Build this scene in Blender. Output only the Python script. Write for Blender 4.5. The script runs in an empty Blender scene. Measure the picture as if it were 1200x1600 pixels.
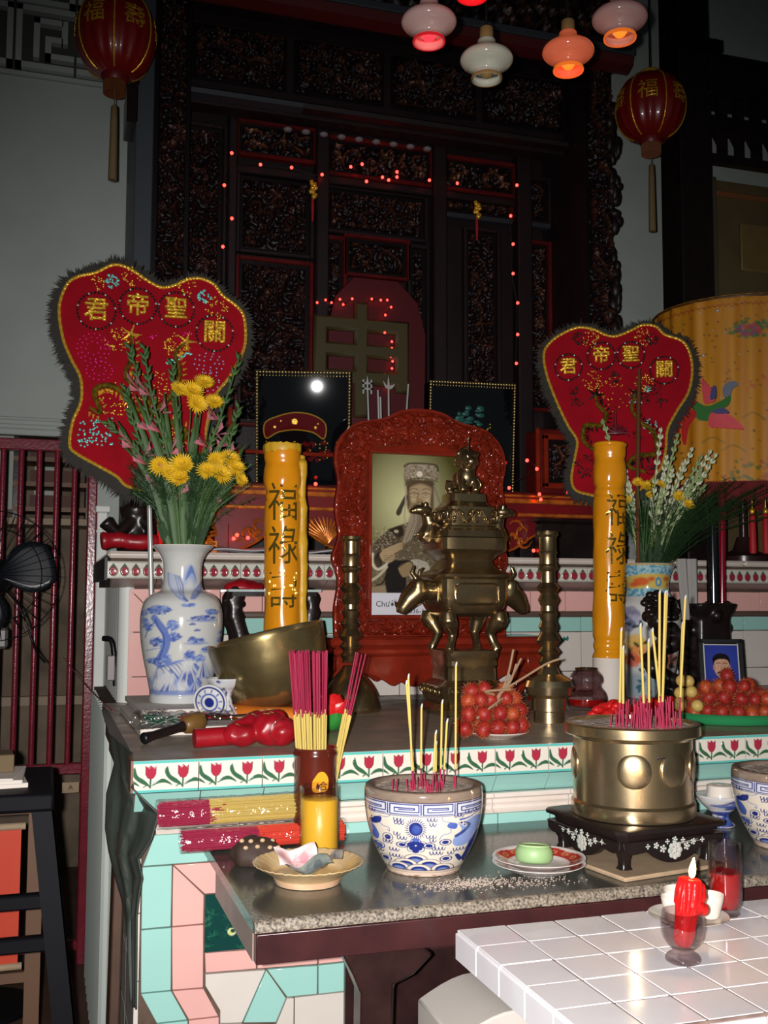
import bpy, math, random
import numpy as np
from mathutils import Vector, Matrix, noise
random.seed(7); np.random.seed(7)
SC = bpy.context.scene
COL = SC.collection
PI = math.pi

# ------------------------------------------------------------------ camera, world, lights, exposure
EYE = Vector((0.0, 0.0, 1.57))
cam_data = bpy.data.cameras.new('camera')
cam_data.sensor_fit = 'VERTICAL'; cam_data.sensor_height = 36.0
cam_data.lens = 36.0 * 1648.83 / 1600.0
cam_data.clip_start = 0.05; cam_data.clip_end = 60
cam = bpy.data.objects.new('camera', cam_data); COL.objects.link(cam)
PITCH, ROLL, YAW = 0.0791, 0.0036, 0.3092
_f = Vector((math.sin(YAW), math.cos(YAW), 0)); _r = Vector((math.cos(YAW), -math.sin(YAW), 0)); _u = Vector((0, 0, 1))
fw = _f*math.cos(PITCH) + _u*math.sin(PITCH); up = _u*math.cos(PITCH) - _f*math.sin(PITCH)
rt = _r*math.cos(ROLL) + up*math.sin(ROLL); up = up*math.cos(ROLL) - _r*math.sin(ROLL)
mw = Matrix((rt, up, -fw)).transposed().to_4x4(); mw.translation = EYE
cam.matrix_world = mw
SC.camera = cam

world = bpy.data.worlds.new('world'); SC.world = world; world.use_nodes = True
world.node_tree.nodes['Background'].inputs[0].default_value = (0.80, 0.92, 1.0, 1)
world.node_tree.nodes['Background'].inputs[1].default_value = 0.05

# the camera's own flash, a hand's breadth left of the lens
flash_data = bpy.data.lights.new('flash', 'SPOT'); flash_data.energy = 470; flash_data.color = (1.0, 0.97, 0.95)
flash_data.shadow_soft_size = 0.012; flash_data.spot_size = math.radians(84); flash_data.spot_blend = 1.0
flash = bpy.data.objects.new('flash', flash_data); COL.objects.link(flash)
flash.location = EYE + rt*(-0.045) + up*0.012 - fw*0.02
aim = fw - up*0.16
flash.rotation_euler = aim.to_track_quat('-Z', 'Y').to_euler()

SC.view_settings.view_transform = 'Standard'
SC.view_settings.look = 'None'
SC.view_settings.exposure = 0.0
SC.view_settings.gamma = 1.0
SC.view_settings.use_curve_mapping = False

# ------------------------------------------------------------------ helpers
def lin(c):
    c = c/255.0
    return c/12.92 if c <= 0.04045 else ((c+0.055)/1.055)**2.4
def rgb(r, g, b): return (lin(r), lin(g), lin(b))

def _nodes(name):
    m = bpy.data.materials.new(name); m.use_nodes = True
    nt = m.node_tree; b = nt.nodes['Principled BSDF']
    return m, nt, b

def mat(name, c, rough=0.5, metal=0.0, var=0.0, c2=None, scale=20.0, bump=0.0, bscale=60.0, coat=0.0, emit=None, estr=0.0, trans=0.0, ior=1.45, sss=0.0, sheen=0.0, alpha=1.0, spec=0.5, rvar=0.0):
    """principled material; var mixes towards c2 by object-space noise"""
    m, nt, b = _nodes(name)
    b.inputs['Base Color'].default_value = (*c, 1)
    b.inputs['Roughness'].default_value = rough
    b.inputs['Metallic'].default_value = metal
    b.inputs['IOR'].default_value = ior
    b.inputs['Coat Weight'].default_value = coat
    b.inputs['Coat Roughness'].default_value = 0.08
    b.inputs['Transmission Weight'].default_value = trans
    b.inputs['Sheen Weight'].default_value = sheen
    b.inputs['Alpha'].default_value = alpha
    b.inputs['Specular IOR Level'].default_value = spec
    if sss:
        b.inputs['Subsurface Weight'].default_value = sss
        b.inputs['Subsurface Radius'].default_value = (0.02, 0.012, 0.006)
    if emit:
        b.inputs['Emission Color'].default_value = (*emit, 1); b.inputs['Emission Strength'].default_value = estr
    if var or bump or rvar:
        tc = nt.nodes.new('ShaderNodeTexCoord')
    if var or rvar:
        n = nt.nodes.new('ShaderNodeTexNoise'); n.inputs['Scale'].default_value = scale; n.inputs['Detail'].default_value = 5
        nt.links.new(tc.outputs['Object'], n.inputs['Vector'])
        r = nt.nodes.new('ShaderNodeValToRGB'); r.color_ramp.elements[0].position = 0.35; r.color_ramp.elements[1].position = 0.68
        r.color_ramp.elements[0].color = (0, 0, 0, 1); r.color_ramp.elements[1].color = (1, 1, 1, 1)
        nt.links.new(n.outputs['Fac'], r.inputs['Fac'])
    if var:
        mx = nt.nodes.new('ShaderNodeMix'); mx.data_type = 'RGBA'
        c2 = c2 or tuple(x*0.5 for x in c)
        mx.inputs['A'].default_value = (*c, 1); mx.inputs['B'].default_value = tuple(c[i]*(1-var)+c2[i]*var for i in range(3)) + (1,)
        nt.links.new(r.outputs['Color'], mx.inputs['Factor'])
        nt.links.new(mx.outputs['Result'], b.inputs['Base Color'])
    if rvar:
        mr = nt.nodes.new('ShaderNodeMapRange'); mr.inputs['To Min'].default_value = rough; mr.inputs['To Max'].default_value = rough+rvar
        nt.links.new(r.outputs['Color'], mr.inputs['Value']); nt.links.new(mr.outputs['Result'], b.inputs['Roughness'])
    if bump:
        n2 = nt.nodes.new('ShaderNodeTexNoise'); n2.inputs['Scale'].default_value = bscale; n2.inputs['Detail'].default_value = 4
        bp = nt.nodes.new('ShaderNodeBump'); bp.inputs['Strength'].default_value = bump; bp.inputs['Distance'].default_value = 0.004
        nt.links.new(tc.outputs['Object'], n2.inputs['Vector'])
        nt.links.new(n2.outputs['Fac'], bp.inputs['Height']); nt.links.new(bp.outputs['Normal'], b.inputs['Normal'])
    return m

def vmat(name, rough=0.4, metal=0.0, coat=0.0, spec=0.5, sss=0.0, bump=0.0, bscale=200):
    """colour comes from the mesh's own painted attribute (glaze, print, embroidery)"""
    m, nt, b = _nodes(name)
    a = nt.nodes.new('ShaderNodeAttribute'); a.attribute_name = 'Col'
    nt.links.new(a.outputs['Color'], b.inputs['Base Color'])
    b.inputs['Roughness'].default_value = rough; b.inputs['Metallic'].default_value = metal
    b.inputs['Coat Weight'].default_value = coat; b.inputs['Coat Roughness'].default_value = 0.06
    b.inputs['Specular IOR Level'].default_value = spec
    if bump:
        tc = nt.nodes.new('ShaderNodeTexCoord')
        n2 = nt.nodes.new('ShaderNodeTexNoise'); n2.inputs['Scale'].default_value = bscale
        bp = nt.nodes.new('ShaderNodeBump'); bp.inputs['Strength'].default_value = bump; bp.inputs['Distance'].default_value = 0.003
        nt.links.new(tc.outputs['Object'], n2.inputs['Vector'])
        nt.links.new(n2.outputs['Fac'], bp.inputs['Height']); nt.links.new(bp.outputs['Normal'], b.inputs['Normal'])
    return m

def thin_glass(name, tint, rough=.03, ior=1.5, bump=0):
    m, nt, b = _nodes(name); g = nt.nodes.new('ShaderNodeBsdfGlossy'); g.inputs['Roughness'].default_value = rough
    tr = nt.nodes.new('ShaderNodeBsdfTransparent'); tr.inputs[0].default_value = (*tint, 1); mx = nt.nodes.new('ShaderNodeMixShader'); lw = nt.nodes.new('ShaderNodeLayerWeight'); pw = nt.nodes.new('ShaderNodeMath'); pw.operation = 'POWER'; pw.inputs[1].default_value = 3.0
    fz = nt.nodes.new('ShaderNodeMath'); fz.operation = 'MULTIPLY_ADD'; fz.inputs[1].default_value = .55; fz.inputs[2].default_value = ((ior-1)/(ior+1))**2
    nt.links.new(lw.outputs['Facing'], pw.inputs[0]); nt.links.new(pw.outputs[0], fz.inputs[0])
    nt.links.new(fz.outputs[0], mx.inputs[0]); nt.links.new(tr.outputs[0], mx.inputs[1]); nt.links.new(g.outputs[0], mx.inputs[2]); nt.links.new(mx.outputs[0], nt.nodes['Material Output'].inputs[0])
    if bump:
        tc = nt.nodes.new('ShaderNodeTexCoord'); n2 = nt.nodes.new('ShaderNodeTexNoise'); n2.inputs['Scale'].default_value = 38; n2.inputs['Detail'].default_value = 3; bp = nt.nodes.new('ShaderNodeBump'); bp.inputs['Strength'].default_value = bump; bp.inputs['Distance'].default_value = .012
        nt.links.new(tc.outputs['Object'], n2.inputs['Vector']); nt.links.new(n2.outputs['Fac'], bp.inputs['Height']); nt.links.new(bp.outputs['Normal'], g.inputs['Normal'])
    return m

class MB:
    def __init__(s): s.v = []; s.f = []; s.mi = []; s.c = None; s.cur = 0
    def mark(s): return len(s.v)
    def face(s, idx): s.f.append(tuple(idx)); s.mi.append(s.cur)
    def xf(s, M, start=0):
        for i in range(start, len(s.v)): s.v[i] = tuple(M @ Vector(s.v[i]))
        return s
    def move(s, d, start=0):
        for i in range(start, len(s.v)): v = s.v[i]; s.v[i] = (v[0]+d[0], v[1]+d[1], v[2]+d[2])
        return s
    def box(s, x0, x1, y0, y1, z0, z1, b=0.0):
        if b <= 0:
            k = len(s.v)
            s.v += [(x0,y0,z0),(x1,y0,z0),(x1,y1,z0),(x0,y1,z0),(x0,y0,z1),(x1,y0,z1),(x1,y1,z1),(x0,y1,z1)]
            for q in ((0,3,2,1),(4,5,6,7),(0,1,5,4),(1,2,6,5),(2,3,7,6),(3,0,4,7)): s.face([k+i for i in q])
        else:
            p = [(x0+b,y0),(x1-b,y0),(x1,y0+b),(x1,y1-b),(x1-b,y1),(x0+b,y1),(x0,y1-b),(x0,y0+b)]
            cx, cy = (x0+x1)/2, (y0+y1)/2
            def ins(q): return (q[0]+(b if q[0] < cx else -b), q[1]+(b if q[1] < cy else -b))
            rings = [(([(min(max(a,x0+b),x1-b), min(max(c,y0+b),y1-b)) for a, c in p]), z0), (p, z0+b), (p, z1-b), (([(min(max(a,x0+b),x1-b), min(max(c,y0+b),y1-b)) for a, c in p]), z1)]
            s.rings([[(a, c, z) for a, c in pp] for pp, z in rings])
        return s
    def rings(s, R, cap0=True, cap1=True, closed=True):
        k = len(s.v); n = len(R[0])
        for r in R: s.v += [tuple(q) for q in r]
        m = n if closed else n-1
        for i in range(len(R)-1):
            for j in range(m):
                a = k+i*n+j; b_ = k+i*n+(j+1) % n
                s.face((a, b_, b_+n, a+n))
        if closed and cap0: s.face([k+j for j in range(n-1, -1, -1)])
        if closed and cap1: s.face([k+(len(R)-1)*n+j for j in range(n)])
        return s
    def lathe(s, prof, seg=32, at=(0,0,0), cap0=True, cap1=True, wob=None):
        R = []
        for r, z in prof:
            R.append([(at[0]+r*math.cos(2*PI*j/seg)*(wob(2*PI*j/seg, z) if wob else 1), at[1]+r*math.sin(2*PI*j/seg)*(wob(2*PI*j/seg, z) if wob else 1), at[2]+z) for j in range(seg)])
        return s.rings(R, cap0, cap1)
    def sq(s, prof, seg=32, e=5.0, at=(0,0,0), asp=1.0):
        """lathe with a rounded-square section"""
        R = []
        for r, z in prof:
            ring = []
            for j in range(seg):
                t = 2*PI*(j+0.5)/seg; c, d = math.cos(t), math.sin(t)
                k = r/((abs(c)**e+abs(d)**e)**(1/e))
                ring.append((at[0]+k*c, at[1]+k*d*asp, at[2]+z))
            R.append(ring)
        return s.rings(R)
    def tube(s, pts, r, seg=8, caps=True, flat=1.0):
        P = [Vector(p) for p in pts]; n = len(P)
        rr = r if isinstance(r, (list, tuple)) else [r]*n
        R = []; prev = None
        for i in range(n):
            t = (P[min(i+1, n-1)]-P[max(i-1, 0)])
            if t.length < 1e-9: t = Vector((0,0,1))
            t.normalize()
            if prev is None:
                a = Vector((0,0,1)) if abs(t.z) < 0.9 else Vector((1,0,0))
                u = t.cross(a).normalized()
            else:
                u = (prev-t*prev.dot(t))
                u = u.normalized() if u.length > 1e-6 else t.orthogonal().normalized()
            prev = u; w = t.cross(u)
            R.append([tuple(P[i]+u*rr[i]*math.cos(2*PI*j/seg)+w*rr[i]*flat*math.sin(2*PI*j/seg)) for j in range(seg)])
        return s.rings(R, caps, caps)
    def ball(s, c, r, seg=16, rg=10, M=None):
        if not isinstance(r, (tuple, list)): r = (r, r, r)
        k = s.mark(); R = []
        for i in range(1, rg):
            a = PI*i/rg
            R.append([(r[0]*math.sin(a)*math.cos(2*PI*j/seg), r[1]*math.sin(a)*math.sin(2*PI*j/seg), -r[2]*math.cos(a)) for j in range(seg)])
        s.rings(R, False, False)
        b0 = len(s.v); s.v += [(0,0,-r[2]), (0,0,r[2])]
        for j in range(seg):
            s.face((b0, k+(j+1) % seg, k+j)); q = k+(rg-2)*seg
            s.face((b0+1, q+j, q+(j+1) % seg))
        if M is not None: s.xf(M, k)
        s.move(c, k); return s
    def prism(s, poly, y0, y1, plane='XZ'):
        """polygon in a plane extruded to y1 (XZ: along y, XY: along z, YZ: along x)"""
        area = sum(poly[i][0]*poly[(i+1) % len(poly)][1]-poly[(i+1) % len(poly)][0]*poly[i][1] for i in range(len(poly)))
        if area < 0: poly = poly[::-1]
        if plane == 'XZ': g = lambda p, y: (p[0], y, p[1])
        elif plane == 'XY': g = lambda p, y: (p[0], p[1], y)
        else: g = lambda p, y: (y, p[0], p[1])
        return s.rings([[g(p, y0) for p in poly], [g(p, y1) for p in poly]])
    def grid(s, nu, nv, fn, closed=False):
        """fn(u,v)->xyz for u,v in 0..1"""
        k = len(s.v)
        for i in range(nv):
            for j in range(nu):
                s.v.append(tuple(fn(j/(nu if closed else nu-1), i/(nv-1))))
        m = nu if closed else nu-1
        for i in range(nv-1):
            for j in range(m):
                a = k+i*nu+j; b = k+i*nu+(j+1) % nu
                s.face((a, b, b+nu, a+nu))
        return s
    def mesh(s, name, mats, smooth=35):
        me = bpy.data.meshes.new(name); me.from_pydata(s.v, [], s.f)
        for m in (mats if isinstance(mats, (list, tuple)) else [mats]): me.materials.append(m)
        if any(s.mi): me.polygons.foreach_set('material_index', s.mi)
        if s.c is not None:
            a = me.color_attributes.new('Col', 'FLOAT_COLOR', 'POINT')
            c = np.ones((len(s.v), 4), dtype=np.float32); c[:, :3] = np.asarray(s.c)[:, :3]
            a.data.foreach_set('color', c.ravel())
        me.validate(); me.update()
        import bmesh as _b
        if len(s.f) < 60000:
            bm = _b.new(); bm.from_mesh(me); _b.ops.recalc_face_normals(bm, faces=bm.faces); bm.to_mesh(me); bm.free()
        if smooth:
            me.polygons.foreach_set('use_smooth', [True]*len(me.polygons))
            if smooth < 180: me.set_sharp_from_angle(angle=math.radians(smooth))
        return me

def link(name, me, parent=None, loc=(0,0,0), rot=(0,0,0)):
    o = bpy.data.objects.new(name, me); COL.objects.link(o)
    o.location = loc; o.rotation_euler = rot
    if parent is not None: o.parent = parent
    return o
STUFF = {'carved_scrolls','gold_sequins','pink_sequins','violet_sequins','teal_sequins','dark_sequins','mirror_sequins','base_scrollwork','pierced_band','dragon_spines','dots','crack','bead_ring','bright_beads','beaded_edge','gilt_scrollwork','ridge_drops','openwork_edge','red_figures','green_figures','gold_boss','green_buds','buds','painted_frond','stems','lotus_motif','gilt_leaf_spray','grille'}
def part(name, mb, m, parent, smooth=35, loc=(0,0,0), rot=(0,0,0), label=None, remesh=0, kind=None):
    o = link(name, mb.mesh(name, m, smooth), parent, loc, rot)
    if label: o['label'] = label
    if kind or name in STUFF: o['kind'] = kind or 'stuff'
    if remesh:
        r = o.modifiers.new('remesh', 'REMESH'); r.mode = 'VOXEL'; r.voxel_size = remesh; r.use_smooth_shade = True
        s_ = o.modifiers.new('smooth', 'SMOOTH'); s_.iterations = 4; s_.factor = 0.5
    return o
def tag(o, label=None, cat=None, group=None, kind=None):
    if label: o['label'] = label
    if cat: o['category'] = cat
    if group: o['group'] = group
    if kind: o['kind'] = kind
    return o
def thing(name, label, cat, loc=(0,0,0), rotz=0.0, group=None, rot=None):
    o = bpy.data.objects.new(name, None); COL.objects.link(o); o.empty_display_size = 0.05
    o.location = loc; o.rotation_euler = rot if rot else (0, 0, rotz)
    return tag(o, label, cat, group)
def solo(name, mb, m, label, cat, loc=(0,0,0), rot=(0,0,0), group=None, smooth=35, remesh=0):
    return tag(part(name, mb, m, None, smooth, loc, rot, remesh=remesh), label, cat, group)
def struct(name, mb, m, parent=None, smooth=35):
    o = part(name, mb, m, parent, smooth)
    if parent is None: o['kind'] = 'structure'
    return o
def copy_tree(o, parent=None):
    c = o.copy(); COL.objects.link(c); c.parent = parent
    for ch in list(o.children): copy_tree(ch, c)
    return c
def bevel(o, w=0.002, n=2):
    b = o.modifiers.new('bevel', 'BEVEL'); b.width = w; b.segments = n; b.limit_method = 'ANGLE'; b.angle_limit = math.radians(40)
    return o
def text_mesh(body, size, depth, m, res=2, bev=0.0):
    c = bpy.data.curves.new('lettering', 'FONT'); c.body = body; c.size = size; c.extrude = depth; c.resolution_u = res
    c.align_x = 'CENTER'; c.align_y = 'CENTER'; c.bevel_depth = bev; c.bevel_resolution = 0
    o = bpy.data.objects.new('lettering', c); COL.objects.link(o)
    bpy.context.view_layer.update()
    me = bpy.data.meshes.new_from_object(o.evaluated_get(bpy.context.evaluated_depsgraph_get()))
    bpy.data.objects.remove(o); bpy.data.curves.remove(c)
    me.materials.clear(); me.materials.append(m)
    return me
def fbm(x, y, z=0.0, o=4): return noise.fractal((x, y, z), 1.0, 2.0, o)

class Canvas:
    """paint for glaze, print and embroidery; coordinates x right, y down; read back at mesh vertices"""
    def __init__(s, x0, y0, x1, y1, ppu, bg):
        s.x0, s.y0, s.k = x0, y0, ppu
        s.w = int((x1-x0)*ppu)+1; s.h = int((y1-y0)*ppu)+1
        s.a = np.empty((s.h, s.w, 3), np.float32); s.a[:] = bg
        s.H = np.zeros((s.h, s.w), np.float32)
        s.X, s.Y = np.meshgrid(x0+np.arange(s.w)/ppu, y0+np.arange(s.h)/ppu)
    def _bb(s, xs, ys, pad):
        i0 = max(0, int((min(ys)-pad-s.y0)*s.k)); i1 = min(s.h, int((max(ys)+pad-s.y0)*s.k)+2)
        j0 = max(0, int((min(xs)-pad-s.x0)*s.k)); j1 = min(s.w, int((max(xs)+pad-s.x0)*s.k)+2)
        return slice(i0, max(i0, i1)), slice(j0, max(j0, j1))
    def put(s, sl, m, col, al=1.0, h=None):
        m = np.clip(m, 0, 1)*al
        s.a[sl] = s.a[sl]*(1-m[..., None]) + np.asarray(col, np.float32)*m[..., None]
        if h is not None: s.H[sl] = s.H[sl]*(1-m)+h*m
    def ell(s, cx, cy, rx, ry, col, al=1.0, rot=0.0, soft=0.0, h=None, ring=None):
        R = max(rx, ry)*1.1+soft; sl = s._bb([cx-R, cx+R], [cy-R, cy+R], 1/s.k)
        x, y = s.X[sl]-cx, s.Y[sl]-cy; c, d = math.cos(rot), math.sin(rot)
        q = np.sqrt(((x*c+y*d)/rx)**2+((-x*d+y*c)/ry)**2)
        sd = (q-1)*min(rx, ry)
        if ring: sd = np.abs(sd)-ring/2
        aa = max(soft, 0.7/s.k)
        s.put(sl, 0.5-sd/(2*aa), col, al, h)
    def line(s, pts, w, col, al=1.0, h=None, w1=None, soft=0.0):
        pts = list(pts); xs = [p[0] for p in pts]; ys = [p[1] for p in pts]; n = len(pts)
        sl = s._bb(xs, ys, w+soft+1/s.k); X, Y = s.X[sl], s.Y[sl]
        best = np.full(X.shape, 1e9)
        for i in range(n-1):
            ax, ay = pts[i]; bx, by = pts[i+1]; dx, dy = bx-ax, by-ay; L = dx*dx+dy*dy+1e-12
            t = np.clip(((X-ax)*dx+(Y-ay)*dy)/L, 0, 1)
            ww = w/2 if w1 is None else (w+(w1-w)*((i+t)/(n-1)))/2
            best = np.minimum(best, np.hypot(X-ax-t*dx, Y-ay-t*dy)-ww)
        aa = max(soft, 0.7/s.k)
        s.put(sl, 0.5-best/(2*aa), col, al, h)
    def poly(s, pts, col, al=1.0, h=None, soft=0.0):
        xs = [p[0] for p in pts]; ys = [p[1] for p in pts]
        sl = s._bb(xs, ys, soft+1/s.k); X, Y = s.X[sl], s.Y[sl]
        ins = np.zeros(X.shape, bool); d = np.full(X.shape, 1e9); n = len(pts)
        for i in range(n):
            ax, ay = pts[i]; bx, by = pts[(i+1) % n]; dx, dy = bx-ax, by-ay
            if ay != by: ins ^= ((ay > Y) != (by > Y)) & (X < dx*(Y-ay)/dy+ax)
            t = np.clip(((X-ax)*dx+(Y-ay)*dy)/(dx*dx+dy*dy+1e-12), 0, 1)
            d = np.minimum(d, np.hypot(X-ax-t*dx, Y-ay-t*dy))
        sd = np.where(ins, -d, d); aa = max(soft, 0.7/s.k)
        s.put(sl, 0.5-sd/(2*aa), col, al, h)
    def curve(s, pts, w, col, al=1.0, n=8, **k): s.line(spline(pts, n), w, col, al, **k)
    def blob(s, pts, col, al=1.0, n=6, **k): s.poly(spline(pts, n, True), col, al, **k)
    def speck(s, cx, cy, rx, ry, n, r0, r1, cols, al=0.8):
        for _ in range(n):
            a = random.random()*2*PI; q = math.sqrt(random.random())
            s.ell(cx+rx*q*math.cos(a), cy+ry*q*math.sin(a), random.uniform(r0, r1), random.uniform(r0, r1), random.choice(cols), al)
    def get(s, xs, ys):
        u = np.clip((np.asarray(xs)-s.x0)*s.k, 0, s.w-1.001); v = np.clip((np.asarray(ys)-s.y0)*s.k, 0, s.h-1.001)
        j = u.astype(int); i = v.astype(int); fu = (u-j)[:, None]; fv = (v-i)[:, None]
        a = s.a
        return (a[i, j]*(1-fu)+a[i, j+1]*fu)*(1-fv)+(a[i+1, j]*(1-fu)+a[i+1, j+1]*fu)*fv
    def geth(s, xs, ys):
        u = np.clip((np.asarray(xs)-s.x0)*s.k, 0, s.w-1.001); v = np.clip((np.asarray(ys)-s.y0)*s.k, 0, s.h-1.001)
        return s.H[v.astype(int), u.astype(int)]
def spline(pts, n=8, closed=False):
    out = []; N = len(pts); rng = N if closed else N-1
    for i in range(rng):
        if closed: p0, p1, p2, p3 = [pts[(i+k) % N] for k in (-1, 0, 1, 2)]
        else: p0, p1, p2, p3 = pts[max(i-1, 0)], pts[i], pts[i+1], pts[min(i+2, N-1)]
        for k in range(n):
            t = k/n
            out.append(tuple(0.5*((2*p1[d])+(-p0[d]+p2[d])*t+(2*p0[d]-5*p1[d]+4*p2[d]-p3[d])*t*t+(-p0[d]+3*p1[d]-3*p2[d]+p3[d])*t**3) for d in range(len(p1))))
    if not closed: out.append(tuple(pts[-1]))
    return out
def spin_paint(prof, cv, cx, rpx, zfun, seg=256, bump=0.0):
    """lathe whose glaze is read from a canvas: the painted face once in front and once behind. prof is dense."""
    mb = MB(); R = []; xs = []; ys = []
    for r, z in prof:
        ring = []
        for j in range(seg):
            t = 2*PI*j/seg
            ring.append((r*math.cos(t), r*math.sin(t), z))
            xs.append(cx + rpx*math.cos(t)*(r/prof_max(prof)))
            ys.append(zfun(z))
        R.append(ring)
    mb.rings(R, True, False)
    mb.c = cv.get(np.array(xs), np.array(ys))
    return mb
def prof_max(p): return max(r for r, z in p)
def dense(prof, n):
    """smooth resample of a lathe profile"""
    s_ = spline([(r, z) for r, z in prof], 12)
    L = [0]
    for i in range(1, len(s_)): L.append(L[-1]+math.dist(s_[i], s_[i-1]))
    out = []; i = 0
    for k in range(n):
        t = L[-1]*k/(n-1)
        while i < len(L)-2 and L[i+1] < t: i += 1
        q = (t-L[i])/(L[i+1]-L[i]+1e-12)
        out.append((s_[i][0]+(s_[i+1][0]-s_[i][0])*q, s_[i][1]+(s_[i+1][1]-s_[i][1])*q))
    return out
# ------------------------------------------------------------------ materials
M = {}
M['white_wall'] = mat('white_wall', rgb(166, 173, 168), 0.8, var=0.5, c2=rgb(148, 155, 150), scale=3, bump=0.15, bscale=30)
M['inner_wall'] = mat('inner_wall', rgb(140, 122, 104), 0.9, var=0.8, c2=rgb(92, 80, 68), scale=5, bump=0.3, bscale=25)
M['floor'] = mat('floor', rgb(96, 70, 58), 0.6, var=0.6, c2=rgb(60, 44, 38), scale=4)
M['ceiling'] = mat('ceiling', rgb(40, 30, 26), 0.8)
M['grout'] = mat('grout', rgb(96, 78, 66), 0.9, var=0.5, c2=rgb(60, 48, 40), scale=30)
M['white_grout'] = mat('white_grout', rgb(140, 118, 108), 0.8, var=0.8, c2=rgb(92, 66, 58), scale=25)
M['teal_tile'] = mat('teal_tile', rgb(156, 204, 194), 0.16, var=0.25, c2=rgb(140, 188, 178), scale=6, bump=0.02, bscale=40)
M['pink_tile'] = mat('pink_tile', rgb(226, 174, 166), 0.16, var=0.3, c2=rgb(212, 158, 152), scale=6, bump=0.02, bscale=40)
M['white_tile'] = mat('white_tile', rgb(212, 204, 196), 0.14, var=0.3, c2=rgb(196, 186, 176), scale=9, bump=0.02, bscale=40)
M['table_tile'] = mat('table_tile', rgb(222, 218, 221), 0.10, var=0.3, c2=rgb(210, 204, 208), scale=12, bump=0.03, bscale=30)
M['moulding'] = mat('moulding', rgb(226, 214, 204), 0.18, var=0.4, c2=rgb(206, 188, 172), scale=14)
M['counter'] = mat('counter', rgb(172, 156, 140), 0.3, var=0.7, c2=rgb(140, 128, 116), scale=9, bump=0.05, rvar=0.25)
M['granite_top'] = mat('granite_top', rgb(78, 78, 72), 0.10, var=0.6, c2=rgb(52, 56, 53), scale=160, bump=0.0, rvar=.16)
M['granite_edge'] = mat('granite_edge', rgb(150, 138, 122), 0.5, var=1.0, c2=rgb(50, 46, 42), scale=190, bump=0.5, bscale=160)
M['dark_wood'] = mat('dark_wood', rgb(48, 30, 28), 0.24, var=0.5, c2=rgb(22, 14, 16), scale=18, bump=0.08)
M['black_wood'] = mat('black_wood', rgb(24, 18, 18), 0.3, var=0.5, c2=rgb(40, 28, 26), scale=14, bump=0.15)
M['shrine_wood'] = mat('shrine_wood', rgb(32, 18, 20), 0.48, var=0.6, c2=rgb(14, 9, 12), scale=8, bump=0.2, bscale=50)
M['shrine_red'] = mat('shrine_red', rgb(92, 22, 22), 0.3, var=0.6, c2=rgb(52, 12, 14), scale=10, bump=0.1)
M['shrine_gilt'] = mat('shrine_gilt', rgb(150, 92, 40), 0.35, metal=0.8, var=0.8, c2=rgb(60, 30, 20), scale=24, bump=0.3)
M['red_lacquer'] = mat('red_lacquer', rgb(128, 38, 22), 0.16, var=0.6, c2=rgb(84, 24, 15), scale=14, bump=0.12, bscale=40)
M['altar_red'] = mat('altar_red', rgb(110, 20, 24), 0.35, var=0.5, c2=rgb(70, 12, 18), scale=8)
M['gold'] = mat('gold', rgb(244, 196, 62), 0.28, metal=0.55, var=0.5, c2=rgb(120, 84, 24), scale=70, bump=0.6, bscale=110)
M['gilt_paint'] = mat('gilt_paint', rgb(214, 124, 44), 0.3, metal=0.45, var=0.7, c2=rgb(120, 52, 22), scale=24, bump=0.2)
M['brass'] = mat('brass', rgb(208, 186, 146), 0.19, metal=0.95, var=0.5, c2=rgb(140, 116, 78), scale=9, bump=0.05, bscale=40, rvar=0.14)
M['old_brass'] = mat('old_brass', rgb(182, 160, 120), 0.22, metal=0.95, var=0.7, c2=rgb(84, 60, 36), scale=12, bump=0.1, bscale=40, rvar=0.15)
M['bowl_brass'] = mat('bowl_brass', rgb(176, 156, 108), 0.22, metal=0.85, var=0.7, c2=rgb(92, 76, 46), scale=11, bump=0.12, bscale=16, rvar=0.12)
M['silver'] = mat('silver', rgb(206, 206, 200), 0.25, metal=0.5)
M['black_metal'] = mat('black_metal', rgb(20, 20, 24), 0.35, metal=0.3)
M['yellow_wax'] = mat('yellow_wax', rgb(224, 148, 22), 0.20, var=0.4, c2=rgb(196, 120, 14), scale=7, sss=0.25, coat=0.4, bump=0.12, bscale=26)
M['yellow_wax_pale'] = mat('yellow_wax_pale', rgb(214, 168, 44), 0.4, var=0.5, c2=rgb(186, 140, 34), scale=20, sss=0.2, bump=0.3, bscale=60)
M['gold_foil'] = mat('gold_foil', rgb(132, 112, 48), 0.16, metal=0.7, bump=0.3, bscale=90)
M['paper'] = mat('paper', rgb(216, 206, 196), 0.7)
M['red_wax'] = mat('red_wax', rgb(206, 26, 26), 0.3, sss=0.3, var=0.4, c2=rgb(166, 14, 18), scale=40, bump=0.3, bscale=90)
M['glass'] = mat('glass', (0.96, 0.97, 0.97), 0.02, trans=1.0, ior=1.45)
M['thin_plastic'] = thin_glass('thin_plastic', (.95,.94,.94), .12, 1.9, 1.0)
M['incense_yellow'] = mat('incense_yellow', rgb(200, 174, 92), 0.8)
M['incense_pink'] = mat('incense_pink', rgb(156, 32, 66), 0.7)
M['incense_ash'] = mat('incense_ash', rgb(190, 186, 180), 0.95)
M['ash'] = mat('ash', rgb(196, 178, 164), 0.95, var=0.5, c2=rgb(150, 132, 120), scale=60, bump=0.8, bscale=140)
M['porcelain'] = vmat('painted_porcelain', 0.10, coat=0.5)
M['white_glaze'] = mat('white_glaze', rgb(216, 206, 196), 0.12, coat=0.4)
M['print'] = vmat('printed_paper', 0.35)
M['glossy_print'] = vmat('glossy_print', 0.12)
M['relief_tile'] = vmat('relief_tile', 0.14, coat=0.3)
M['cloth_print'] = vmat('embroidered_cloth', 0.55, bump=0.1)
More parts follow.
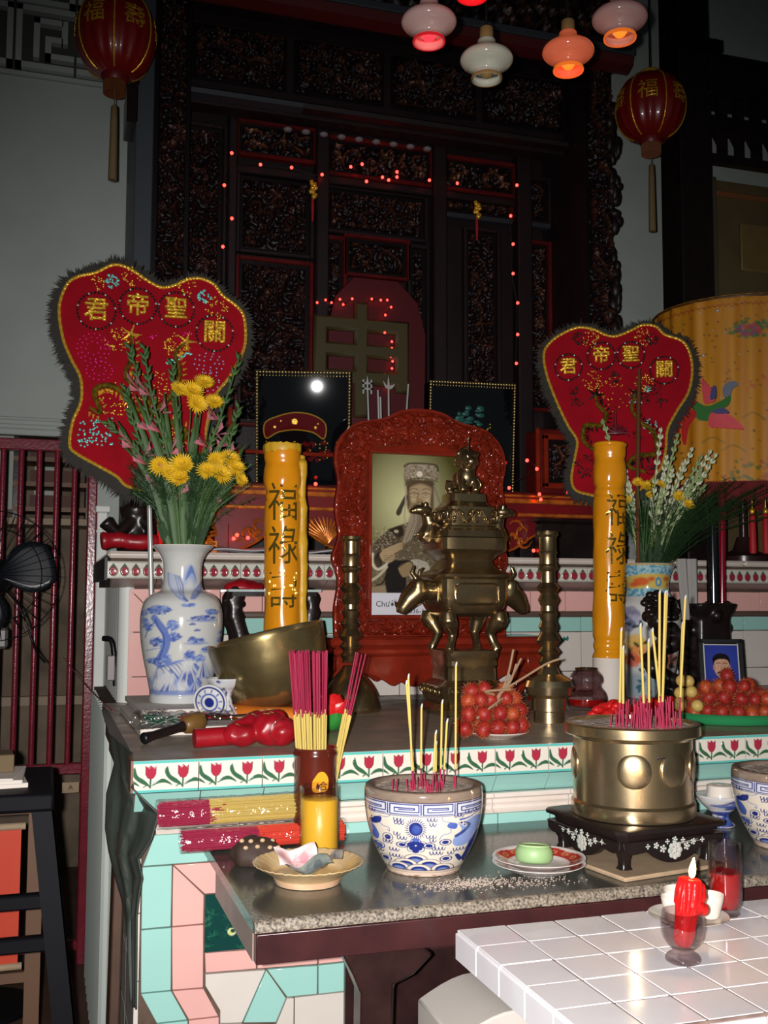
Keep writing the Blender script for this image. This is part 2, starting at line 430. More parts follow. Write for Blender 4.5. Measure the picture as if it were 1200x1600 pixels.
M['red_velvet'] = mat('red_velvet', rgb(150, 8, 26), 0.85, spec=.15, var=0.4, c2=rgb(118, 5, 20), scale=14, bump=0.15, bscale=120)
M['fur'] = mat('black_feather_trim', rgb(48, 45, 41), 0.9)
M['leaf'] = mat('leaf_green', rgb(62, 92, 44), 0.55, var=0.5, c2=rgb(40, 70, 34), scale=12)
M['leaf_dark'] = mat('leaf_dark', rgb(34, 62, 28), 0.6, var=0.5, c2=rgb(22, 44, 22), scale=12)
M['stem_pale'] = mat('stem_pale', rgb(150, 166, 112), 0.55, var=0.5, c2=rgb(112, 138, 84), scale=30)
M['bud_pale'] = mat('bud_pale', rgb(206, 206, 176), 0.55)
M['pink_petal'] = mat('pink_petal', rgb(242, 158, 172), 0.6)
M['yellow_petal'] = mat('yellow_petal', rgb(228, 184, 28), 0.6, var=0.3, c2=rgb(196, 148, 16), scale=40)
M['tarp'] = mat('tarp', rgb(62, 68, 62), 0.5, var=0.5, c2=rgb(44, 48, 44), scale=5, bump=0.2, bscale=20)
M['led'] = mat('led_bulb', rgb(255, 30, 20), 0.3, emit=(1.0, 0.028, 0.02), estr=9)
M['led_wire'] = mat('led_wire', rgb(16, 24, 16), 0.5)
M['gate_red'] = mat('gate_red', rgb(124, 34, 48), 0.22, var=0.5, c2=rgb(84, 22, 36), scale=16, bump=0.2, bscale=70)
M['orange_cloth'] = mat('orange_cloth', rgb(222, 122, 28), 0.6, var=0.4, c2=rgb(180, 84, 18), scale=14, bump=0.2, bscale=70)
M['red_cloth'] = mat('red_cloth', rgb(160, 20, 32), 0.35, var=0.5, c2=rgb(110, 10, 22), scale=12, bump=0.3, bscale=26)
M['bright_red'] = mat('bright_red', rgb(214, 34, 34), 0.3, var=0.3, c2=rgb(176, 18, 24), scale=20)
M['green_plastic'] = mat('green_plastic', rgb(44, 138, 84), 0.3)
M['shell'] = mat('mother_of_pearl', rgb(190, 186, 178), 0.2, var=0.6, c2=rgb(150, 170, 160), scale=60, coat=0.5)
M['orange_bare'] = mat('cream_board', rgb(170, 146, 118), 0.7, var=0.4, c2=rgb(130, 108, 84), scale=20)

# ------------------------------------------------------------------ the room
mb = MB().box(-3.0, 6.0, -1.5, 8.0, -0.06, 0.0); struct('floor', mb, M['floor'])
mb = MB().box(-3.0, 6.0, -1.5, 8.0, 5.2, 5.3); struct('ceiling', mb, M['ceiling'])
# whitewashed wall behind the altar, with the gate's doorway at the left
WY = 4.85
mb = MB()
mb.box(-3.0, 0.20, WY, WY+0.18, 2.29, 5.2); mb.box(0.20, 6.0, WY, WY+0.18, 0, 5.2); mb.box(-3.0, -1.0, WY, WY+0.18, 0, 2.29)
struct('wall_back', mb, M['white_wall'])
mb = MB().box(-3.1, -3.0, -1.5, 8.0, 0, 5.2); struct('wall_left', mb, M['white_wall'])
mb = MB().box(6.0, 6.1, -1.5, 8.0, 0, 5.2); struct('wall_right', mb, M['white_wall'])
mb = MB()
for z0, z1, d in ((2.262, 2.290, .035), (2.290, 2.312, .022), (2.330, 2.345, .014)): mb.box(-1.0, 0.225, WY-d, WY, z0, z1, .004)
struct('trim_1', mb, M['white_wall'])
# ledge under the pierced plaster grille, and the grille itself (key-fret bars standing proud of a dark recess)
mb = MB().box(-1.0, 0.33, WY-.02, WY, 3.885, 3.905); struct('trim_2', mb, M['white_wall'])
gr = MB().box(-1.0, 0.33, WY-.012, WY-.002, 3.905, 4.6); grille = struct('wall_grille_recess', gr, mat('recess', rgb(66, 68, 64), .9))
def fret(x, z, w, h, flip=1):
    m = MB(); t = .026
    def b(x0, z0, x1, z1): m.box(min(x0, x1), max(x0, x1), WY-.05, WY-.012, z0, z1)
    X = lambda u: x+(u if flip > 0 else w-u)
    for u0, v0, u1, v1 in ((0,0,w,t), (0,h-t,w,h), (0,0,t,h), (.3*w,.18*h,.3*w+t,.82*h), (.3*w,.82*h-t,.8*w,.82*h), (.78*w,.45*h,.78*w+t,.82*h), (.5*w,.45*h,.8*w,.45*h+t), (.5*w,.18*h,w,.18*h+t), (.5*w,.18*h,.5*w+t,.45*h)):
        b(X(u0), z+v0, X(u1), z+v1)
    return m
for i in range(5):
    for k in range(2):
        part('fret_bar', fret(-0.98+i*.262, 3.912+k*.30, .25, .29, 1 if (i+k) % 2 else -1), M['white_wall'], grille)

jw = mat('jamb_white', rgb(226, 228, 222), .5, var=.4, c2=rgb(200, 202, 196), scale=6)
struct('trim_7', MB().box(.207, .252, WY-.06, WY-.001, 0, 1.93, .004).box(.200, .262, WY-.075, WY-.001, 1.93, 1.96, .004).box(.204, .256, WY-.068, WY-.001, 1.84, 1.855, .003), jw)

# far room seen through the gate
mb = MB().box(-2.4, 0.6, 6.5, 6.6, 0, 3.2); struct('wall_far', mb, M['inner_wall'])
mb = MB()
mb.box(-2.4, 0.6, 6.13, 6.5, 1.955, 1.99); mb.box(-2.4, 0.6, 6.44, 6.5, .935, .985); struct('trim_3', mb, mat('ledge', rgb(176, 156, 134), .8))
for x0, x1 in ((-.50, -.355), (-.30, -.155), (-.08, .05)):
    w = struct('window_1' if x0 < -.4 else ('window_2' if x0 < -.2 else 'window_3'), MB().box(x0, x1, 6.46, 6.5, 2.06, 2.62), mat('pale_window_light', rgb(190, 196, 186), .7))  # pale colour stands in for window light on the wall beyond
rack = thing('storage_rack', 'brown wooden storage rack with shelves behind the red gate', 'rack', (-.0, 6.29, .011))
for x in (-.19, .20): bevel(part('upright', MB().box(x, x+.03, -.12, .12, 1.98, 2.62), M['dark_wood'], rack), .003)
for z in (2.02, 2.16, 2.30, 2.44, 2.56): part('shelf', MB().box(-.19, .23, -.13, .13, z, z+.025), mat('rack_shelf', rgb(120, 84, 60), .5) , rack)
for z in (2.045, 2.185, 2.325): part('box', MB().box(-.10, .14, -.09, .10, z, z+.07), mat('rack_box', rgb(92, 52, 42), .6), rack)
solo('dark_crate', MB().box(-.16, .13, -.14, .14, 0, .22, .01).box(-.04, .05, -.15, -.14, 0, .27), M['black_wood'], 'black wooden crate on the ledge behind the gate bars', 'crate', (-.42, 6.36, 1.99))
# ------------------------------------------------------------------ tiled altar: two tiers
Z1, Z2 = 1.184, 1.725
alt = thing('tiled_altar', 'two-tiered masonry altar faced with pink, teal and white glazed tiles', 'altar', (0, 0, 0))
core = MB()
core.box(.232, 2.862, 2.585, 4.84, 0, 1.06); core.box(.212, 2.862, 2.61, 4.84, 1.06, Z1-.012); core.box(2.862, 3.15, 2.61, 4.27, 0, Z1-.012)
core.box(.287, 2.862, 3.935, 4.84, Z1-.012, 1.60); core.box(.222, 2.862, 3.945, 4.84, 1.60, 1.70); core.box(2.862, 3.15, 3.945, 4.27, Z1-.012, 1.70)
part('masonry_core', core, M['grout'], alt)
part('lower_counter', MB().box(.206, 3.15, 2.553, 3.935, Z1-.012, Z1-.0008, .003), M['counter'], alt)
part('upper_counter', MB().box(.206, 2.862, 3.85, 4.845, 1.70, Z2-.0008, .01).box(2.862, 3.15, 3.85, 4.27, 1.70, Z2-.0008, .01), M['moulding'], alt)
G = .0016
def shrink(poly, g=G):
    cx = sum(p[0] for p in poly)/len(poly); cz = sum(p[1] for p in poly)/len(poly)
    n = len(poly); area = sum(poly[i][0]*poly[(i+1) % n][1]-poly[(i+1) % n][0]*poly[i][1] for i in range(n))
    P = poly if area > 0 else poly[::-1]; out = []
    for i in range(n):
        a, b, c = Vector(P[i-1]), Vector(P[i]), Vector(P[(i+1) % n])
        e1 = (b-a).normalized(); e2 = (c-b).normalized()
        n1 = Vector((-e1.y, e1.x)); n2 = Vector((-e2.y, e2.x))
        d = (n1+n2); k = g/max(0.35, (1+n1.dot(n2))); out.append(tuple(b+d*k))
    return out
def tile_poly(poly, y, m, t=.010, name='wall_tile'):
    q = shrink(poly); o = part(name, MB().prism(q, y-t+random.uniform(-.0006, .0006), y+.004), m, alt); bevel(o, .0012, 1); return o
YF = 2.585
W = 'white_tile'; T = 'teal_tile'; P_ = 'pink_tile'
lower = [
 (T, [(.303,.936),(.232,.936),(.259,1.008),(.387,1.008),(.387,.936)]),
 (T, [(.387,.936),(.387,1.008),(.537,1.008),(.537,.936)]),
 (T, [(.232,.936),(.303,.936),(.303,.793),(.232,.793)]), (T, [(.232,.793),(.304,.793),(.306,.648),(.234,.649)]),
 (T, [(.234,.649),(.306,.648),(.346,.577),(.272,.577)]), (T, [(.272,.577),(.346,.577),(.346,.43),(.272,.43)]),
 (P_, [(.303,.936),(.379,.861),(.455,.861),(.455,.936)]), (P_, [(.455,.936),(.455,.861),(.605,.861),(.605,.936)]),
 (P_, [(.303,.936),(.379,.861),(.379,.793),(.303,.793)]), (P_, [(.303,.793),(.379,.793),(.381,.646),(.306,.648)]),
 (P_, [(.306,.648),(.381,.646),(.419,.577),(.346,.577)]), (P_, [(.346,.577),(.419,.577),(.419,.43),(.346,.43)]),
 (P_, [(.381,.727),(.507,.724),(.507,.676),(.383,.679)]), (P_, [(.507,.724),(.658,.721),(.658,.672),(.507,.676)]), (P_, [(.658,.721),(.808,.721),(.808,.672),(.658,.672)]),
 (W, [(.383,.678),(.530,.674),(.474,.555),(.419,.560),(.419,.590),(.383,.651)]),
 (T, [(.530,.674),(.581,.602),(.556,.546),(.474,.555)]), (T, [(.530,.674),(.658,.671),(.658,.601),(.581,.602)]), (T, [(.658,.671),(.808,.671),(.808,.601),(.658,.601)]),
 (W, [(.581,.602),(.600,.601),(.600,.47),(.540,.47),(.556,.546)]), (W, [(.600,.601),(.75,.601),(.75,.47),(.600,.47)]),
 (W, [(.419,.560),(.474,.555),(.540,.47),(.419,.47)])]
for x in np.arange(.537, 2.9, .15): lower.append((T, [(x,.936),(x,1.008),(x+.15,1.008),(x+.15,.936)]))
for x in np.arange(.605, 3.0, .15): lower.append((P_, [(x,.936),(x,.861),(x+.15,.861),(x+.15,.936)]))
for x in np.arange(.808, 3.0, .15):
    lower.append((P_, [(x,.721),(x+.15,.721),(x+.15,.672),(x,.672)])); lower.append((T, [(x,.671),(x+.15,.671),(x+.15,.601),(x,.601)]))
for x in np.arange(.75, 3.0, .15):
    for z in (.47, .34): lower.append((W, [(x,z+.13),(x+.15,z+.13),(x+.15,z),(x,z)]))
for m, p in lower: tile_poly(p, YF, M[m])
# dark green picture tiles with leaves and one white blossom
cv = Canvas(0, 0, 135, 135, 1.2, rgb(22, 62, 58))
for _ in range(26):
    x, y = random.uniform(0, 135), random.uniform(40, 135); a = random.uniform(-.6, .6)
    for k in range(9):
        b = a-1.4+k*.35; cv.line([(x, y), (x+math.sin(b)*16, y-math.cos(b)*16)], 2.4, random.choice([rgb(30,92,70), rgb(16,44,46), rgb(52,112,88), rgb(24,76,60)]), .75, w1=.4)
cv.ell(70, 92, 11, 9, rgb(206, 214, 160), 1); cv.ell(73, 90, 7, 5, rgb(30, 70, 54), 1); cv.ell(66, 95, 4, 3, rgb(200, 190, 60), .8)
fm = MB().grid(60, 60, lambda u, v: (u*.124, -.006, .133*(1-v)-.0)); fm.c = cv.get(np.tile(np.linspace(0, 135, 60), 60), np.repeat(np.linspace(0, 135, 60), 60))
fme = fm.mesh('flower_tile', M['relief_tile'], 0)
for i in range(14): o = link('flower_tile', fme, alt, (.381+i*.126, YF-.004, .7275))
# tulip border tiles: raised white tiles with relief tulips
cv = Canvas(0, 0, 152, 76, 1.3, rgb(222, 214, 200))
cv.poly([(0,0),(152,0),(152,7),(0,7)], rgb(92,184,176)); cv.poly([(0,70),(152,70),(152,76),(0,76)], rgb(92,184,176))
for ox in (-76, 0, 76):
    R_, Gn, Dk = rgb(168,46,66), rgb(54,98,70), rgb(60,40,40)
    sh = [(28,12),(34,17),(40,11),(46,17),(53,12),(52,32),(47,41),(40,44),(33,41),(28,32)]
    cv.line([(40+ox,43),(39+ox,64)], 4, Gn, h=1)
    cv.poly([(x+ox,y) for x,y in sh], R_, h=1.4); cv.line([(x+ox,y) for x,y in sh+sh[:1]], 1.1, rgb(110,24,40), .8)
    cv.blob([(38+ox,60),(26+ox,46),(10+ox,34),(3+ox,14),(-3+ox,26),(4+ox,42),(20+ox,54)], Gn, h=1)
    cv.blob([(42+ox,60),(54+ox,48),(70+ox,44),(84+ox,52),(90+ox,60),(76+ox,54),(60+ox,54)], Gn, h=1)
    cv.curve([(38+ox,62),(32+ox,58),(24+ox,62)], 3, Gn, h=1)
nu, nv = 150, 76
us = np.tile(np.linspace(0, 152, nu), nv); vs = np.repeat(np.linspace(0, 76, nv), nu)
hh = cv.geth(us, vs)
tm = MB(); k = [0]
def tf(u, v):
    h = hh[k[0]]*.0016; k[0] += 1
    return (u*.1500, -h, (1-v)*.073)
tm.grid(nu, nv, tf); tc = cv.get(us, vs)
n0 = len(tm.v); tm.box(0, .1500, .0005, .012, 0, .073); tm.c = np.vstack([tc, np.tile(np.array(rgb(200,194,184)), (len(tm.v)-n0, 1))])
tulip = tm.mesh('tulip_tile', M['relief_tile'], 50)
for i in range(15): link('tulip_tile', tulip, alt, (.206+i*.1525, 2.552+random.uniform(-.0006, .0006), 1.110))
# end face of the counter
part('end_trim', MB().box(.200, .206, 2.553, 3.86, 1.11, Z1), mat('brown_edge', rgb(120, 76, 60), .5), alt)
# sloping teal cove below the tulips
for i in range(15):
    x = .212+i*.1525
    o = part('cove_tile', MB().rings([[(x,2.556,1.107),(x+.150,2.556,1.107),(x+.150,2.568,1.107),(x,2.568,1.107)], [(x-.0,2.592,1.060),(x+.150,2.592,1.060),(x+.150,2.60,1.060),(x,2.60,1.060)]]), M[T], alt)
mp = [(2.600,1.060),(2.566,1.060),(2.562,1.054),(2.562,1.050),(2.574,1.044),(2.576,1.037),(2.570,1.033),(2.574,1.028),(2.576,1.020),(2.566,1.014),(2.562,1.011),(2.566,1.0085),(2.600,1.0085)]
x = .262; i = 0
while x < 2.9:
    w_ = .20+.02*((i*7) % 3); o = part('moulding_piece', MB().prism(mp, x, x+w_-.0022, 'YZ'), M['moulding'], alt); x += w_; i += 1
# left side of the lower tier: plain pale tiles
for yy in range(5):
    for zz in range(6):
        y0 = 2.60+yy*.26; z0 = .05+zz*.155
        part('side_tile', MB().box(.222, .234, y0, y0+.257, z0, z0+.152), M['white_tile'], alt)
# ---- upper tier: front tiles
YU = 3.935
def rowt(xs0, xs1, w, z0, z1, m):
    x = xs0
    while x < xs1-.01:
        e = min(x+w, xs1); tile_poly([(x,z0),(e,z0),(e,z1),(x,z1)], YU, M[m]); x = e
for z0, z1 in ((1.435,1.592),(1.275,1.435),(1.184,1.275)): tile_poly([(.287,z0),(.372,z0),(.372,z1 if z1 < 1.5 else 1.507),(.287,z1)], YU, M[P_])
tile_poly([(.287,1.592),(.372,1.507),(.46,1.507),(.46,1.592)], YU, M[P_])
rowt(.46, 3.15, .158, 1.507, 1.592, P_)
rowt(.372, 3.15, .158, 1.425, 1.486, T)
rowt(.372, 3.15, .158, 1.264, 1.425, W); rowt(.372, 3.15, .158, 1.184, 1.264, W)
part('ledge_strip', MB().box(.372, 3.15, YU-.022, YU, 1.488, 1.505, .003), mat('ledge_bronze', rgb(92, 74, 66), .35), alt)
for i in range(18):
    x = .222+i*.158; part('cove_tile', MB().rings([[(x,3.856,1.626),(x+.155,3.856,1.626),(x+.155,3.88,1.626),(x,3.88,1.626)], [(x,3.93,1.596),(x+.155,3.93,1.596),(x+.155,3.94,1.596),(x,3.94,1.596)]]), mat('cove_grey', rgb(150,130,124), .3) if i == 0 else bpy.data.materials['cove_grey'], alt)
# painted fern frond on the white tiles
fr = MB()
for i in range(16):
    t = i/15; x = 1.80+.23*t; z = 1.300+.09*t+.015*math.sin(t*3)
    for s_ in (-1, 1):
        fr.prism([(x,z),(x+.018,z+s_*.018*(1.2-t*.6)+.006),(x+.022,z+.006)], YU-.0125, YU-.0105)
part('painted_frond', fr, mat('frond_paint', rgb(52, 116, 104), .3), alt)
# drop-shaped fruit border tiles
cv = Canvas(0, 0, 150, 62, 1.3, rgb(206, 202, 190))
cv.line([(0,3),(150,3)], 4, rgb(150,150,140)); cv.line([(0,59),(150,59)], 4, rgb(150,150,140))
for i in range(4):
    x = 19+i*37.5
    cv.poly([(x-15,30),(x-9,20),(x,7),(x+9,20),(x+15,30),(x,34)], rgb(52,82,62), h=.5)
    cv.ell(x, 36, 14.5, 18, rgb(120,110,100), h=1); cv.ell(x, 36, 11.5, 15, rgb(146,36,52), h=1.5); cv.ell(x, 38, 7, 9, rgb(158,44,60), h=1.2)
    cv.ell(x+18.7, 36, 3, 1.5, rgb(150,150,140), .8)
nu, nv = 110, 46
us = np.tile(np.linspace(0, 150, nu), nv); vs = np.repeat(np.linspace(0, 62, nv), nu); hh = cv.geth(us, vs); k = [0]
tm = MB()
def tf2(u, v):
    h = hh[k[0]]*.002; k[0] += 1
    return (u*.156, -h, (1-v)*.060)
tm.grid(nu, nv, tf2); tc = cv.get(us, vs); n0 = len(tm.v); tm.box(0, .156, .0005, .010, 0, .060); tm.c = np.vstack([tc, np.tile(np.array(rgb(190,186,176)), (len(tm.v)-n0, 1))])
fruit = tm.mesh('fruit_tile', M['relief_tile'], 50)
for i in range(18): link('fruit_tile', fruit, alt, (.206+i*.158, 3.852, 1.628))
part('end_trim', MB().box(.196, .206, 3.853, 4.84, 1.622, 1.70), mat('dark_end', rgb(60,62,58), .6), alt)
# fluted white return at the left of the upper tier
fl = MB()
for i in range(9):
    y = 3.96+i*.095; fl.lathe([(.034, 1.184), (.034, 1.60)], 12, (.285, y, 0))
part('fluted_panel', fl, mat('white_flutes', rgb(206,208,202), .5), alt)
fl = MB()
for i in range(12):
    y = 2.75+i*.09; fl.lathe([(.020, 0), (.020, 1.17)], 10, (.214, y+.9, 0))
part('fluted_panel', fl, mat('grey_flutes', rgb(186,194,188), .5), alt)
# ------------------------------------------------------------------ granite offering table against the altar
ZS = .983
gt = thing('offering_table', 'dark wooden offering table with a speckled grey granite top', 'table', (0, 0, 0))
SX0, SX1, SY0, SY1 = .375, 2.55, 1.93, 2.57
gtop = part('granite_top', MB().box(SX0, SX1, SY0+.014, SY1, ZS-.024, ZS-.0008), M['granite_top'], gt)
e = MB(); n = 260; R = []
for i in range(n):
    x = SX0+(SX1-SX0)*i/(n-1); w = .0022*fbm(x*40, 3.1); w2 = .0022*fbm(x*40, 9.7)
    R.append([(x, SY0+.016, ZS), (x, SY0+.003+w, ZS+w2*.3), (x, SY0-.004+w2, ZS-.010), (x, SY0-.002+w, ZS-.020), (x, SY0+.016, ZS-.024)])
e.rings(R); part('rough_edge', e, M['granite_edge'], gtop, 60)
bevel(part('front_apron', MB().box(SX0+.004, SX1-.004, SY0+.004, SY0+.03, ZS-.078, ZS-.024), mat('apron_wood', rgb(64, 34, 34), .25, var=.6, c2=rgb(36, 20, 24), scale=10), gt), .002)
part('side_apron', MB().box(SX0+.002, SX0+.03, SY0+.03, 2.40, ZS-.078, ZS-.024), mat('side_wood', rgb(150, 118, 110), .35, var=.6, c2=rgb(110, 84, 82), scale=14), gt)
part('side_apron', MB().box(SX1-.03, SX1-.002, SY0+.03, 2.40, ZS-.078, ZS-.024), bpy.data.materials['side_wood'], gt)
part('back_rail', MB().box(SX0+.03, SX1-.03, 2.37, 2.40, ZS-.078, ZS-.024), M['dark_wood'], gt)
def cab_leg(x, y, sx):
    pts = [(x-sx*.055,ZS-.078),(x+sx*.10,ZS-.078),(x+sx*.13,ZS-.10),(x+sx*.09,ZS-.135),(x+sx*.05,ZS-.15),(x+sx*.045,ZS-.30),(x+sx*.035,ZS-.62),(x+sx*.055,ZS-.82),(x+sx*.03,.03),(x+sx*.05,0),(x-sx*.05,0),(x-sx*.02,.06),(x-sx*.02,ZS-.62),(x-sx*.015,ZS-.16),(x-sx*.03,ZS-.125)]
    m = MB().prism(pts, y, y+.055); return m
part('back_panel', MB().box(.665, 2.40, 2.355, 2.368, .22, ZS-.078), M['dark_wood'], gt)  # dark board, added to stand for the shadow under the table too
for x, y, s_ in ((.60, SY0+.03, 1), (2.40, SY0+.03, -1), (.72, 2.29, 1), (2.33, 2.29, -1)): bevel(part('leg', cab_leg(x, y, s_), M['dark_wood'], gt), .006)
part('stretcher', MB().box(.80, 2.26, 2.31, 2.34, ZS-.21, ZS-.12), mat('stretcher_wood', rgb(70, 30, 34), .4), gt)

# ------------------------------------------------------------------ white-tiled table in front
ZT = .952
wt = thing('tiled_table', 'low table covered in square white tiles with pale grout', 'table', (0, 0, 0))
TX0, TY1, TS = .745, 1.882, .1
part('table_core', MB().box(TX0+.005, 1.95, TY1-.50, TY1-.004, ZT-.05, ZT-.0025), M['white_grout'], wt)
tile = MB().box(0, TS-.0032, 0, TS-.0032, -.008, 0, .0012)
tme = tile.mesh('tile', M['table_tile'], 0)
for i in range(12):
    for j in range(5):
        link('tile', tme, wt, (TX0+i*TS+.0016, TY1-(j+1)*TS+.0016, ZT-.0012+random.uniform(-.0004, .0004)), (random.uniform(-.004, .004), random.uniform(-.004, .004), 0))
st = MB().box(-.006, 0, 0, TS-.003, 0, .047, .001); sme = st.mesh('edge_tile', M['table_tile'], 0)
for j in range(5): link('edge_tile', sme, wt, (TX0+.004, TY1-(j+1)*TS+.0016, ZT-.054))
st = MB().box(0, TS-.003, -.006, 0, 0, .047, .001); sme = st.mesh('edge_tile', M['table_tile'], 0)
for i in range(12): link('edge_tile', sme, wt, (TX0+i*TS+.0016, TY1-.5+.002, ZT-.054))
for x, y in ((.95, 1.42), (1.85, 1.42), (.95, 1.80), (1.85, 1.80)): bevel(part('leg', MB().box(x-.03, x+.03, y-.03, y+.03, 0, ZT-.05), M['dark_wood'], wt), .004)
# arched white-tiled plinth low under the offering table
ar = thing('arched_plinth', 'white-tiled plinth with an arched top under the tables', 'plinth', (0, 0, 0))
pts = [(.80,0),(.80,.69)]+[(.80+.26*t, .69+.045*math.sin(PI*t)) for t in np.linspace(.1, .9, 9)]+[(1.06,.69),(1.06,0)]
bevel(part('body', MB().prism(pts, 2.02, 2.25), M['white_tile'], ar), .004)

# ------------------------------------------------------------------ candle, cups and oil glass on the white table
def glass_cup(prof_out, thick, seg=48):
    inner = [(max(r-thick, .001), z+(thick if i == 0 else 0)) for i, (r, z) in enumerate(prof_out)]
    return MB().lathe(prof_out+inner[::-1], seg)
M['smoke_glass'] = thin_glass('smoked_glass', (.88,.83,.84), .05, 1.9)
t = thing('candle_goblet', 'small footed glass holding a thick lit red candle on the white tiles', 'candle holder', (1.048, 1.603, ZT))
po = dense([(.024,.0),(.029,.003),(.030,.007),(.026,.013),(.019,.017),(.0175,.021),(.025,.028),(.033,.040),(.0365,.055),(.0365,.068),(.034,.080),(.0335,.085)], 40)
part('glass', MB().lathe(po+[(r-.0022, z) for r, z in po[::-1] if z > .024]+[(.002,.024)], 48), M['smoke_glass'], t, 60)
c = thing('red_candle', 'fat lit red candle with dripping wax, standing in the footed glass', 'candle', (1.048, 1.603, ZT+.026), rot=(0, math.radians(9), 0))
wax = MB().lathe([(.012,0),(.0165,.01),(.0185,.05),(.021,.085),(.021,.105),(.018,.113),(.010,.110),(.003,.107)], 28, wob=lambda a, z: 1+.06*math.sin(5*a)+.03*math.sin(9*a+z*90))
for k in range(16):
    a = k*.393+random.random()*.3; r = .0195; z0 = random.uniform(.045, .09); wax.tube([(r*math.cos(a), r*math.sin(a), .108), (1.08*r*math.cos(a), 1.08*r*math.sin(a), (z0+.105)/2), (1.0*r*math.cos(a), 1.0*r*math.sin(a), z0)], [.002, .003, .0042], 8)
for k in range(9): wax.ball((.020+random.uniform(-.004,.006), random.uniform(-.012,.012), .065+k*.004), (.010,.009,.011), 10, 8)
part('wax', wax, M['red_wax'], c, remesh=.0016)
wk = part('wick', MB().tube([(0,0,.104),(.001,0,.112),(.003,0,.117)], .0009, 6), M['black_metal'], c)
fl = MB().lathe([(.0005,0),(.0042,.003),(.0062,.010),(.0056,.018),(.0032,.027),(.0006,.035)], 16, (0.002,0,.113))
part('flame', fl, mat('candle_flame', (1, .8, .4), .5, emit=(1.0, .62, .22), estr=22), wk, 180)
pl = bpy.data.lights.new('candle_glow', 'POINT'); pl.energy = .55; pl.color = (1, .52, .18); pl.shadow_soft_size = .012
po_ = bpy.data.objects.new('candle_glow', pl); COL.objects.link(po_); po_.parent = c; po_.location = (.002, 0, .16)
sc = thing('saucer', 'white saucer under the three small cups on the tiled table', 'saucer', (1.185, 1.792, ZT))
part('dish', MB().lathe(dense([(.034,0),(.036,.002),(.060,.008),(.074,.013),(.0735,.0145),(.058,.010),(.034,.005),(.001,.004)], 30), 48), M['white_glaze'], sc)
for nm, dx, dy, lb in (('a', -.034, -.012, 'small white cup, leftmost of the three on the saucer'), ('b', .003, .036, 'small white cup at the back of the saucer'), ('c', .036, -.014, 'small white cup right of the candle on the saucer')):
    cu = thing('tea_cup', lb, 'cup', (1.185+dx, 1.792+dy, ZT+.0095), group='small white cups on the saucer')
    part('cup', MB().lathe(dense([(.016,0),(.0185,.002),(.0215,.012),(.0265,.030),(.0285,.042),(.0272,.042),(.0245,.030),(.018,.008),(.001,.006)], 36), 40), M['white_glaze'], cu, 60)
t = thing('oil_glass', 'tall ribbed glass half full of red oil on the white table', 'glass', (1.283, 1.812, ZT))
po = dense([(.025,0),(.027,.004),(.0255,.012),(.030,.022),(.0325,.045),(.0325,.080),(.031,.110),(.030,.138)], 40)
part('glass', MB().lathe(po+[(r-.002, z) for r, z in po[::-1] if z > .012]+[(.001,.014)], 48, wob=lambda a, z: 1+.012*math.sin(14*a)*(z < .03)), M['smoke_glass'], t, 60)
part('red_oil', MB().lathe([(.0225,.0145),(.027,.024),(.0298,.045),(.0298,.082)], 40), mat('red_oil', rgb(190, 20, 22), .05, var=.3, c2=rgb(140,10,14), scale=12), t, 60)

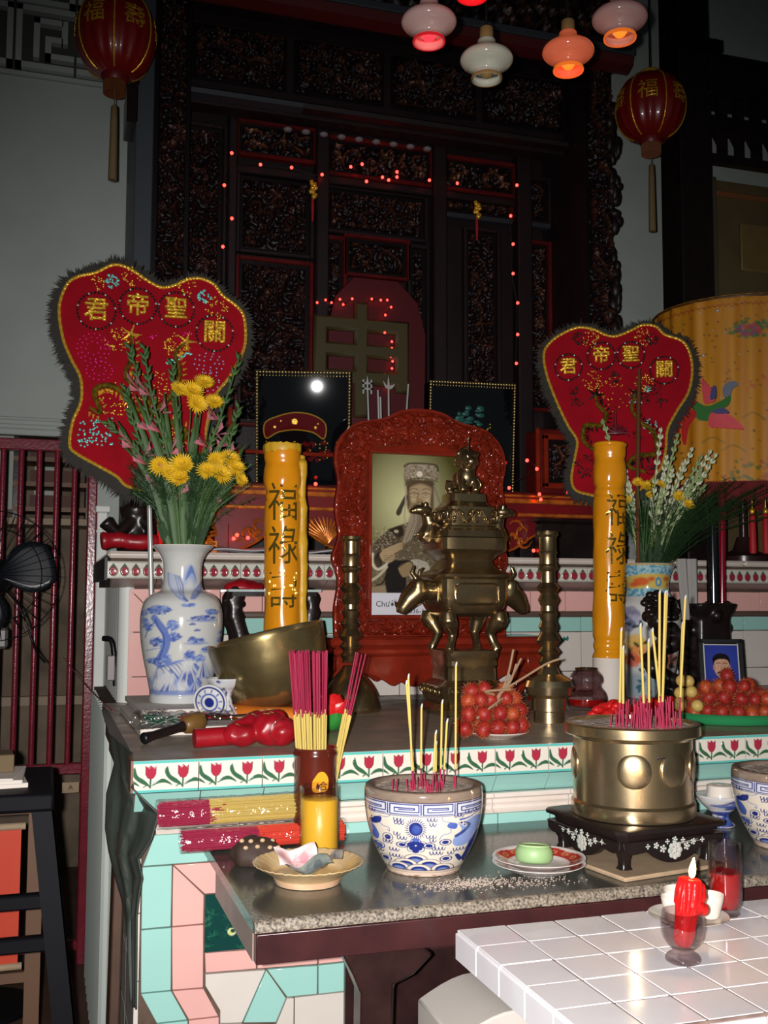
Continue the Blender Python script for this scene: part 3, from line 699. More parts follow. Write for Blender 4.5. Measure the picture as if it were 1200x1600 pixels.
# ------------------------------------------------------------------ on the granite: blue and white incense bowl
BL, BL2, BL3, CR = rgb(34, 46, 118), rgb(74, 96, 168), rgb(126, 146, 196), rgb(212, 202, 186)
def bowl_canvas():
    cv = Canvas(0, 100, 1180, 1130, .8, CR)
    cv.poly([(0,100),(1180,100),(1180,330),(0,330)], rgb(136,118,104))
    for _ in range(120): cv.ell(random.uniform(0,1180), random.uniform(150,330), random.uniform(8,40), random.uniform(3,9), rgb(104,92,84), .3, soft=5)
    cv.line([(0,304),(1180,304)], 9, rgb(70,60,80)); cv.line([(0,440),(1180,440)], 8, BL)
    cv.poly([(0,312),(1180,312),(1180,434),(0,434)], rgb(196,196,204))
    x = -30
    while x < 1200:           # key fret
        for k, d in enumerate((0, 26, 52)):
            pass
        a, b, t, m_ = x, x+300, 322, 424
        for P in ([(a+20,m_),(a+20,t),(b-20,t),(b-20,m_-26),(a+60,m_-26),(a+60,t+36),(b-60,t+36),(b-60,t+52),(a+100,t+52)], [(b-20,m_),(a+20,m_)], [(b,t),(b,m_)]):
            cv.line(P, 11, BL)
        x += 300
    # sun
    for k in range(26):
        a = 2*PI*k/26; cv.line([(522+72*math.cos(a), 572+82*math.sin(a)), (522+104*math.cos(a+.12), 572+120*math.sin(a+.12))], 11, BL, w1=3)
    cv.ell(522, 572, 62, 72, BL); cv.ell(526, 580, 36, 44, BL2, .6, soft=12)
    def wave(x, y, n=3, s=1.0, rot=0):
        for k in range(n):
            px, py = x+k*30*s, y+k*8*s*rot; cv.curve([(px-14*s,py-22*s),(px-10*s,py+6*s),(px+4*s,py+10*s),(px+14*s,py-16*s)], 10, BL, n=5, w1=6)
    for q in ((340,490,3),(345,520,3),(640,480,3),(660,530,2),(340,640,2),(370,680,3),(630,660,3),(660,700,2),(240,740,3),(300,820,3),(300,890,4),(680,790,4),(660,840,4),(870,820,4),(820,850,2),(880,450,3),(980,430,2),(110,430,2),(160,860,3),(1050,420,2)): wave(*q)
    for x, y, rx, ry in ((270,685,46,44),(400,750,50,30),(640,750,52,32),(785,718,50,32),(190,800,50,38),(250,935,50,36),(790,905,52,32)):
        cv.ell(x, y, rx, ry, BL, ring=7); cv.ell(x, y, rx*.62, ry*.62, BL)
    for k in range(5):
        a = -PI/2+k*2*PI/5; cv.ell(522+44*math.cos(a), 750+34*math.sin(a), 34, 28, BL)
        cv.ell(522+56*math.cos(a), 750+46*math.sin(a), 44, 34, BL, ring=6)
    cv.ell(522, 690, 32, 18, BL2); cv.ell(520, 812, 30, 22, BL)
    for x, y, r in ((520,900,105),(430,960,105),(640,960,110),(370,1000,95),(550,1020,110),(760,1010,100)):
        cv.ell(x, y+10, r, r*.62, CR); cv.ell(x, y+10, r, r*.62, rgb(110,90,100), ring=6); cv.ell(x, y+16, r*.68, r*.44, BL); cv.ell(x, y+26, r*.5, r*.26, BL3, .8, soft=8)
    # two dragons
    cv.blob([(1060,480),(960,520),(900,520),(930,600),(870,660),(850,740),(900,780),(1000,760),(1080,640),(1120,520)], BL3); cv.blob([(1010,740),(1090,640),(1070,760),(1000,900),(920,950),(960,860)], BL)
    cv.curve([(880,660),(950,620),(1000,560),(930,520)], 30, BL, .9); cv.ell(930,525,20,20,CR); cv.ell(930,525,11,11,BL); cv.ell(958,550,18,18,CR); cv.ell(958,550,9,9,BL)
    cv.blob([(800,540),(830,510),(890,530),(880,580),(820,570)], BL2); cv.curve([(830,580),(830,620),(760,640),(730,690)], 6, BL2); cv.curve([(830,510),(790,500),(760,480),(755,450)], 6, BL2)
    cv.curve([(920,490),(1000,480),(1080,440)], 22, BL2, w1=6); cv.blob([(980,900),(930,930),(960,1000),(1010,960)], BL); cv.blob([(870,880),(900,870),(930,920),(910,960)], BL)
    cv.blob([(90,540),(150,490),(210,480),(200,540),(130,570)], BL); cv.ell(120,500,16,16,CR); cv.ell(120,500,8,8,BL); cv.curve([(190,540),(230,570),(280,580),(285,620),(265,600)], 6, BL2); cv.curve([(190,470),(250,470),(290,450),(275,435)], 6, BL2)
    cv.blob([(90,560),(150,600),(190,680),(170,740),(120,700)], BL2); cv.blob([(130,780),(190,780),(230,830),(180,830)], BL2)
    cv.line([(0,1035),(1180,1035)], 9, rgb(60,54,80)); cv.poly([(0,1042),(1180,1042),(1180,1130),(0,1130)], rgb(200,178,160))
    for _ in range(40): cv.ell(random.uniform(200,960), random.uniform(1090,1125), random.uniform(8,26), 6, rgb(120,80,66), .6, soft=4)
    return cv
bowl_cv = bowl_canvas()
_bm = {}
def incense_bowl(label, loc, rot):
    t = thing('incense_bowl', label, 'incense bowl', loc, rot, 'blue and white incense bowls')
    pr = dense([(.079,0),(.082,.008),(.085,.012),(.098,.035),(.112,.065),(.1215,.095),(.127,.125),(.1290,.150),(.1285,.170),(.1265,.178)], 210)
    if 'm' not in _bm: _bm['m'] = spin_paint(pr, bowl_cv, 588, 552, lambda z: 1110-z/.178*(1110-215), 640).mesh('bowl', M['porcelain'], 180)
    link('bowl', _bm['m'], t)
    part('rim', MB().lathe([(.1265,.1775),(.1245,.1795),(.112,.1795),(.109,.177),(.1075,.165)], 64, cap0=False, cap1=False), mat('worn_rim', rgb(126,108,94), .55, var=.6, c2=rgb(88,76,68), scale=40) if 'worn_rim' not in bpy.data.materials else bpy.data.materials['worn_rim'], t, 60)
    s_ = MB().grid(64, 14, lambda u, v: ((.1085*v+.0005)*math.cos(2*PI*u), (.1085*v+.0005)*math.sin(2*PI*u), .170+.004*fbm(30*v*math.cos(2*PI*u), 30*v*math.sin(2*PI*u), 2)), closed=True)
    part('ash', s_, M['ash'], t, 180)
    return t
BX, BY = .797, 2.205
incense_bowl('blue and white porcelain incense bowl with dragons and a blue sun', (BX, BY, ZS), -.35)
incense_bowl('blue and white porcelain incense bowl cut off by the right frame edge', (1.702, 2.15, ZS), -.65)

random.seed(77); fk = MB()
for i in range(760):
    a = random.gauss(0, 1); x = BX+.04+.05*a+(.13 if i % 5 == 0 else 0); y = BY-.150+.020*random.gauss(0, 1)-.03*(i % 5 == 0); r_ = random.uniform(.0004, .0015)
    fk.ball((x, y, ZS+.0006), (r_*1.6, r_, .0009), 6, 4)
tag(part('ash_spill', fk, M['ash'], None), 'spilled pale incense ash on the granite before the dragon bowl', 'ash', kind='stuff')

# incense sticks (each its own object; three shared shapes)
def stick_mesh(L, burnt, r=.0016, rp=.0025, pink=.035, droop=0):
    mb = MB(); mb.cur = 0; mb.tube([(0,0,-.02),(0,0,pink)], r, 6)
    if burnt:
        mb.cur = 1; mb.tube([(0,0,pink),(0,0,L)], rp, 7)
        mb.cur = 2; mb.tube([(0,0,L),(.001,0,L+.005),(.002+droop,0,L+.009+droop*.3)], [rp, rp*.9, rp*.5], 6)
    return mb.mesh('incense_stick', [M['incense_pink'], M['incense_yellow'], M['incense_ash']], 60)
_sc = {}
def stick(x, y, z, tx, tz, L, pink=.035, group='', label='', r=.0016, rp=.0025):
    """tx/tz: lean in degrees along x and y"""
    key = (L, pink, rp)
    if key not in _sc: _sc[key] = stick_mesh(L, rp > 0, r, rp, pink)
    o = link('incense_stick', _sc[key], None, (x, y, z), (math.radians(tz), math.radians(tx), random.random()*6 if False else 0))
    return tag(o, label, 'incense stick', group)
gA = 'incense sticks in the dragon bowl'; lA = 'thin yellow incense stick standing in the dragon bowl'
for dx, dy, lean, L, lb in ((-.035,-.03,-2.2,.238,'tall one at the left, leaning left'),(-.030,-.028,-4.6,.225,'the one crossing behind the tall left one'),(-.006,.0,.8,.170,'the one second from the left'),(-.0005,-.06,3.4,.120,'thin dark-tipped one in the middle'),(.032,-.02,1.6,.180,'left one of the right pair'),(.0345,-.03,4.0,.140,'right one of the right pair'),(.061,-.035,.8,.262,'tallest, at the far right'),(.010,-.05,.5,.095,'shortest one in the middle')):
    stick(BX+dx, BY+dy, ZS+.172, lean, -1, L, .04, gA, 'yellow incense stick in the dragon bowl, '+lb)
gB = 'burnt pink incense stubs in the dragon bowl'; lB = 'short burnt pink incense stub in the ash of the dragon bowl'
for i in range(20):
    stick(BX+random.gauss(-.01, .034), BY+random.gauss(-.03, .03), ZS+.172, random.uniform(-8, 8), random.uniform(-8, 8), .03, random.choice((.016, .024, .03)), gB, lB, .0015, 0)
# ------------------------------------------------------------------ incense holder, votive, packets, pouch
M['brown_glaze'] = mat('brown_glaze', rgb(92, 34, 22), 0.18, var=0.5, c2=rgb(58, 20, 14), scale=16, coat=.4)
ih = thing('incense_holder', 'brown glazed cylinder holding a bundle of unlit pink-tipped incense', 'incense holder', (.628, 2.50, ZS))
part('cylinder', MB().lathe(dense([(.050,0),(.0515,.004),(.0515,.20),(.0535,.205),(.0535,.214),(.050,.218),(.0515,.224)], 40)+[(.0465,.224),(.0455,.10),(.001,.10)], 40), M['brown_glaze'], ih, 50)
# yellow gourd-shaped sticker with a small dark mark
sk = MB()
pts = spline([(-.018,.128),(-.020,.148),(-.014,.160),(-.004,.172),(.008,.172),(.018,.160),(.020,.145),(.016,.130),(.0,.126)], 5, True)
nn = len(pts)
sk.rings([[(.0525*math.sin(x/.0525), -.0525*math.cos(x/.0525), z) for x, z in pts], [(.0535*math.sin(x/.0535), -.0535*math.cos(x/.0535), z) for x, z in pts]])
stk = part('sticker', sk, mat('sticker_yellow', rgb(236, 156, 30), .35), ih)
o = link('printed_mark', text_mesh('合', .022, .0006, M['dark_wood']), stk, (.006, -.0538, .139), (PI/2, 0, 0))
gC = 'unlit incense sticks in the brown holder'
random.seed(11)
bundle = []
for i in range(84):
    a = random.random()*2*PI; q = math.sqrt(random.random())*.031
    x, y = -.008+q*math.cos(a)*1.05, q*math.sin(a)
    bundle.append((x, y, 2.6*x/.031+random.uniform(-.8,.8)-1.6, 2.5*(y/.026)+random.uniform(-.8,.8), random.uniform(.400,.412)))
for i in range(9):
    x, y = .036+random.uniform(-.004,.006), random.uniform(-.012,.012); bundle.append((x, y, 12.0+random.uniform(-2.5,2.5), random.uniform(-2,2), random.uniform(.365,.40)))
def up_stick(L, s):
    mb = MB(); mb.cur = 1; mb.tube([(0,0,0),(0,0,L*s)], .0026, 7); mb.cur = 0; mb.tube([(0,0,L*s),(0,0,L)], .0016, 6)
    return mb.mesh('incense_stick', [M['incense_pink'], M['incense_yellow']], 60)
ups = [up_stick(.348, .56+.012*k) for k in range(4)]
for x, y, lx, ly, top in bundle:
    o = link('incense_stick', random.choice(ups), None, (.628+x-.10*math.sin(math.radians(lx))*0, 2.50+y, ZS+.10+(top-.348-.10)*0+random.uniform(0,.008)), (math.radians(-ly), math.radians(lx), 0))
    tag(o, 'unlit pink-tipped incense stick in the brown glazed holder', 'incense stick', gC)

vo = thing('votive_glass', 'tall clear glass filled with opaque yellow wax, before the brown cylinder', 'candle', (.6125, 2.395, ZS))
po = dense([(.041,0),(.0445,.003),(.0455,.010),(.0452,.060),(.0452,.152)], 30)
M['clear_glass'] = thin_glass('clear_glass', (.93,.93,.93), .04)
part('glass', MB().lathe(po[:-1]+[(.0452,.150)]+[(r-.0018, z) for r, z in po[::-1] if z > .013]+[(.001,.012)], 44), M['clear_glass'], vo, 60)
part('wax', MB().lathe([(.0425,.0125),(.0433,.016),(.0433,.122),(.0415,.1235)], 40), mat('yellow_jelly', rgb(240, 184, 52), .35), vo, 60)
part('base_disc', MB().lathe([(.0405,.0035),(.0425,.006),(.0425,.0115)], 40), mat('base_grey', rgb(130, 140, 146), .3), vo, 60)

def packet(name, label, loc, rotz, L, r, split, cols, seed, flat=.82):
    random.seed(seed)
    t = thing(name, label, 'incense packet', loc, rotz, rot=(0, 0, rotz))
    k = int(150*(r/.04)**2); a = MB(); b = MB()
    for i in range(k):
        q = math.sqrt(random.random())*r*.86; th = random.random()*2*PI
        y, z = q*math.cos(th), (q*math.sin(th))*flat+r*flat
        e = random.uniform(-.006, .006)
        a.tube([(e,y,z),(split+random.uniform(-.02,.02),y*1.02,z)], .0017, 5); b.tube([(split-.02,y,z),(L+e,y,z)], .0022, 5)
    tag(part('pink_ends', a, cols[0], t), None, kind='stuff'); tag(part('yellow_shafts', b, cols[1], t), None, kind='stuff')
    w = MB().grid(40, 40, lambda u, v: (-.008+v*(L+.016), (r*(1+.05*fbm(9*v*L/.1, 5*math.cos(2*PI*u), seed)))*math.cos(2*PI*u), max(.0005, r*flat+r*flat*(1+.07*fbm(8*v*L/.1, 4*math.sin(2*PI*u), seed+3))*math.sin(2*PI*u))), closed=True)
    part('cellophane', w, M['thin_plastic'], t, 180)
    return t
M['packet_red'] = mat('packet_red', rgb(214, 70, 52), .4)
packet('incense_packet', 'cellophane packet of pink and yellow incense, lower one with a red band', (.315, 2.475, ZS+.001), .03, .375, .033, .19, (M['incense_pink'], M['packet_red']), 3)
p2 = packet('incense_packet', 'larger cellophane packet of pink and yellow incense lying on another packet', (.265, 2.51, ZS+.050), .035, .36, .043, .13, (M['incense_pink'], M['incense_yellow']), 5, .78)
pc = thing('polka_pouch', 'dark brown crumpled pouch with pale dots beside the incense packets', 'pouch', (.462, 2.345, ZS))
pm = MB().ball((0,0,.0), (.062,.045,.042), 40, 24)
pm.v = [(x*(1+.12*fbm(x*30,y*30,1)), y*(1+.15*fbm(x*30,z*30,2)), max(0, z*(1+.25*fbm(x*26,y*26,5))+.014-.15*x)) for x, y, z in pm.v]
part('cloth', pm, mat('pouch_cloth', rgb(56, 40, 32), .7, bump=.2, bscale=40), pc, 180)
dm = MB()
for x, y in ((-.035,-.032),(-.01,-.036),(.018,-.034),(.038,-.024),(-.022,-.022),(.004,-.020),(.028,-.010),(-.04,-.012)):
    zz = .018+.040*math.sqrt(max(.04, 1-(x/.064)**2-(y/.047)**2))-.15*x
    dm.ball((x, y-.003, zz), (.0055,.0035,.0045), 8, 6)
part('dots', dm, mat('pouch_dots', rgb(178, 152, 116), .7), pc)

# cream ridged bowl with folded notes
ds = thing('offering_dish', 'cream scalloped dish with brown rim on the granite', 'dish', (.530, 2.165, ZS), -.25)
dpr = dense([(.062,0),(.066,.003),(.070,.012),(.082,.022),(.100,.033),(.1135,.041),(.1128,.0425),(.098,.0365),(.078,.026),(.060,.017),(.001,.015)], 60)
dd = MB().lathe(dpr, 96, wob=lambda a, z: 1)
dd.v = [(x, y, z+.0009*math.sin(36*math.atan2(y, x))*max(0, (math.hypot(x, y)-.07)/.04)) for x, y, z in dd.v]
part('dish', dd, mat('cream_glaze', rgb(206, 178, 134), .2, var=.6, c2=rgb(180, 144, 98), scale=30), ds, 180)
part('foot_ring', MB().lathe([(.0615,.0005),(.0665,.0005),(.0715,.0125),(.0705,.0125)], 60, cap0=False, cap1=False), mat('foot_glaze', rgb(206, 176, 142), .2, var=.6, c2=rgb(180,120,90), scale=18), ds)
def note(label, loc, rot, w, h, cols, seed):
    random.seed(seed); cv = Canvas(0, 0, 100, 50, 1.2, cols[0])
    cv.ell(25, 25, 20, 18, cols[1], .8, soft=4); cv.poly([(50,8),(92,8),(92,42),(50,42)], cols[1], .5, soft=3)
    for k in range(14): cv.line([(random.uniform(5,60), random.uniform(5,45)), (random.uniform(40,95), random.uniform(5,45))], 1.4, cols[2], .5)
    cv.ell(72, 24, 9, 12, cols[2], .7, soft=1)
    g = MB().grid(50, 26, lambda u, v: ((u-.5)*w, (v-.5)*h, .006*math.sin(u*7+seed)+.004*math.sin(v*5+u*4)+.004*abs(u-.45)*6))
    g.c = cv.get(np.tile(np.linspace(0,100,50), 26), np.repeat(np.linspace(0,50,26), 50))
    solo('banknote', g, M['print'], label, 'banknote', loc, rot, 'banknotes in the cream dish', 180)
note('pink and white folded banknote propped up in the cream dish', (.503, 2.168, ZS+.046), (math.radians(38), .05, .16), .088, .050, (rgb(216,198,196), rgb(220,160,160), rgb(190,120,130)), 1)
note('grey-green banknote lying flat at the front of the cream dish', (.522, 2.130, ZS+.034), (.12, -.04, .2), .096, .048, (rgb(134,140,132), rgb(106,116,112), rgb(76,84,88)), 2)
note('grey banknote bent up at the right of the cream dish', (.566, 2.150, ZS+.036), (.1, -.35, -.5), .080, .046, (rgb(150,146,138), rgb(120,112,104), rgb(92,84,84)), 3)

# two stacked plates with a green bun
for k, (lb, z) in enumerate((('lower of two stacked white plates with a red rim', 0.0), ('upper red-patterned plate carrying the green bun', .011))):
    cv = Canvas(-100, -100, 100, 100, 1.5, rgb(216, 206, 200))
    cv.ell(0,0,95,95, rgb(196,160,110), ring=2); cv.ell(0,0,78,78, rgb(168,50,46), ring=26)
    for i in range(16):
        a = 2*PI*i/16; cv.ell(78*math.cos(a), 78*math.sin(a), 9, 6, rgb(206,150,96), .7, rot=a+PI/2); cv.ell(78*math.cos(a), 78*math.sin(a), 4, 3, rgb(150,30,36))
    pp = thing('plate', lb, 'plate', (1.018, 2.093, ZS+z), .3*k, 'stacked plates')
    pr = dense([(.045,0),(.047,.002),(.070,.009),(.098,.0225),(.0985,.024),(.094,.0232),(.068,.0125),(.045,.006),(.001,.0055)], 60)
    m = MB().lathe(pr, 120); m.c = cv.get([v[0]*1000 for v in m.v], [v[1]*1000 for v in m.v])
    i0 = 26*120; m.c[:i0] = np.array(rgb(214,204,200))
    part('dish', m, M['porcelain'], pp, 180)
bu = thing('green_bun', 'pale green round cake lying on the red-rimmed plate', 'cake', (1.010, 2.10, ZS+.0195), rot=(math.radians(-6), math.radians(4), 0))
ck = part('cake', MB().lathe(dense([(.030,0),(.037,.004),(.040,.014),(.039,.026),(.034,.034),(.026,.035),(.001,.035)], 40), 48), mat('green_cake', rgb(146, 178, 124), .45), bu, 60)
part('ridge', MB().lathe([(.0335,.033),(.0345,.037),(.031,.0385),(.0275,.036)], 48, cap0=False, cap1=False), mat('pale_green', rgb(166, 192, 138), .45), ck, 60)

# ------------------------------------------------------------------ large brass censer on its lacquered stand
CX, CY = 1.287, 2.158; CZ = 1.072
bd = solo('tan_board', MB().box(-.165, .115, -.165, .125, 0, .009, .002), M['orange_bare'], 'flat tan board under the black lacquered stand', 'board', (CX, CY+.0, ZS), (0,0,.17))
bevel(bd, .002)
st = thing('lacquer_stand', 'black lacquered four-legged stand inlaid with mother-of-pearl', 'stand', (CX, CY, ZS), .12)
hs = .146
part('top', MB().sq([(hs-.006,.083),(hs+.004,.086),(hs+.005,.093),(hs-.002,.0955)], 48, 14), M['black_wood'], st, 40)
part('neck', MB().sq([(hs-.014,.066),(hs-.010,.083)], 48, 14), M['black_wood'], st, 40)
def apron(s):
    pts = [(-hs+.01,.07)]+spline([(-hs+.012,.052),(-hs+.035,.044),(-.075,.046),(-.052,.032),(-.02,.020),(.02,.020),(.052,.032),(.075,.046),(hs-.035,.044),(hs-.012,.052)], 5)+[(hs-.01,.07)]
    return MB().prism(pts, -hs+.004, -hs+.016)
for k in range(4):
    a = part('apron', apron(1), M['black_wood'], st, loc=(0,0,0), rot=(0,0,k*PI/2)); bevel(a, .002)
    random.seed(k); inl = MB()
    def fl5(cx, cz, r, n):
        for q in range(n):
            an = 2*PI*q/n; inl.ball((cx+r*math.cos(an), -hs+.0042, cz+r*math.sin(an)), (r*.55, .0012, r*.5), 8, 6)
        inl.ball((cx, -hs+.0042, cz), (r*.5, .0014, r*.5), 8, 6)
    fl5(0, .044, .013, 8); fl5(0, .044, .006, 5)
    for cx, cz, r, n in ((-.032,.050,.006,5),(.032,.050,.006,5),(-.05,.058,.005,5),(.05,.058,.005,5),(-.072,.058,.004,4),(.075,.060,.004,4),(0,.066,.005,5),(-.02,.064,.004,4),(.022,.064,.004,4)): fl5(cx, cz, r, n)
    for q in range(8): inl.tube([(random.uniform(-.09,.09), -hs+.0042, random.uniform(.052,.066)), (random.uniform(-.09,.09), -hs+.0042, random.uniform(.052,.066))], .0007, 4) if q < 3 else None
    part('shell_inlay', inl, M['shell'], a, 60, label='mother-of-pearl flower inlay')
for sx in (-1, 1):
    for sy in (-1, 1):
        pts = [(-hs*.99,.07),(-hs*.99,.062),(-hs*.93,.045),(-hs*.86,.028),(-hs*.84,.014),(-hs*.90,.004),(-hs*.92,.0)]
        lg = MB().sq([(.013,.0),(.016,.006),(.011,.016),(.011,.03),(.016,.05),(.019,.068)], 20, 5)
        lg.v = [(x+sx*(hs-.022-.012*math.sin(min(1, (0.068-z)/.05)*PI*.5)), y+sy*(hs-.022-.012*math.sin(min(1, (.068-z)/.05)*PI*.5)), z) for x, y, z in lg.v]
        part('leg', lg, M['black_wood'], st, 60)
ce = thing('brass_censer', 'large polished brass cylinder censer full of ash and incense', 'censer', (CX, CY, CZ+.007), -.42)
ce.location.z = ZS+.0955
H_ = .206
pr = [(.131,0),(.1375,.002),(.139,.006),(.139,.030),(.1365,.033),(.1335,.036),(.1335,.172),(.136,.176),(.150,.180),(.1525,.183),(.1525,.203),(.150,.206),(.138,.206),(.1375,.19)]
cbody = part('body', MB().lathe(pr, 96, cap1=False), M['brass'], ce, 30)
for ang in (-.09, .61, 1.31, 2.05, 2.9, -2.4, -1.5):
    db = MB().ball((0,0,0), (.037,.009,.040), 28, 16)
    part('boss', db, M['brass'], cbody, 180, loc=(.130*math.sin(ang), -.130*math.cos(ang), .113), rot=(0,0,ang))
wd = MB()
for k in range(26): 
    a = .35+.5*fbm(k*.3, 1); a = .28+k*.012; wd.ball((.1335*math.sin(a), -.1335*math.cos(a), .142+.006*fbm(k*.5, 2)), (.003,.0012,.0014), 6, 4)
part('crack', wd, M['dark_wood'], ce)
part('ash', MB().grid(72, 14, lambda u, v: ((.138*v+.0005)*math.cos(2*PI*u), (.138*v+.0005)*math.sin(2*PI*u), .198+.004*fbm(26*v*math.cos(2*PI*u), 26*v*math.sin(2*PI*u), 5)), closed=True), M['ash'], ce, 180)
random.seed(4)
AZ = ZS+.0955+.198
gD = 'incense sticks in the brass censer'; lD = 'tall yellow incense stick burning in the brass censer'
for dx, dy, lean, L, lb in ((-.052,-.05,1.5,.175,'leftmost and short'),(-.050,-.03,2.8,.215,'second from the left, leaning right'),(.0,-.055,-1.2,.225,'the single upright one left of centre'),(.018,-.045,1.0,.190,'fourth from the left, with a curled ash tip'),(.050,-.05,-5.5,.215,'the one leaning left across its neighbours'),(.040,-.05,2.0,.300,'left one of the tall close group'),(.046,-.052,3.4,.300,'front one of the tall close group'),(.050,-.045,4.1,.300,'middle one of the tall close group'),(.053,-.04,4.4,.295,'right one of the tall close group'),(.098,-.04,5.2,.290,'tall one furthest right'),(.101,-.036,4.2,.230,'shorter one furthest right')):
    stick(CX+dx, CY+dy, AZ, lean, -1, L, .055, gD, 'yellow incense stick in the brass censer, '+lb, .002, .0030)
gE = 'burnt pink incense stubs in the brass censer'; lE = 'pink burnt-down incense stub in the ash of the brass censer'
for i in range(64):
    dx = random.gauss(.015, .042); dy = random.gauss(-.045, .03)
    if math.hypot(dx, dy) > .12: continue
    stick(CX+dx, CY+dy, AZ, random.uniform(-6, 6), random.uniform(-6, 6), .04, random.choice((.03, .04, .05, .06, .07)), gE, lE, .0018, 0)

# blue and white stem cup by the wall
sc_ = thing('stem_cup', 'small blue and white footed stem cup beside the cut-off bowl', 'cup', (1.672, 2.375, ZS))
cv = Canvas(0, 0, 200, 100, 1, rgb(206, 202, 200))
for k in range(26): cv.blob([(random.uniform(0,200)+q[0], random.uniform(5,95)*0+y_+q[1]) for y_ in [random.uniform(5,95)] for q in ((-12,0),(0,-9),(12,2),(2,9))], random.choice((BL, BL2)), .85)
cv.line([(0,48),(200,48)], 5, rgb(220,216,214)); 
pr = dense([(.034,0),(.036,.004),(.027,.012),(.021,.022),(.024,.032),(.036,.044),(.052,.060),(.062,.078),(.060,.080),(.046,.074),(.001,.072)], 60)
m = MB().lathe(pr, 60); m.c = cv.get([100+99*math.cos(2*PI*(i % 60)/60) for i in range(len(m.v))], [100-v[2]/.082*98 for v in m.v])
part('cup', m, M['porcelain'], sc_, 180)
part('lid', MB().lathe(dense([(.036,.073),(.034,.084),(.033,.098),(.030,.104),(.001,.106)], 24), 36), M['white_glaze'], sc_, 60)
# ------------------------------------------------------------------ on the lower tier: boards, vase, singing bowl, mallets
random.seed(21)
for lb, x0, x1, y0, y1, z, h, r in (('white painted board at the bottom of the stack under the vase', .25, .66, 2.98, 3.62, 0, .022, .02), ('pale cardboard sheet between the boards and the vase', .28, .64, 3.12, 3.66, .0225, .008, -.05), ('upper white board directly under the blue and white vase', .27, .56, 3.20, 3.68, .031, .017, .03)):
    o = solo('board', MB().box(-(x1-x0)/2, (x1-x0)/2, -(y1-y0)/2, (y1-y0)/2, 0, h, .002), M['paper'] if 'sheet' not in lb else M['orange_bare'], lb, 'board', ((x0+x1)/2, (y0+y1)/2, Z1+z), (0, 0, r), 'boards under the vase')
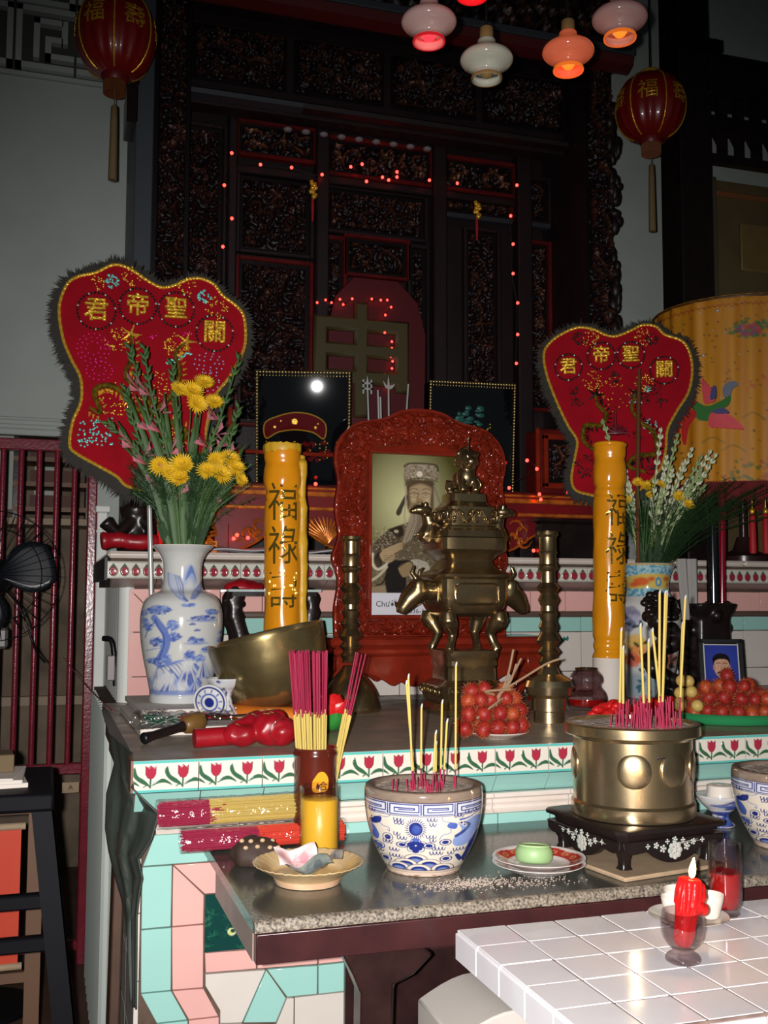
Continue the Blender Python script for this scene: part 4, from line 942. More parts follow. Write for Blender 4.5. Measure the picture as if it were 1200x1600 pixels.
# tall vase: blue landscape under the glaze
WG = rgb(196, 196, 192)
def vase_canvas():
    random.seed(8)
    cv = Canvas(150, -170, 890, 1150, .8, WG); B1, B2, B3 = rgb(58,78,150), rgb(96,118,180), rgb(150,166,204)
    def leafy(x, y, rx, ry, n, c=B1):
        for _ in range(int(n*2.2)):
            a = random.random()*2*PI; q = math.sqrt(random.random()); px, py = x+rx*q*math.cos(a), y+ry*q*math.sin(a)
            cv.ell(px, py, random.uniform(9,22), random.uniform(5,11), random.choice((c, c, B2, B3)), .72, rot=random.uniform(-.8,.4), soft=4)
    cv.ell(580, 120, 52, 110, B3, .9, soft=14); cv.blob([(585,5),(560,60),(540,130),(570,100),(600,70),(630,130),(640,150),(610,40)], B2, .9, soft=5)
    cv.ell(580, 190, 34, 66, WG, .9, soft=14)
    for k in range(6): cv.curve([(400+k*18,70+k*6),(410+k*22,170),(470+k*12,260),(540+k*4,300)], 14, random.choice((B2,B3,B1)), .7, soft=5)
    for k in range(5): cv.curve([(690-k*10,120+k*16),(670-k*14,220),(620-k*8,280)], 14, random.choice((B2,B3)), .7, soft=5)
    leafy(560, 335, 60, 10, 12, B2)
    leafy(330, 375, 90, 32, 40); leafy(245, 510, 40, 34, 18, B2); leafy(320, 635, 60, 36, 26); leafy(440, 500, 50, 40, 22, B2); leafy(450, 590, 60, 34, 24); leafy(210, 430, 26, 60, 12, B2)
    cv.curve([(290,440),(340,500),(380,560),(395,640),(370,720),(330,800)], 54, B2, .95, w1=70, soft=6); cv.curve([(300,450),(330,520),(370,580),(372,660),(340,760)], 12, B1, .8, soft=3)
    cv.curve([(385,560),(420,600),(440,620)], 20, B2, .9, soft=3); cv.curve([(300,470),(250,520),(220,600)], 10, B1, .7); cv.curve([(370,680),(300,690),(230,710)], 9, B2, .7)
    leafy(300, 790, 60, 22, 20); leafy(400, 770, 30, 40, 14, B2)
    for x0, y0, rx in ((690, 445, 120), (640, 630, 90), (740, 700, 60)): cv.ell(x0, y0+14, rx, 12, B2, .7, soft=7); leafy(x0, y0-8, rx*.8, 14, 14)
    leafy(770, 390, 60, 20, 14, B2); leafy(840, 600, 20, 60, 8, B2)
    for x0, y0 in ((600,490),(640,540),(600,600)): cv.poly([(x0-30,y0),(x0,y0-16),(x0+34,y0-4),(x0+24,y0+6),(x0-20,y0+8)], B1, .8, soft=3)
    leafy(580, 740, 40, 36, 20); leafy(650, 770, 60, 30, 16, B2)
    for (x0, y0, x1, y1, n) in ((330,860,580,770,9),(380,900,260,1020,9),(430,880,560,1000,9),(560,960,640,1050,7),(620,830,720,900,6)):
        for k in range(n):
            t = k/n; cv.curve([(x0+(x1-x0)*t*.3, y0+(y1-y0)*t*.3-20),(x0+(x1-x0)*t, y0+(y1-y0)*t),(x0+(x1-x0)*t+60, y0+(y1-y0)*t+70)], 17, random.choice((B1,B1,B2,B2,B3)), .85, soft=5, w1=5)
    for x0, y0, rx, ry in ((330,930,80,110),(450,960,120,110),(580,900,110,120),(640,1000,80,60),(700,860,60,90),(260,980,40,60)):
        cv.blob([(x0-rx,y0+ry*.7),(x0-rx*.5,y0-ry*.2),(x0,y0-ry*.7),(x0+rx*.5,y0-ry*.1),(x0+rx,y0+ry*.7)], B2, .75, soft=14)
        for k in range(11):
            t = -1+2*k/10; cv.curve([(x0+t*rx*.15,y0-ry*.6),(x0+t*rx*.5,y0-ry*.05),(x0+t*rx*.95,y0+ry*.65)], 9, random.choice((WG,WG,B3,B1)), .8, soft=5, w1=14)
    for x0, y0, r in ((570,830,46),(400,930,50),(530,1000,44),(330,980,40)): cv.ell(x0, y0, r, r*1.2, rgb(206,206,204), .75, soft=16)
    cv.line([(150,1055),(890,1055)], 28, B2, .85, soft=12); cv.line([(150,1035),(890,1035)], 10, B1, .6, soft=6)
    cv.line([(150,1100),(890,1100)], 50, WG, .6, soft=14)
    for k in range(6): cv.line([(150, 1080+k*10),(890,1080+k*10)], 3, B3, .3, soft=2)
    return cv
va = thing('floor_vase', 'tall blue and white landscape vase with a flared neck, holding gladioli', 'vase', (.417, 3.43, Z1+.0485), -.10)
VH = .494
pr = dense([(.094,0),(.097,.004),(.098,.02),(.097,.034),(.106,.08),(.119,.14),(.128,.20),(.1305,.25),(.128,.285),(.117,.320),(.095,.340),(.070,.352),(.0625,.370),(.061,.41),(.064,.444),(.076,.470),(.093,.488),(.0985,.494)], 230)
mb = spin_paint(pr, vase_canvas(), 520, 350, lambda z: 1140-z/VH*1300, 460)
part('body', mb, M['porcelain'], va, 180)
part('inner_neck', MB().lathe([(.0985,.494),(.0975,.496),(.090,.488),(.070,.470),(.057,.44),(.055,.36),(.001,.36)], 60, cap0=False), M['white_glaze'], va, 60)

# brass singing bowl on an orange cushion
cu = thing('cushion', 'round orange cloth cushion under the brass singing bowl', 'cushion', (.715, 3.245, Z1))
cm = MB().lathe(dense([(.150,0),(.170,.012),(.174,.026),(.166,.044),(.140,.054),(.08,.050),(.001,.046)], 40), 96)
cm.v = [(x*(1+.012*math.sin(40*math.atan2(y,x))), y*(1+.012*math.sin(40*math.atan2(y,x))), z) for x, y, z in cm.v]
part('pad', cm, M['orange_cloth'], cu, 180)
sb = thing('singing_bowl', 'large tilted brass singing bowl resting on the orange cushion', 'bowl', (.705, 3.245, Z1+.047), rot=(math.radians(-1.5), math.radians(-13.5), 0))
po = dense([(.001,0),(.06,.002),(.105,.014),(.140,.045),(.163,.09),(.175,.14),(.181,.19),(.1835,.222)], 50)
part('bowl', MB().lathe(po+[(.1835,.226),(.180,.2265),(.1765,.222)]+[(max(r-.0065,.001), z+.004) for r, z in po[::-1][3:]], 96), M['bowl_brass'], sb, 60)
# brown mallet with a leather-wrapped head
ml = thing('mallet', 'dark wooden mallet with a tan padded head on the counter', 'mallet', (.262, 2.84, Z1+.0155), rot=(0, math.radians(-9), .55))
part('handle', MB().tube([(-.005,0,0),(.02,0,0),(.10,0,0),(.12,0,0)], [.0155,.012,.0125,.016], 16), M['black_wood'], ml, 60)
part('head', MB().tube([(.118,0,0),(.125,0,0),(.15,0,0),(.175,0,0),(.188,0,0),(.190,0,0)], [.016,.022,.028,.027,.018,.010], 20), mat('leather', rgb(116, 84, 40), .4, var=.5, c2=rgb(70,48,24), scale=30), ml, 60)
part('end_cap', MB().ball((-.008,0,0), (.010,.016,.016), 14, 10), M['black_metal'], ml, 60)
rm = thing('wrapped_mallet', 'mallet bundled in shiny red plastic beside the orange cushion', 'mallet', (.37, 2.70, Z1+.027), .06)
g = MB().tube(spline([(-.005,0,0),(.07,.002,.002),(.14,.0,.004)], 6), [.024]*13, 18)
part('handle', g, M['red_cloth'], rm, 60)
g = MB().ball((.185,-.008,.018), (.046,.042,.042), 26, 16); g.ball((.215,-.03,.012), (.038,.036,.036), 22, 14).ball((.14,.02,.018), (.05,.035,.034), 20, 14).ball((.19,.04,.028), (.06,.04,.036), 20, 14).ball((.11,-.01,.006), (.05,.032,.030), 20, 12)
g.v = [(x+.006*fbm(x*30,y*30,z*30), y+.006*fbm(y*30,z*30,x*30+4), max(-.025, z+.008*fbm(z*30,x*30,7))) for x, y, z in g.v]
part('bundle', g, M['red_cloth'], rm, 180, remesh=.004)
part('plastic_ring', MB().tube([(.205+.030*math.cos(t), -.058-.004*math.sin(t), .016+.030*math.sin(t)) for t in np.linspace(.3, 4.2, 20)], .0022, 6), M['thin_plastic'], rm, 60)
# glittery foil packet across the front of the vase
def foil(name, label, loc, rotz, L, Wd, Ht, cols, seed):
    random.seed(seed); t = thing(name, label, 'packet', loc, rotz)
    for ci, c in enumerate(cols):
        m = MB()
        for k in range(16):
            x0 = random.uniform(0, L*.9); m.tube([(x0, random.uniform(-Wd, Wd)*.6, random.uniform(.006, Ht)), (x0+random.uniform(.03,.09), random.uniform(-Wd, Wd)*.6, random.uniform(.006, Ht))], random.uniform(.003,.007), 6, flat=.4)
        part('sweet', m, c, t) if ci else tag(part('filling', m, c, t), None, kind='stuff')
    w = MB().grid(50, 24, lambda u, v: (-.02+u*(L+.04), (Wd+.006*fbm(u*14, v*6, seed))*math.cos(2*PI*v), max(.001, Ht*.55+Ht*(.62+.25*fbm(u*16, v*7, seed+2))*math.sin(2*PI*v))))
    part('clear_film', w, M['thin_plastic'], t, 0)
foil('plastic_packet', 'crinkled clear packet with red and gold contents before the vase', (.30, 3.04, Z1+.0225), -.02, .20, .035, .030, (M['gold_foil'], M['bright_red'], mat('dark_purple', rgb(60,36,50), .4)), 2)
foil('plastic_packet', 'small crumpled clear bag with green contents at the counter corner', (.255, 2.96, Z1+.0225), .3, .055, .035, .040, (mat('foil_green', rgb(40,96,76), .4), M['silver']), 6)
# blue and white stemmed dish lying behind the bowl
sd = thing('stemmed_dish', 'blue and white stemmed dish half hidden behind the brass bowl', 'dish', (.525, 3.20, Z1+.0225), .3)
cv = Canvas(0, 0, 200, 140, 1, rgb(204, 204, 206)); random.seed(5)
for k in range(46):
    x, y = random.uniform(0,200), random.uniform(10,140); cv.blob([(x-9,y),(x-2,y-7),(x+9,y+1),(x,y+6)], random.choice((BL,BL2)), .9)
pr = dense([(.036,0),(.040,.004),(.030,.020),(.020,.042),(.017,.062),(.026,.078),(.045,.092),(.060,.112),(.058,.114),(.040,.100),(.001,.094)], 70)
m = MB().lathe(pr, 60); m.c = cv.get([100+99*math.cos(2*PI*(i % 60)/60) for i in range(len(m.v))], [138-v[2]/.114*136 for v in m.v])
part('dish', m, M['porcelain'], sd, 180)
ch = thing('painted_dish', 'small blue and white saucer leaning on its edge before the vase', 'dish', (.472, 3.14, Z1+.0235), rot=(math.radians(68), 0, .25))
cv = Canvas(-60,-60,60,60,1.5, rgb(206,206,204)); cv.ell(0,0,52,52,BL,ring=5); cv.ell(0,0,30,30,BL2,ring=6); cv.ell(0,0,17,17,BL); 
for k in range(10): a = k*.628; cv.ell(40*math.cos(a), 40*math.sin(a), 6, 4, BL2, rot=a)
pr = dense([(.022,0),(.024,.002),(.050,.011),(.049,.0125),(.024,.005),(.001,.004)], 36); m = MB().lathe(pr, 50); m.c = cv.get([v[0]*1180 for v in m.v], [v[1]*1180 for v in m.v])
m.move((0,.048,0)); part('saucer', m, M['porcelain'], ch, 180)

# black carved stand with a glass shelf and a folded red cloth, behind the yellow candle
bs = thing('carved_stand', 'small black carved wooden stand behind the left yellow candle', 'stand', (.765, 3.72, Z1))
random.seed(9)
for sx, sy in ((-1,-1),(1,-1),(-1,1),(1,1)):
    m = MB(); 
    for k in range(24):
        t = k/23; m.ball((sx*(.125+.014*math.sin(t*9)), sy*.05, .02+.37*t), (.026+.010*random.random(), .024, .026+.008*random.random()), 10, 8)
    for k in range(10): m.ball((sx*(.125+random.uniform(-.03,.03)), sy*.05-.012, random.uniform(.03,.37)), random.uniform(.010,.018), 8, 6)
    part('carved_leg', m, M['black_wood'], bs, 180, remesh=.005)
part('glass_shelf', MB().box(-.165, .165, -.085, .085, .398, .406), mat('pale_glass', rgb(176, 190, 188), .1), bs)
part('top_rail', MB().box(-.15, .15, -.075, .075, .382, .398), M['black_wood'], bs)
rc = thing('folded_cloth', 'dark red cloth folded on top of the carved black stand', 'cloth', (.665, 3.70, Z1+.4065))
m = MB().ball((0,0,.0), (.075,.05,.036), 30, 16); m.v = [(x+.012*fbm(x*20,y*20), y, max(0, z*(1+.5*fbm(x*18, y*18, 4)))) for x, y, z in m.v]
part('cloth', m, M['red_cloth'], rc, 180)
# ------------------------------------------------------------------ tall yellow candles with raised gilt lettering
def tall_candle(label, loc, H, r, paper, drip, rz, lean):
    t = thing('tall_candle', label, 'candle', loc, rot=(0, lean, rz))
    z0 = .165 if paper else 0
    prof = []
    n = 130
    for i in range(n):
        z = z0+(H-z0)*i/(n-1); u = (H-z)/H
        q = r
        for zc, d, w in ((.06,-.05,.016),(.125,.05,.03),(.17,-.06,.010),(.20,-.05,.006),(.76,-.05,.008),(.80,-.06,.008),(.84,.06,.02),(.875,-.06,.007),(.90,-.06,.007),(.94,.04,.02)):
            q += r*d*1.5*math.exp(-((u-zc)/w)**2)
        q += r*.02*math.sin(u*30)
        prof.append((q, z))
    prof += [(r*.9, H+.004), (r*.5, H-.004), (.002, H-.006)]
    wob = lambda a, z: 1+.012*math.sin(3*a+z*20)+.008*math.sin(7*a-z*33)
    body = part('wax', MB().lathe(prof, 48, wob=wob), M['yellow_wax'], t, 180)
    if paper: part('paper_sleeve', MB().lathe([(r*.98,0),(r*1.0,.002),(r*1.0,.166),(r*.97,.168)], 40), M['paper'], t, 60)
    for k, s in enumerate('福祿壽'):
        me = text_mesh(s, r*1.8, .0008, M['gold_foil'], 3)
        zc = H*(.777-.165*k) if not paper else H*(.73-.148*k)
        nv = len(me.vertices); co = np.empty(nv*3, np.float32); me.vertices.foreach_get('co', co); co = co.reshape(-1, 3)
        th = co[:, 0]/r; rr = r*1.035+np.abs(co[:, 2])*1.0+co[:, 2]
        v = np.stack([rr*np.sin(th), -rr*np.cos(th), zc+co[:, 1]*1.25], 1)
        me.vertices.foreach_set('co', v.astype(np.float32).ravel()); me.update()
        link('gilt_character', me, body)
    if drip:
        random.seed(3); m = MB()
        for q in range(7):
            a = .05+q*.10+random.uniform(-.04,.04); zt, zb = H*random.uniform(.90,.985), H*random.uniform(.12,.55)
            pts = []; rr = []
            for i in range(16):
                u = i/15; rr.append(r*(.22+.16*random.random()+.10*(i == 15))); z = zt+(zb-zt)*u
                pts.append((r*1.08*math.cos(a+.03*math.sin(u*9)), r*1.08*math.sin(a), z))
            m.tube(pts, rr, 8)
        part('wax_drips', m, M['yellow_wax_pale'], body, 180, remesh=.005)
        m = MB(); n_ = 40
        R = [[(r*k*(1+.05*math.sin(11*j*2*PI/n_)+.04*random.random())*math.cos(2*PI*j/n_), r*k*math.sin(2*PI*j/n_), H+z+ (.006*random.random() if k > .8 else 0)) for j in range(n_)] for k, z in ((1.0,-.02),(1.04,.0),(1.0,.010),(.9,.006),(.6,-.006),(.1,-.008))]
        part('melted_rim', m.rings(R), M['yellow_wax_pale'], t, 60)
    else:
        part('collar', MB().lathe([(r*1.0,H-.012),(r*1.08,H-.006),(r*1.08,H),(r*1.0,H+.005)], 40), M['yellow_wax'], t, 60)
    part('wick', MB().tube([(0,0,H-.005),(.002,0,H+.012)], .0025, 6), M['black_metal'], t)
    return t
tall_candle('tall yellow candle with melted drips behind the brass singing bowl', (.768, 3.52, Z1), .888, .0615, False, True, -.16, -.01)
tall_candle('tall ribbed yellow candle with a white paper sleeve, at the right', (1.945, 3.42, Z1), .945, .0575, True, False, .12, .022)

# ------------------------------------------------------------------ brass candlesticks
prof = [(85,-10),(88,20),(72,40),(72,150),(80,165),(70,185),(70,260),(85,275),(78,300),(60,320),(62,380),(60,410),(98,455),(60,500),(85,550),(60,600),(62,640),(78,660),(60,720),(80,770),(62,810),(105,880),(62,930),(95,970),(60,1010),(85,1050),(62,1090),(75,1110),(95,1150),(182,1200),(197,1250),(184,1310),(142,1340),(142,1440),(126,1450),(126,1536)]
def candlestick(label, loc, H, k, base):
    t = thing('brass_candlestick', label, 'candlestick', loc, 0, 'tall turned brass candlesticks')
    P = [(w*k, H*(1536-cy)/1546) for w, cy in prof][::-1]
    up_ = [p for p in P if p[1] > H*(1536-1120)/1546]
    part('stem', MB().lathe(up_[:-1]+[(up_[-1][0], up_[-1][1]-.002),(up_[-1][0]-.004, H),(.028, H),(.026, H-.03),(.001, H-.03)], 40), M['old_brass'], t, 28)
    if base == 'dome':
        part('base', MB().lathe(dense([(.100,0),(.104,.008),(.100,.030),(.088,.066),(.066,.100),(.040,.128),(.024,.150)], 30), 48), M['old_brass'], t, 40)
    else:
        part('base', MB().lathe([p for p in P if p[1] <= H*(1536-1090)/1546], 48), M['brass'], t, 28)
    return t
candlestick('turned brass candlestick left of the red carved portrait frame', (.985, 3.45, Z1), .588, .000405, 'dome')
candlestick('turned brass candlestick right of the bronze tripod censer', (1.488, 2.98, Z1), .588, .000373, 'drum')

# ------------------------------------------------------------------ square bronze censer with a lion lid
tc = thing('lion_censer', 'square brass censer with a lion finial, beast handles and four curved legs', 'censer', (1.335, 3.30, Z1))
B = M['old_brass']
zz = lambda y: (1112-y)*.00214
tbase = part('base', MB().sq([(.094,0),(.118,.004),(.122,.02),(.104,.034),(.112,.05),(.120,.075),(.113,.094),(.100,.104)], 48, 9), B, tc, 30)
random.seed(13)
sc_m = MB()
for f in range(4):
    k0 = sc_m.mark()
    for q in range(5):
        cx = -.08+q*.04; sc_m.tube([(cx+.016*(1-t*.6)*math.cos(t*5+q), -.121, .078+.014*(1-t*.5)*math.sin(t*5+q)) for t in np.linspace(0,1,12)], .005, 6)
    sc_m.xf(Matrix.Rotation(f*PI/2, 4, 'Z'), k0)
part('base_scrollwork', sc_m, B, tbase, 60)
part('plinth', MB().sq([(.096,.104),(.088,.112),(.086,.150),(.090,.16),(.088,.175),(.094,.190),(.094,.207)], 48, 9), B, tc, 30)
for sx in (-1, 1):
    for sy in (-1, 1):
        m = MB().tube([(sx*u, sy*u, z) for u, z in ((.078,.207),(.084,.214),(.074,.235),(.066,.262),(.078,.290),(.092,.312),(.090,.335))], [.017,.014,.013,.016,.026,.030,.024], 14)
        m.ball((sx*.092, sy*.092, .296), .022, 12, 8)
        part('leg', m, B, tc, 180, remesh=.004)
tbody = part('body', MB().sq([(.080,.318),(.100,.330),(.112,.352),(.118,.385),(.1195,.42),(.118,.440),(.128,.448),(.130,.456),(.118,.464),(.094,.474),(.082,.490),(.078,.504),(.088,.514),(.092,.520),(.112,.532),(.117,.538),(.117,.575),(.112,.580),(.108,.600),(.100,.606)], 56, 9), B, tc, 30)
for f in range(4):
    fr_ = MB().tube([(.075*max(-1,min(1,1.25*math.cos(t)))*1.0, -.1195, .392+.034*max(-1,min(1,1.3*math.sin(t)))) for t in np.linspace(0, 2*PI, 40)], .0035, 6)
    part('panel_rim', fr_, B, tbody, 60, rot=(0,0,f*PI/2))
tlid = part('lid', MB().sq([(.096,.606),(.098,.612),(.086,.618),(.086,.680),(.072,.690),(.064,.70),(.062,.725),(.050,.733)], 48, 8), B, tc, 30)
m = MB()
for f in range(4):
    k0 = m.mark()
    for q in range(6):
        cx = -.07+q*.028; m.tube([(cx+.012*math.cos(t*6.3+q*2), -.088, .648+.020*math.sin(t*6.3)) for t in np.linspace(0,.85,10)], .0045, 6)
        m.ball((cx+.004, -.088, .65+random.uniform(-.016,.016)), .007, 8, 6)
    m.xf(Matrix.Rotation(f*PI/2, 4, 'Z'), k0)
part('pierced_band', m, B, tlid, 60)
# lion finial: one continuous cast figure, head towards the viewer
L = MB()
L.ball((0,.015,.775), (.034,.055,.034), 16, 10).ball((0,-.025,.785), (.032,.032,.042), 16, 10).ball((0,-.045,.842), (.034,.032,.034), 18, 12).ball((0,-.070,.832), (.020,.018,.016), 12, 8)
for s_ in (-1,1):
    L.tube([(s_*.020,-.035,.775),(s_*.024,-.050,.752),(s_*.022,-.055,.733)], [.016,.012,.013], 10); L.tube([(s_*.026,.045,.775),(s_*.032,.055,.750),(s_*.028,.045,.733)], [.020,.014,.013], 10)
    L.ball((s_*.032,-.040,.862), (.012,.010,.010), 8, 6); L.ball((s_*.014,-.072,.850), .008, 8, 6)
for k in range(18):
    a = random.random()*2*PI; L.ball((.032*math.cos(a), -.030+.010*math.sin(a*2), .842+.034*math.sin(a)), .012, 8, 6)
L.tube([(.0,.065,.79),(.03,.085,.80),(.05,.085,.83),(.045,.08,.865),(.02,.08,.875)], [.010,.011,.010,.009,.006], 8)
L.tube([(.03,.02,.785),(.055,.02,.79),(.075,.02,.765),(.062,.02,.745)], [.008,.007,.006,.004], 8)
L.tube([(0,-.045,.872),(0,-.045,.91)], [.005,.003], 6); L.ball((0,-.045,.912), (.010,.010,.004), 8, 6)
part('lion_finial', L, B, tlid, 180, remesh=.0035)
# climbing beasts on the collar and beast-head handles low on the sides
for s_ in (-1, 1):
    m = MB(); X = lambda u: s_*u
    m.tube([(X(.118),0,.585),(X(.132),0,.615),(X(.122),0,.650),(X(.128),0,.690)], [.026,.030,.024,.022], 12); m.ball((X(.150),0,.712), (.034,.022,.022), 14, 10); m.ball((X(.180),0,.706), (.014,.014,.012), 10, 8)
    for y in (-.016,.016):
        m.tube([(X(.125),y,.66),(X(.105),y,.655),(X(.090),y,.640)], [.010,.008,.009], 8); m.tube([(X(.132),y,.615),(X(.150),y,.595),(X(.128),y,.575)], [.014,.010,.010], 8); m.ball((X(.140),y,.735), (.008,.005,.012), 8, 6)
    m.tube([(X(.14),0,.60),(X(.17),0,.61),(X(.185),0,.595)], [.007,.005,.003], 6)
    m.v = [(x, y, .562+(z-.575)*.80) for x, y, z in m.v]
    part('climbing_beast', m, B, tc, 180, remesh=.0035)
    m = MB()
    m.tube([(X(.105),0,.40),(X(.135),0,.405),(X(.165),0,.400),(X(.195),0,.372),(X(.218),0,.340),(X(.222),0,.328)], [.034,.036,.042,.034,.022,.016], 16)
    for y in (-.03,.03):
        m.ball((X(.165),y,.418), (.022,.012,.026), 10, 8); m.ball((X(.198),y*.75,.385), (.008,.008,.008), 8, 6)
    m.tube([(X(.165),0,.44),(X(.185),0,.462),(X(.175),0,.487)], [.010,.008,.005], 8); m.tube([(X(.155),.015,.43),(X(.150),.015,.470),(X(.135),.015,.48)], [.010,.007,.004], 8)
    m.tube([(X(.21),.014,.335),(X(.235),.014,.355),(X(.24),.014,.378)], [.006,.005,.002], 6)
    part('beast_handle', m, B, tc, 180, remesh=.0035)
# ------------------------------------------------------------------ carved red frame with the sepia portrait, on its low stand
FY = 3.68
sd = thing('carved_stand', 'low red lacquered stand with a scalloped apron under the portrait', 'stand', (1.375, FY+.02, Z1))
part('top', MB().box(-.425, .425, -.13, .13, .205, .238, .008), M['red_lacquer'], sd)
part('top_mould', MB().box(-.41, .41, -.118, .118, .172, .205, .01), M['red_lacquer'], sd)
ap = [(-.40,.172)]+spline([(-.40,.13),(-.375,.10),(-.355,.085),(-.34,.10),(-.30,.112),(-.25,.098),(-.215,.080),(-.19,.066),(-.16,.078),(-.135,.066),(-.10,.062),(-.06,.08),(0,.058),(.06,.08),(.10,.062),(.135,.066),(.16,.078),(.19,.066),(.215,.080),(.25,.098),(.30,.112),(.34,.10),(.355,.085),(.375,.10),(.40,.13)], 4)+[(.40,.172)]
bevel(part('scalloped_apron', MB().prism(ap, -.108, -.086), M['red_lacquer'], sd), .005)
bevel(part('scalloped_apron', MB().prism(ap, .086, .108), M['red_lacquer'], sd), .005)
for sx in (-1, 1):
    for sy in (-1, 1):
        pts = spline([(.36,.172),(.395,.13),(.425,.085),(.415,.04),(.385,.0),(.345,.0),(.365,.05),(.355,.09),(.33,.12)], 5)
        bevel(part('leg', MB().prism([(sx*a, b) for a, b in pts]+[(sx*.33,.172)], sy*.09-.02, sy*.09+.02), M['red_lacquer'], sd), .006)
pf = thing('portrait_frame', 'carved red lacquer frame holding a sepia portrait of a seated person in court dress', 'picture frame', (1.318, FY, Z1+.2385))
def Pz(z): return z-(Z1+.2385)
out = spline([(-.333,.0),(-.335,.10),(-.322,.20),(-.345,.28),(-.322,.36),(-.335,.46),(-.325,.56),(-.338,.64),(-.320,.715),(-.255,.775),(-.150,.800),(-.08,.832),(0,.842),(.08,.832),(.150,.800),(.255,.775),(.320,.715),(.338,.64),(.325,.56),(.335,.46),(.322,.36),(.345,.28),(.322,.20),(.335,.10),(.333,.0)], 6)
px0, px1, pz0, pz1 = -.197, .197, Pz(1.500), Pz(2.090)
mb = MB()  # frame ring: outer scalloped outline to inner rectangle
N = 420
def ray_out(a):
    best = None; dx, dz = math.cos(a), math.sin(a); c = (0, .38)
    for i in range(len(out)-1):
        (x0, z0), (x1, z1) = out[i], out[i+1]; ex, ez = x1-x0, z1-z0; den = dx*ez-dz*ex
        if abs(den) < 1e-9: continue
        t = ((x0-c[0])*ez-(z0-c[1])*ex)/den; u = ((x0-c[0])*dz-(z0-c[1])*dx)/den
        if t > 0 and -1e-6 <= u <= 1+1e-6: best = max(best or 0, t)
    if best is None: best = .38/max(1e-6, -dz)
    return best
R = []
for i in range(N):
    a = 2*PI*i/N; t = ray_out(a); dx, dz = math.cos(a), math.sin(a)
    ti = min((px1/dx if dx > 1e-6 else 9), (px0/dx if dx < -1e-6 else 9), ((pz1-.38)/dz if dz > 1e-6 else 9), ((pz0-.38)/dz if dz < -1e-6 else 9))
    row = []
    for k in range(33):
        q = k/32; rr = ti+(t-ti)*q
        x, z = rr*dx, .38+rr*dz
        h = .018+.030*math.sin(PI*min(1, q*1.06))
        if .2 < q < .93: h += .030*abs(fbm(x*34, z*34, 1.5))+.016*fbm(x*95, z*95, 4)
        row.append((x, -h, z))
    R.append([(ti*dx, .0, .38+ti*dz)]+row+[(t*dx, .0, .38+t*dz)])
R.append(R[0]); mb.rings(R, False, False, closed=False)
cfr = part('carved_frame', mb, M['red_lacquer'], pf, 60)
part('backing', MB().box(px0-.01, px1+.01, .0, .012, pz0-.01, pz1+.01), M['dark_wood'], pf)
fil = MB()
for x0, x1, z0, z1 in ((px0-.012,px0,pz0,pz1),(px1,px1+.012,pz0,pz1),(px0-.012,px1+.012,pz1,pz1+.012),(px0-.012,px1+.012,pz0-.012,pz0)): fil.box(x0, x1, -.03, -.012, z0, z1, .002)
part('inner_fillet', fil, M['red_lacquer'], pf)
random.seed(17); kn = MB()
for _ in range(150):
    a = random.random()*2*PI; t = ray_out(a); dx, dz = math.cos(a), math.sin(a)
    ti = min((px1/dx if dx > 1e-6 else 9), (px0/dx if dx < -1e-6 else 9), ((pz1-.38)/dz if dz > 1e-6 else 9), ((pz0-.38)/dz if dz < -1e-6 else 9))
    q = random.uniform(.3, .85); x, z = (ti+(t-ti)*q)*dx, .38+(ti+(t-ti)*q)*dz; b = random.random()*6.3; s = random.uniform(.010, .022)
    kn.tube([(x+s*math.cos(b+u*3.4)*(.4+.6*u), -.054, z+s*math.sin(b+u*3.4)*(.4+.6*u)) for u in np.linspace(0,1,7)], [.003,.006,.008,.008,.006,.005,.003], 6)
part('carved_scrolls', kn, M['red_lacquer'], cfr, 60)
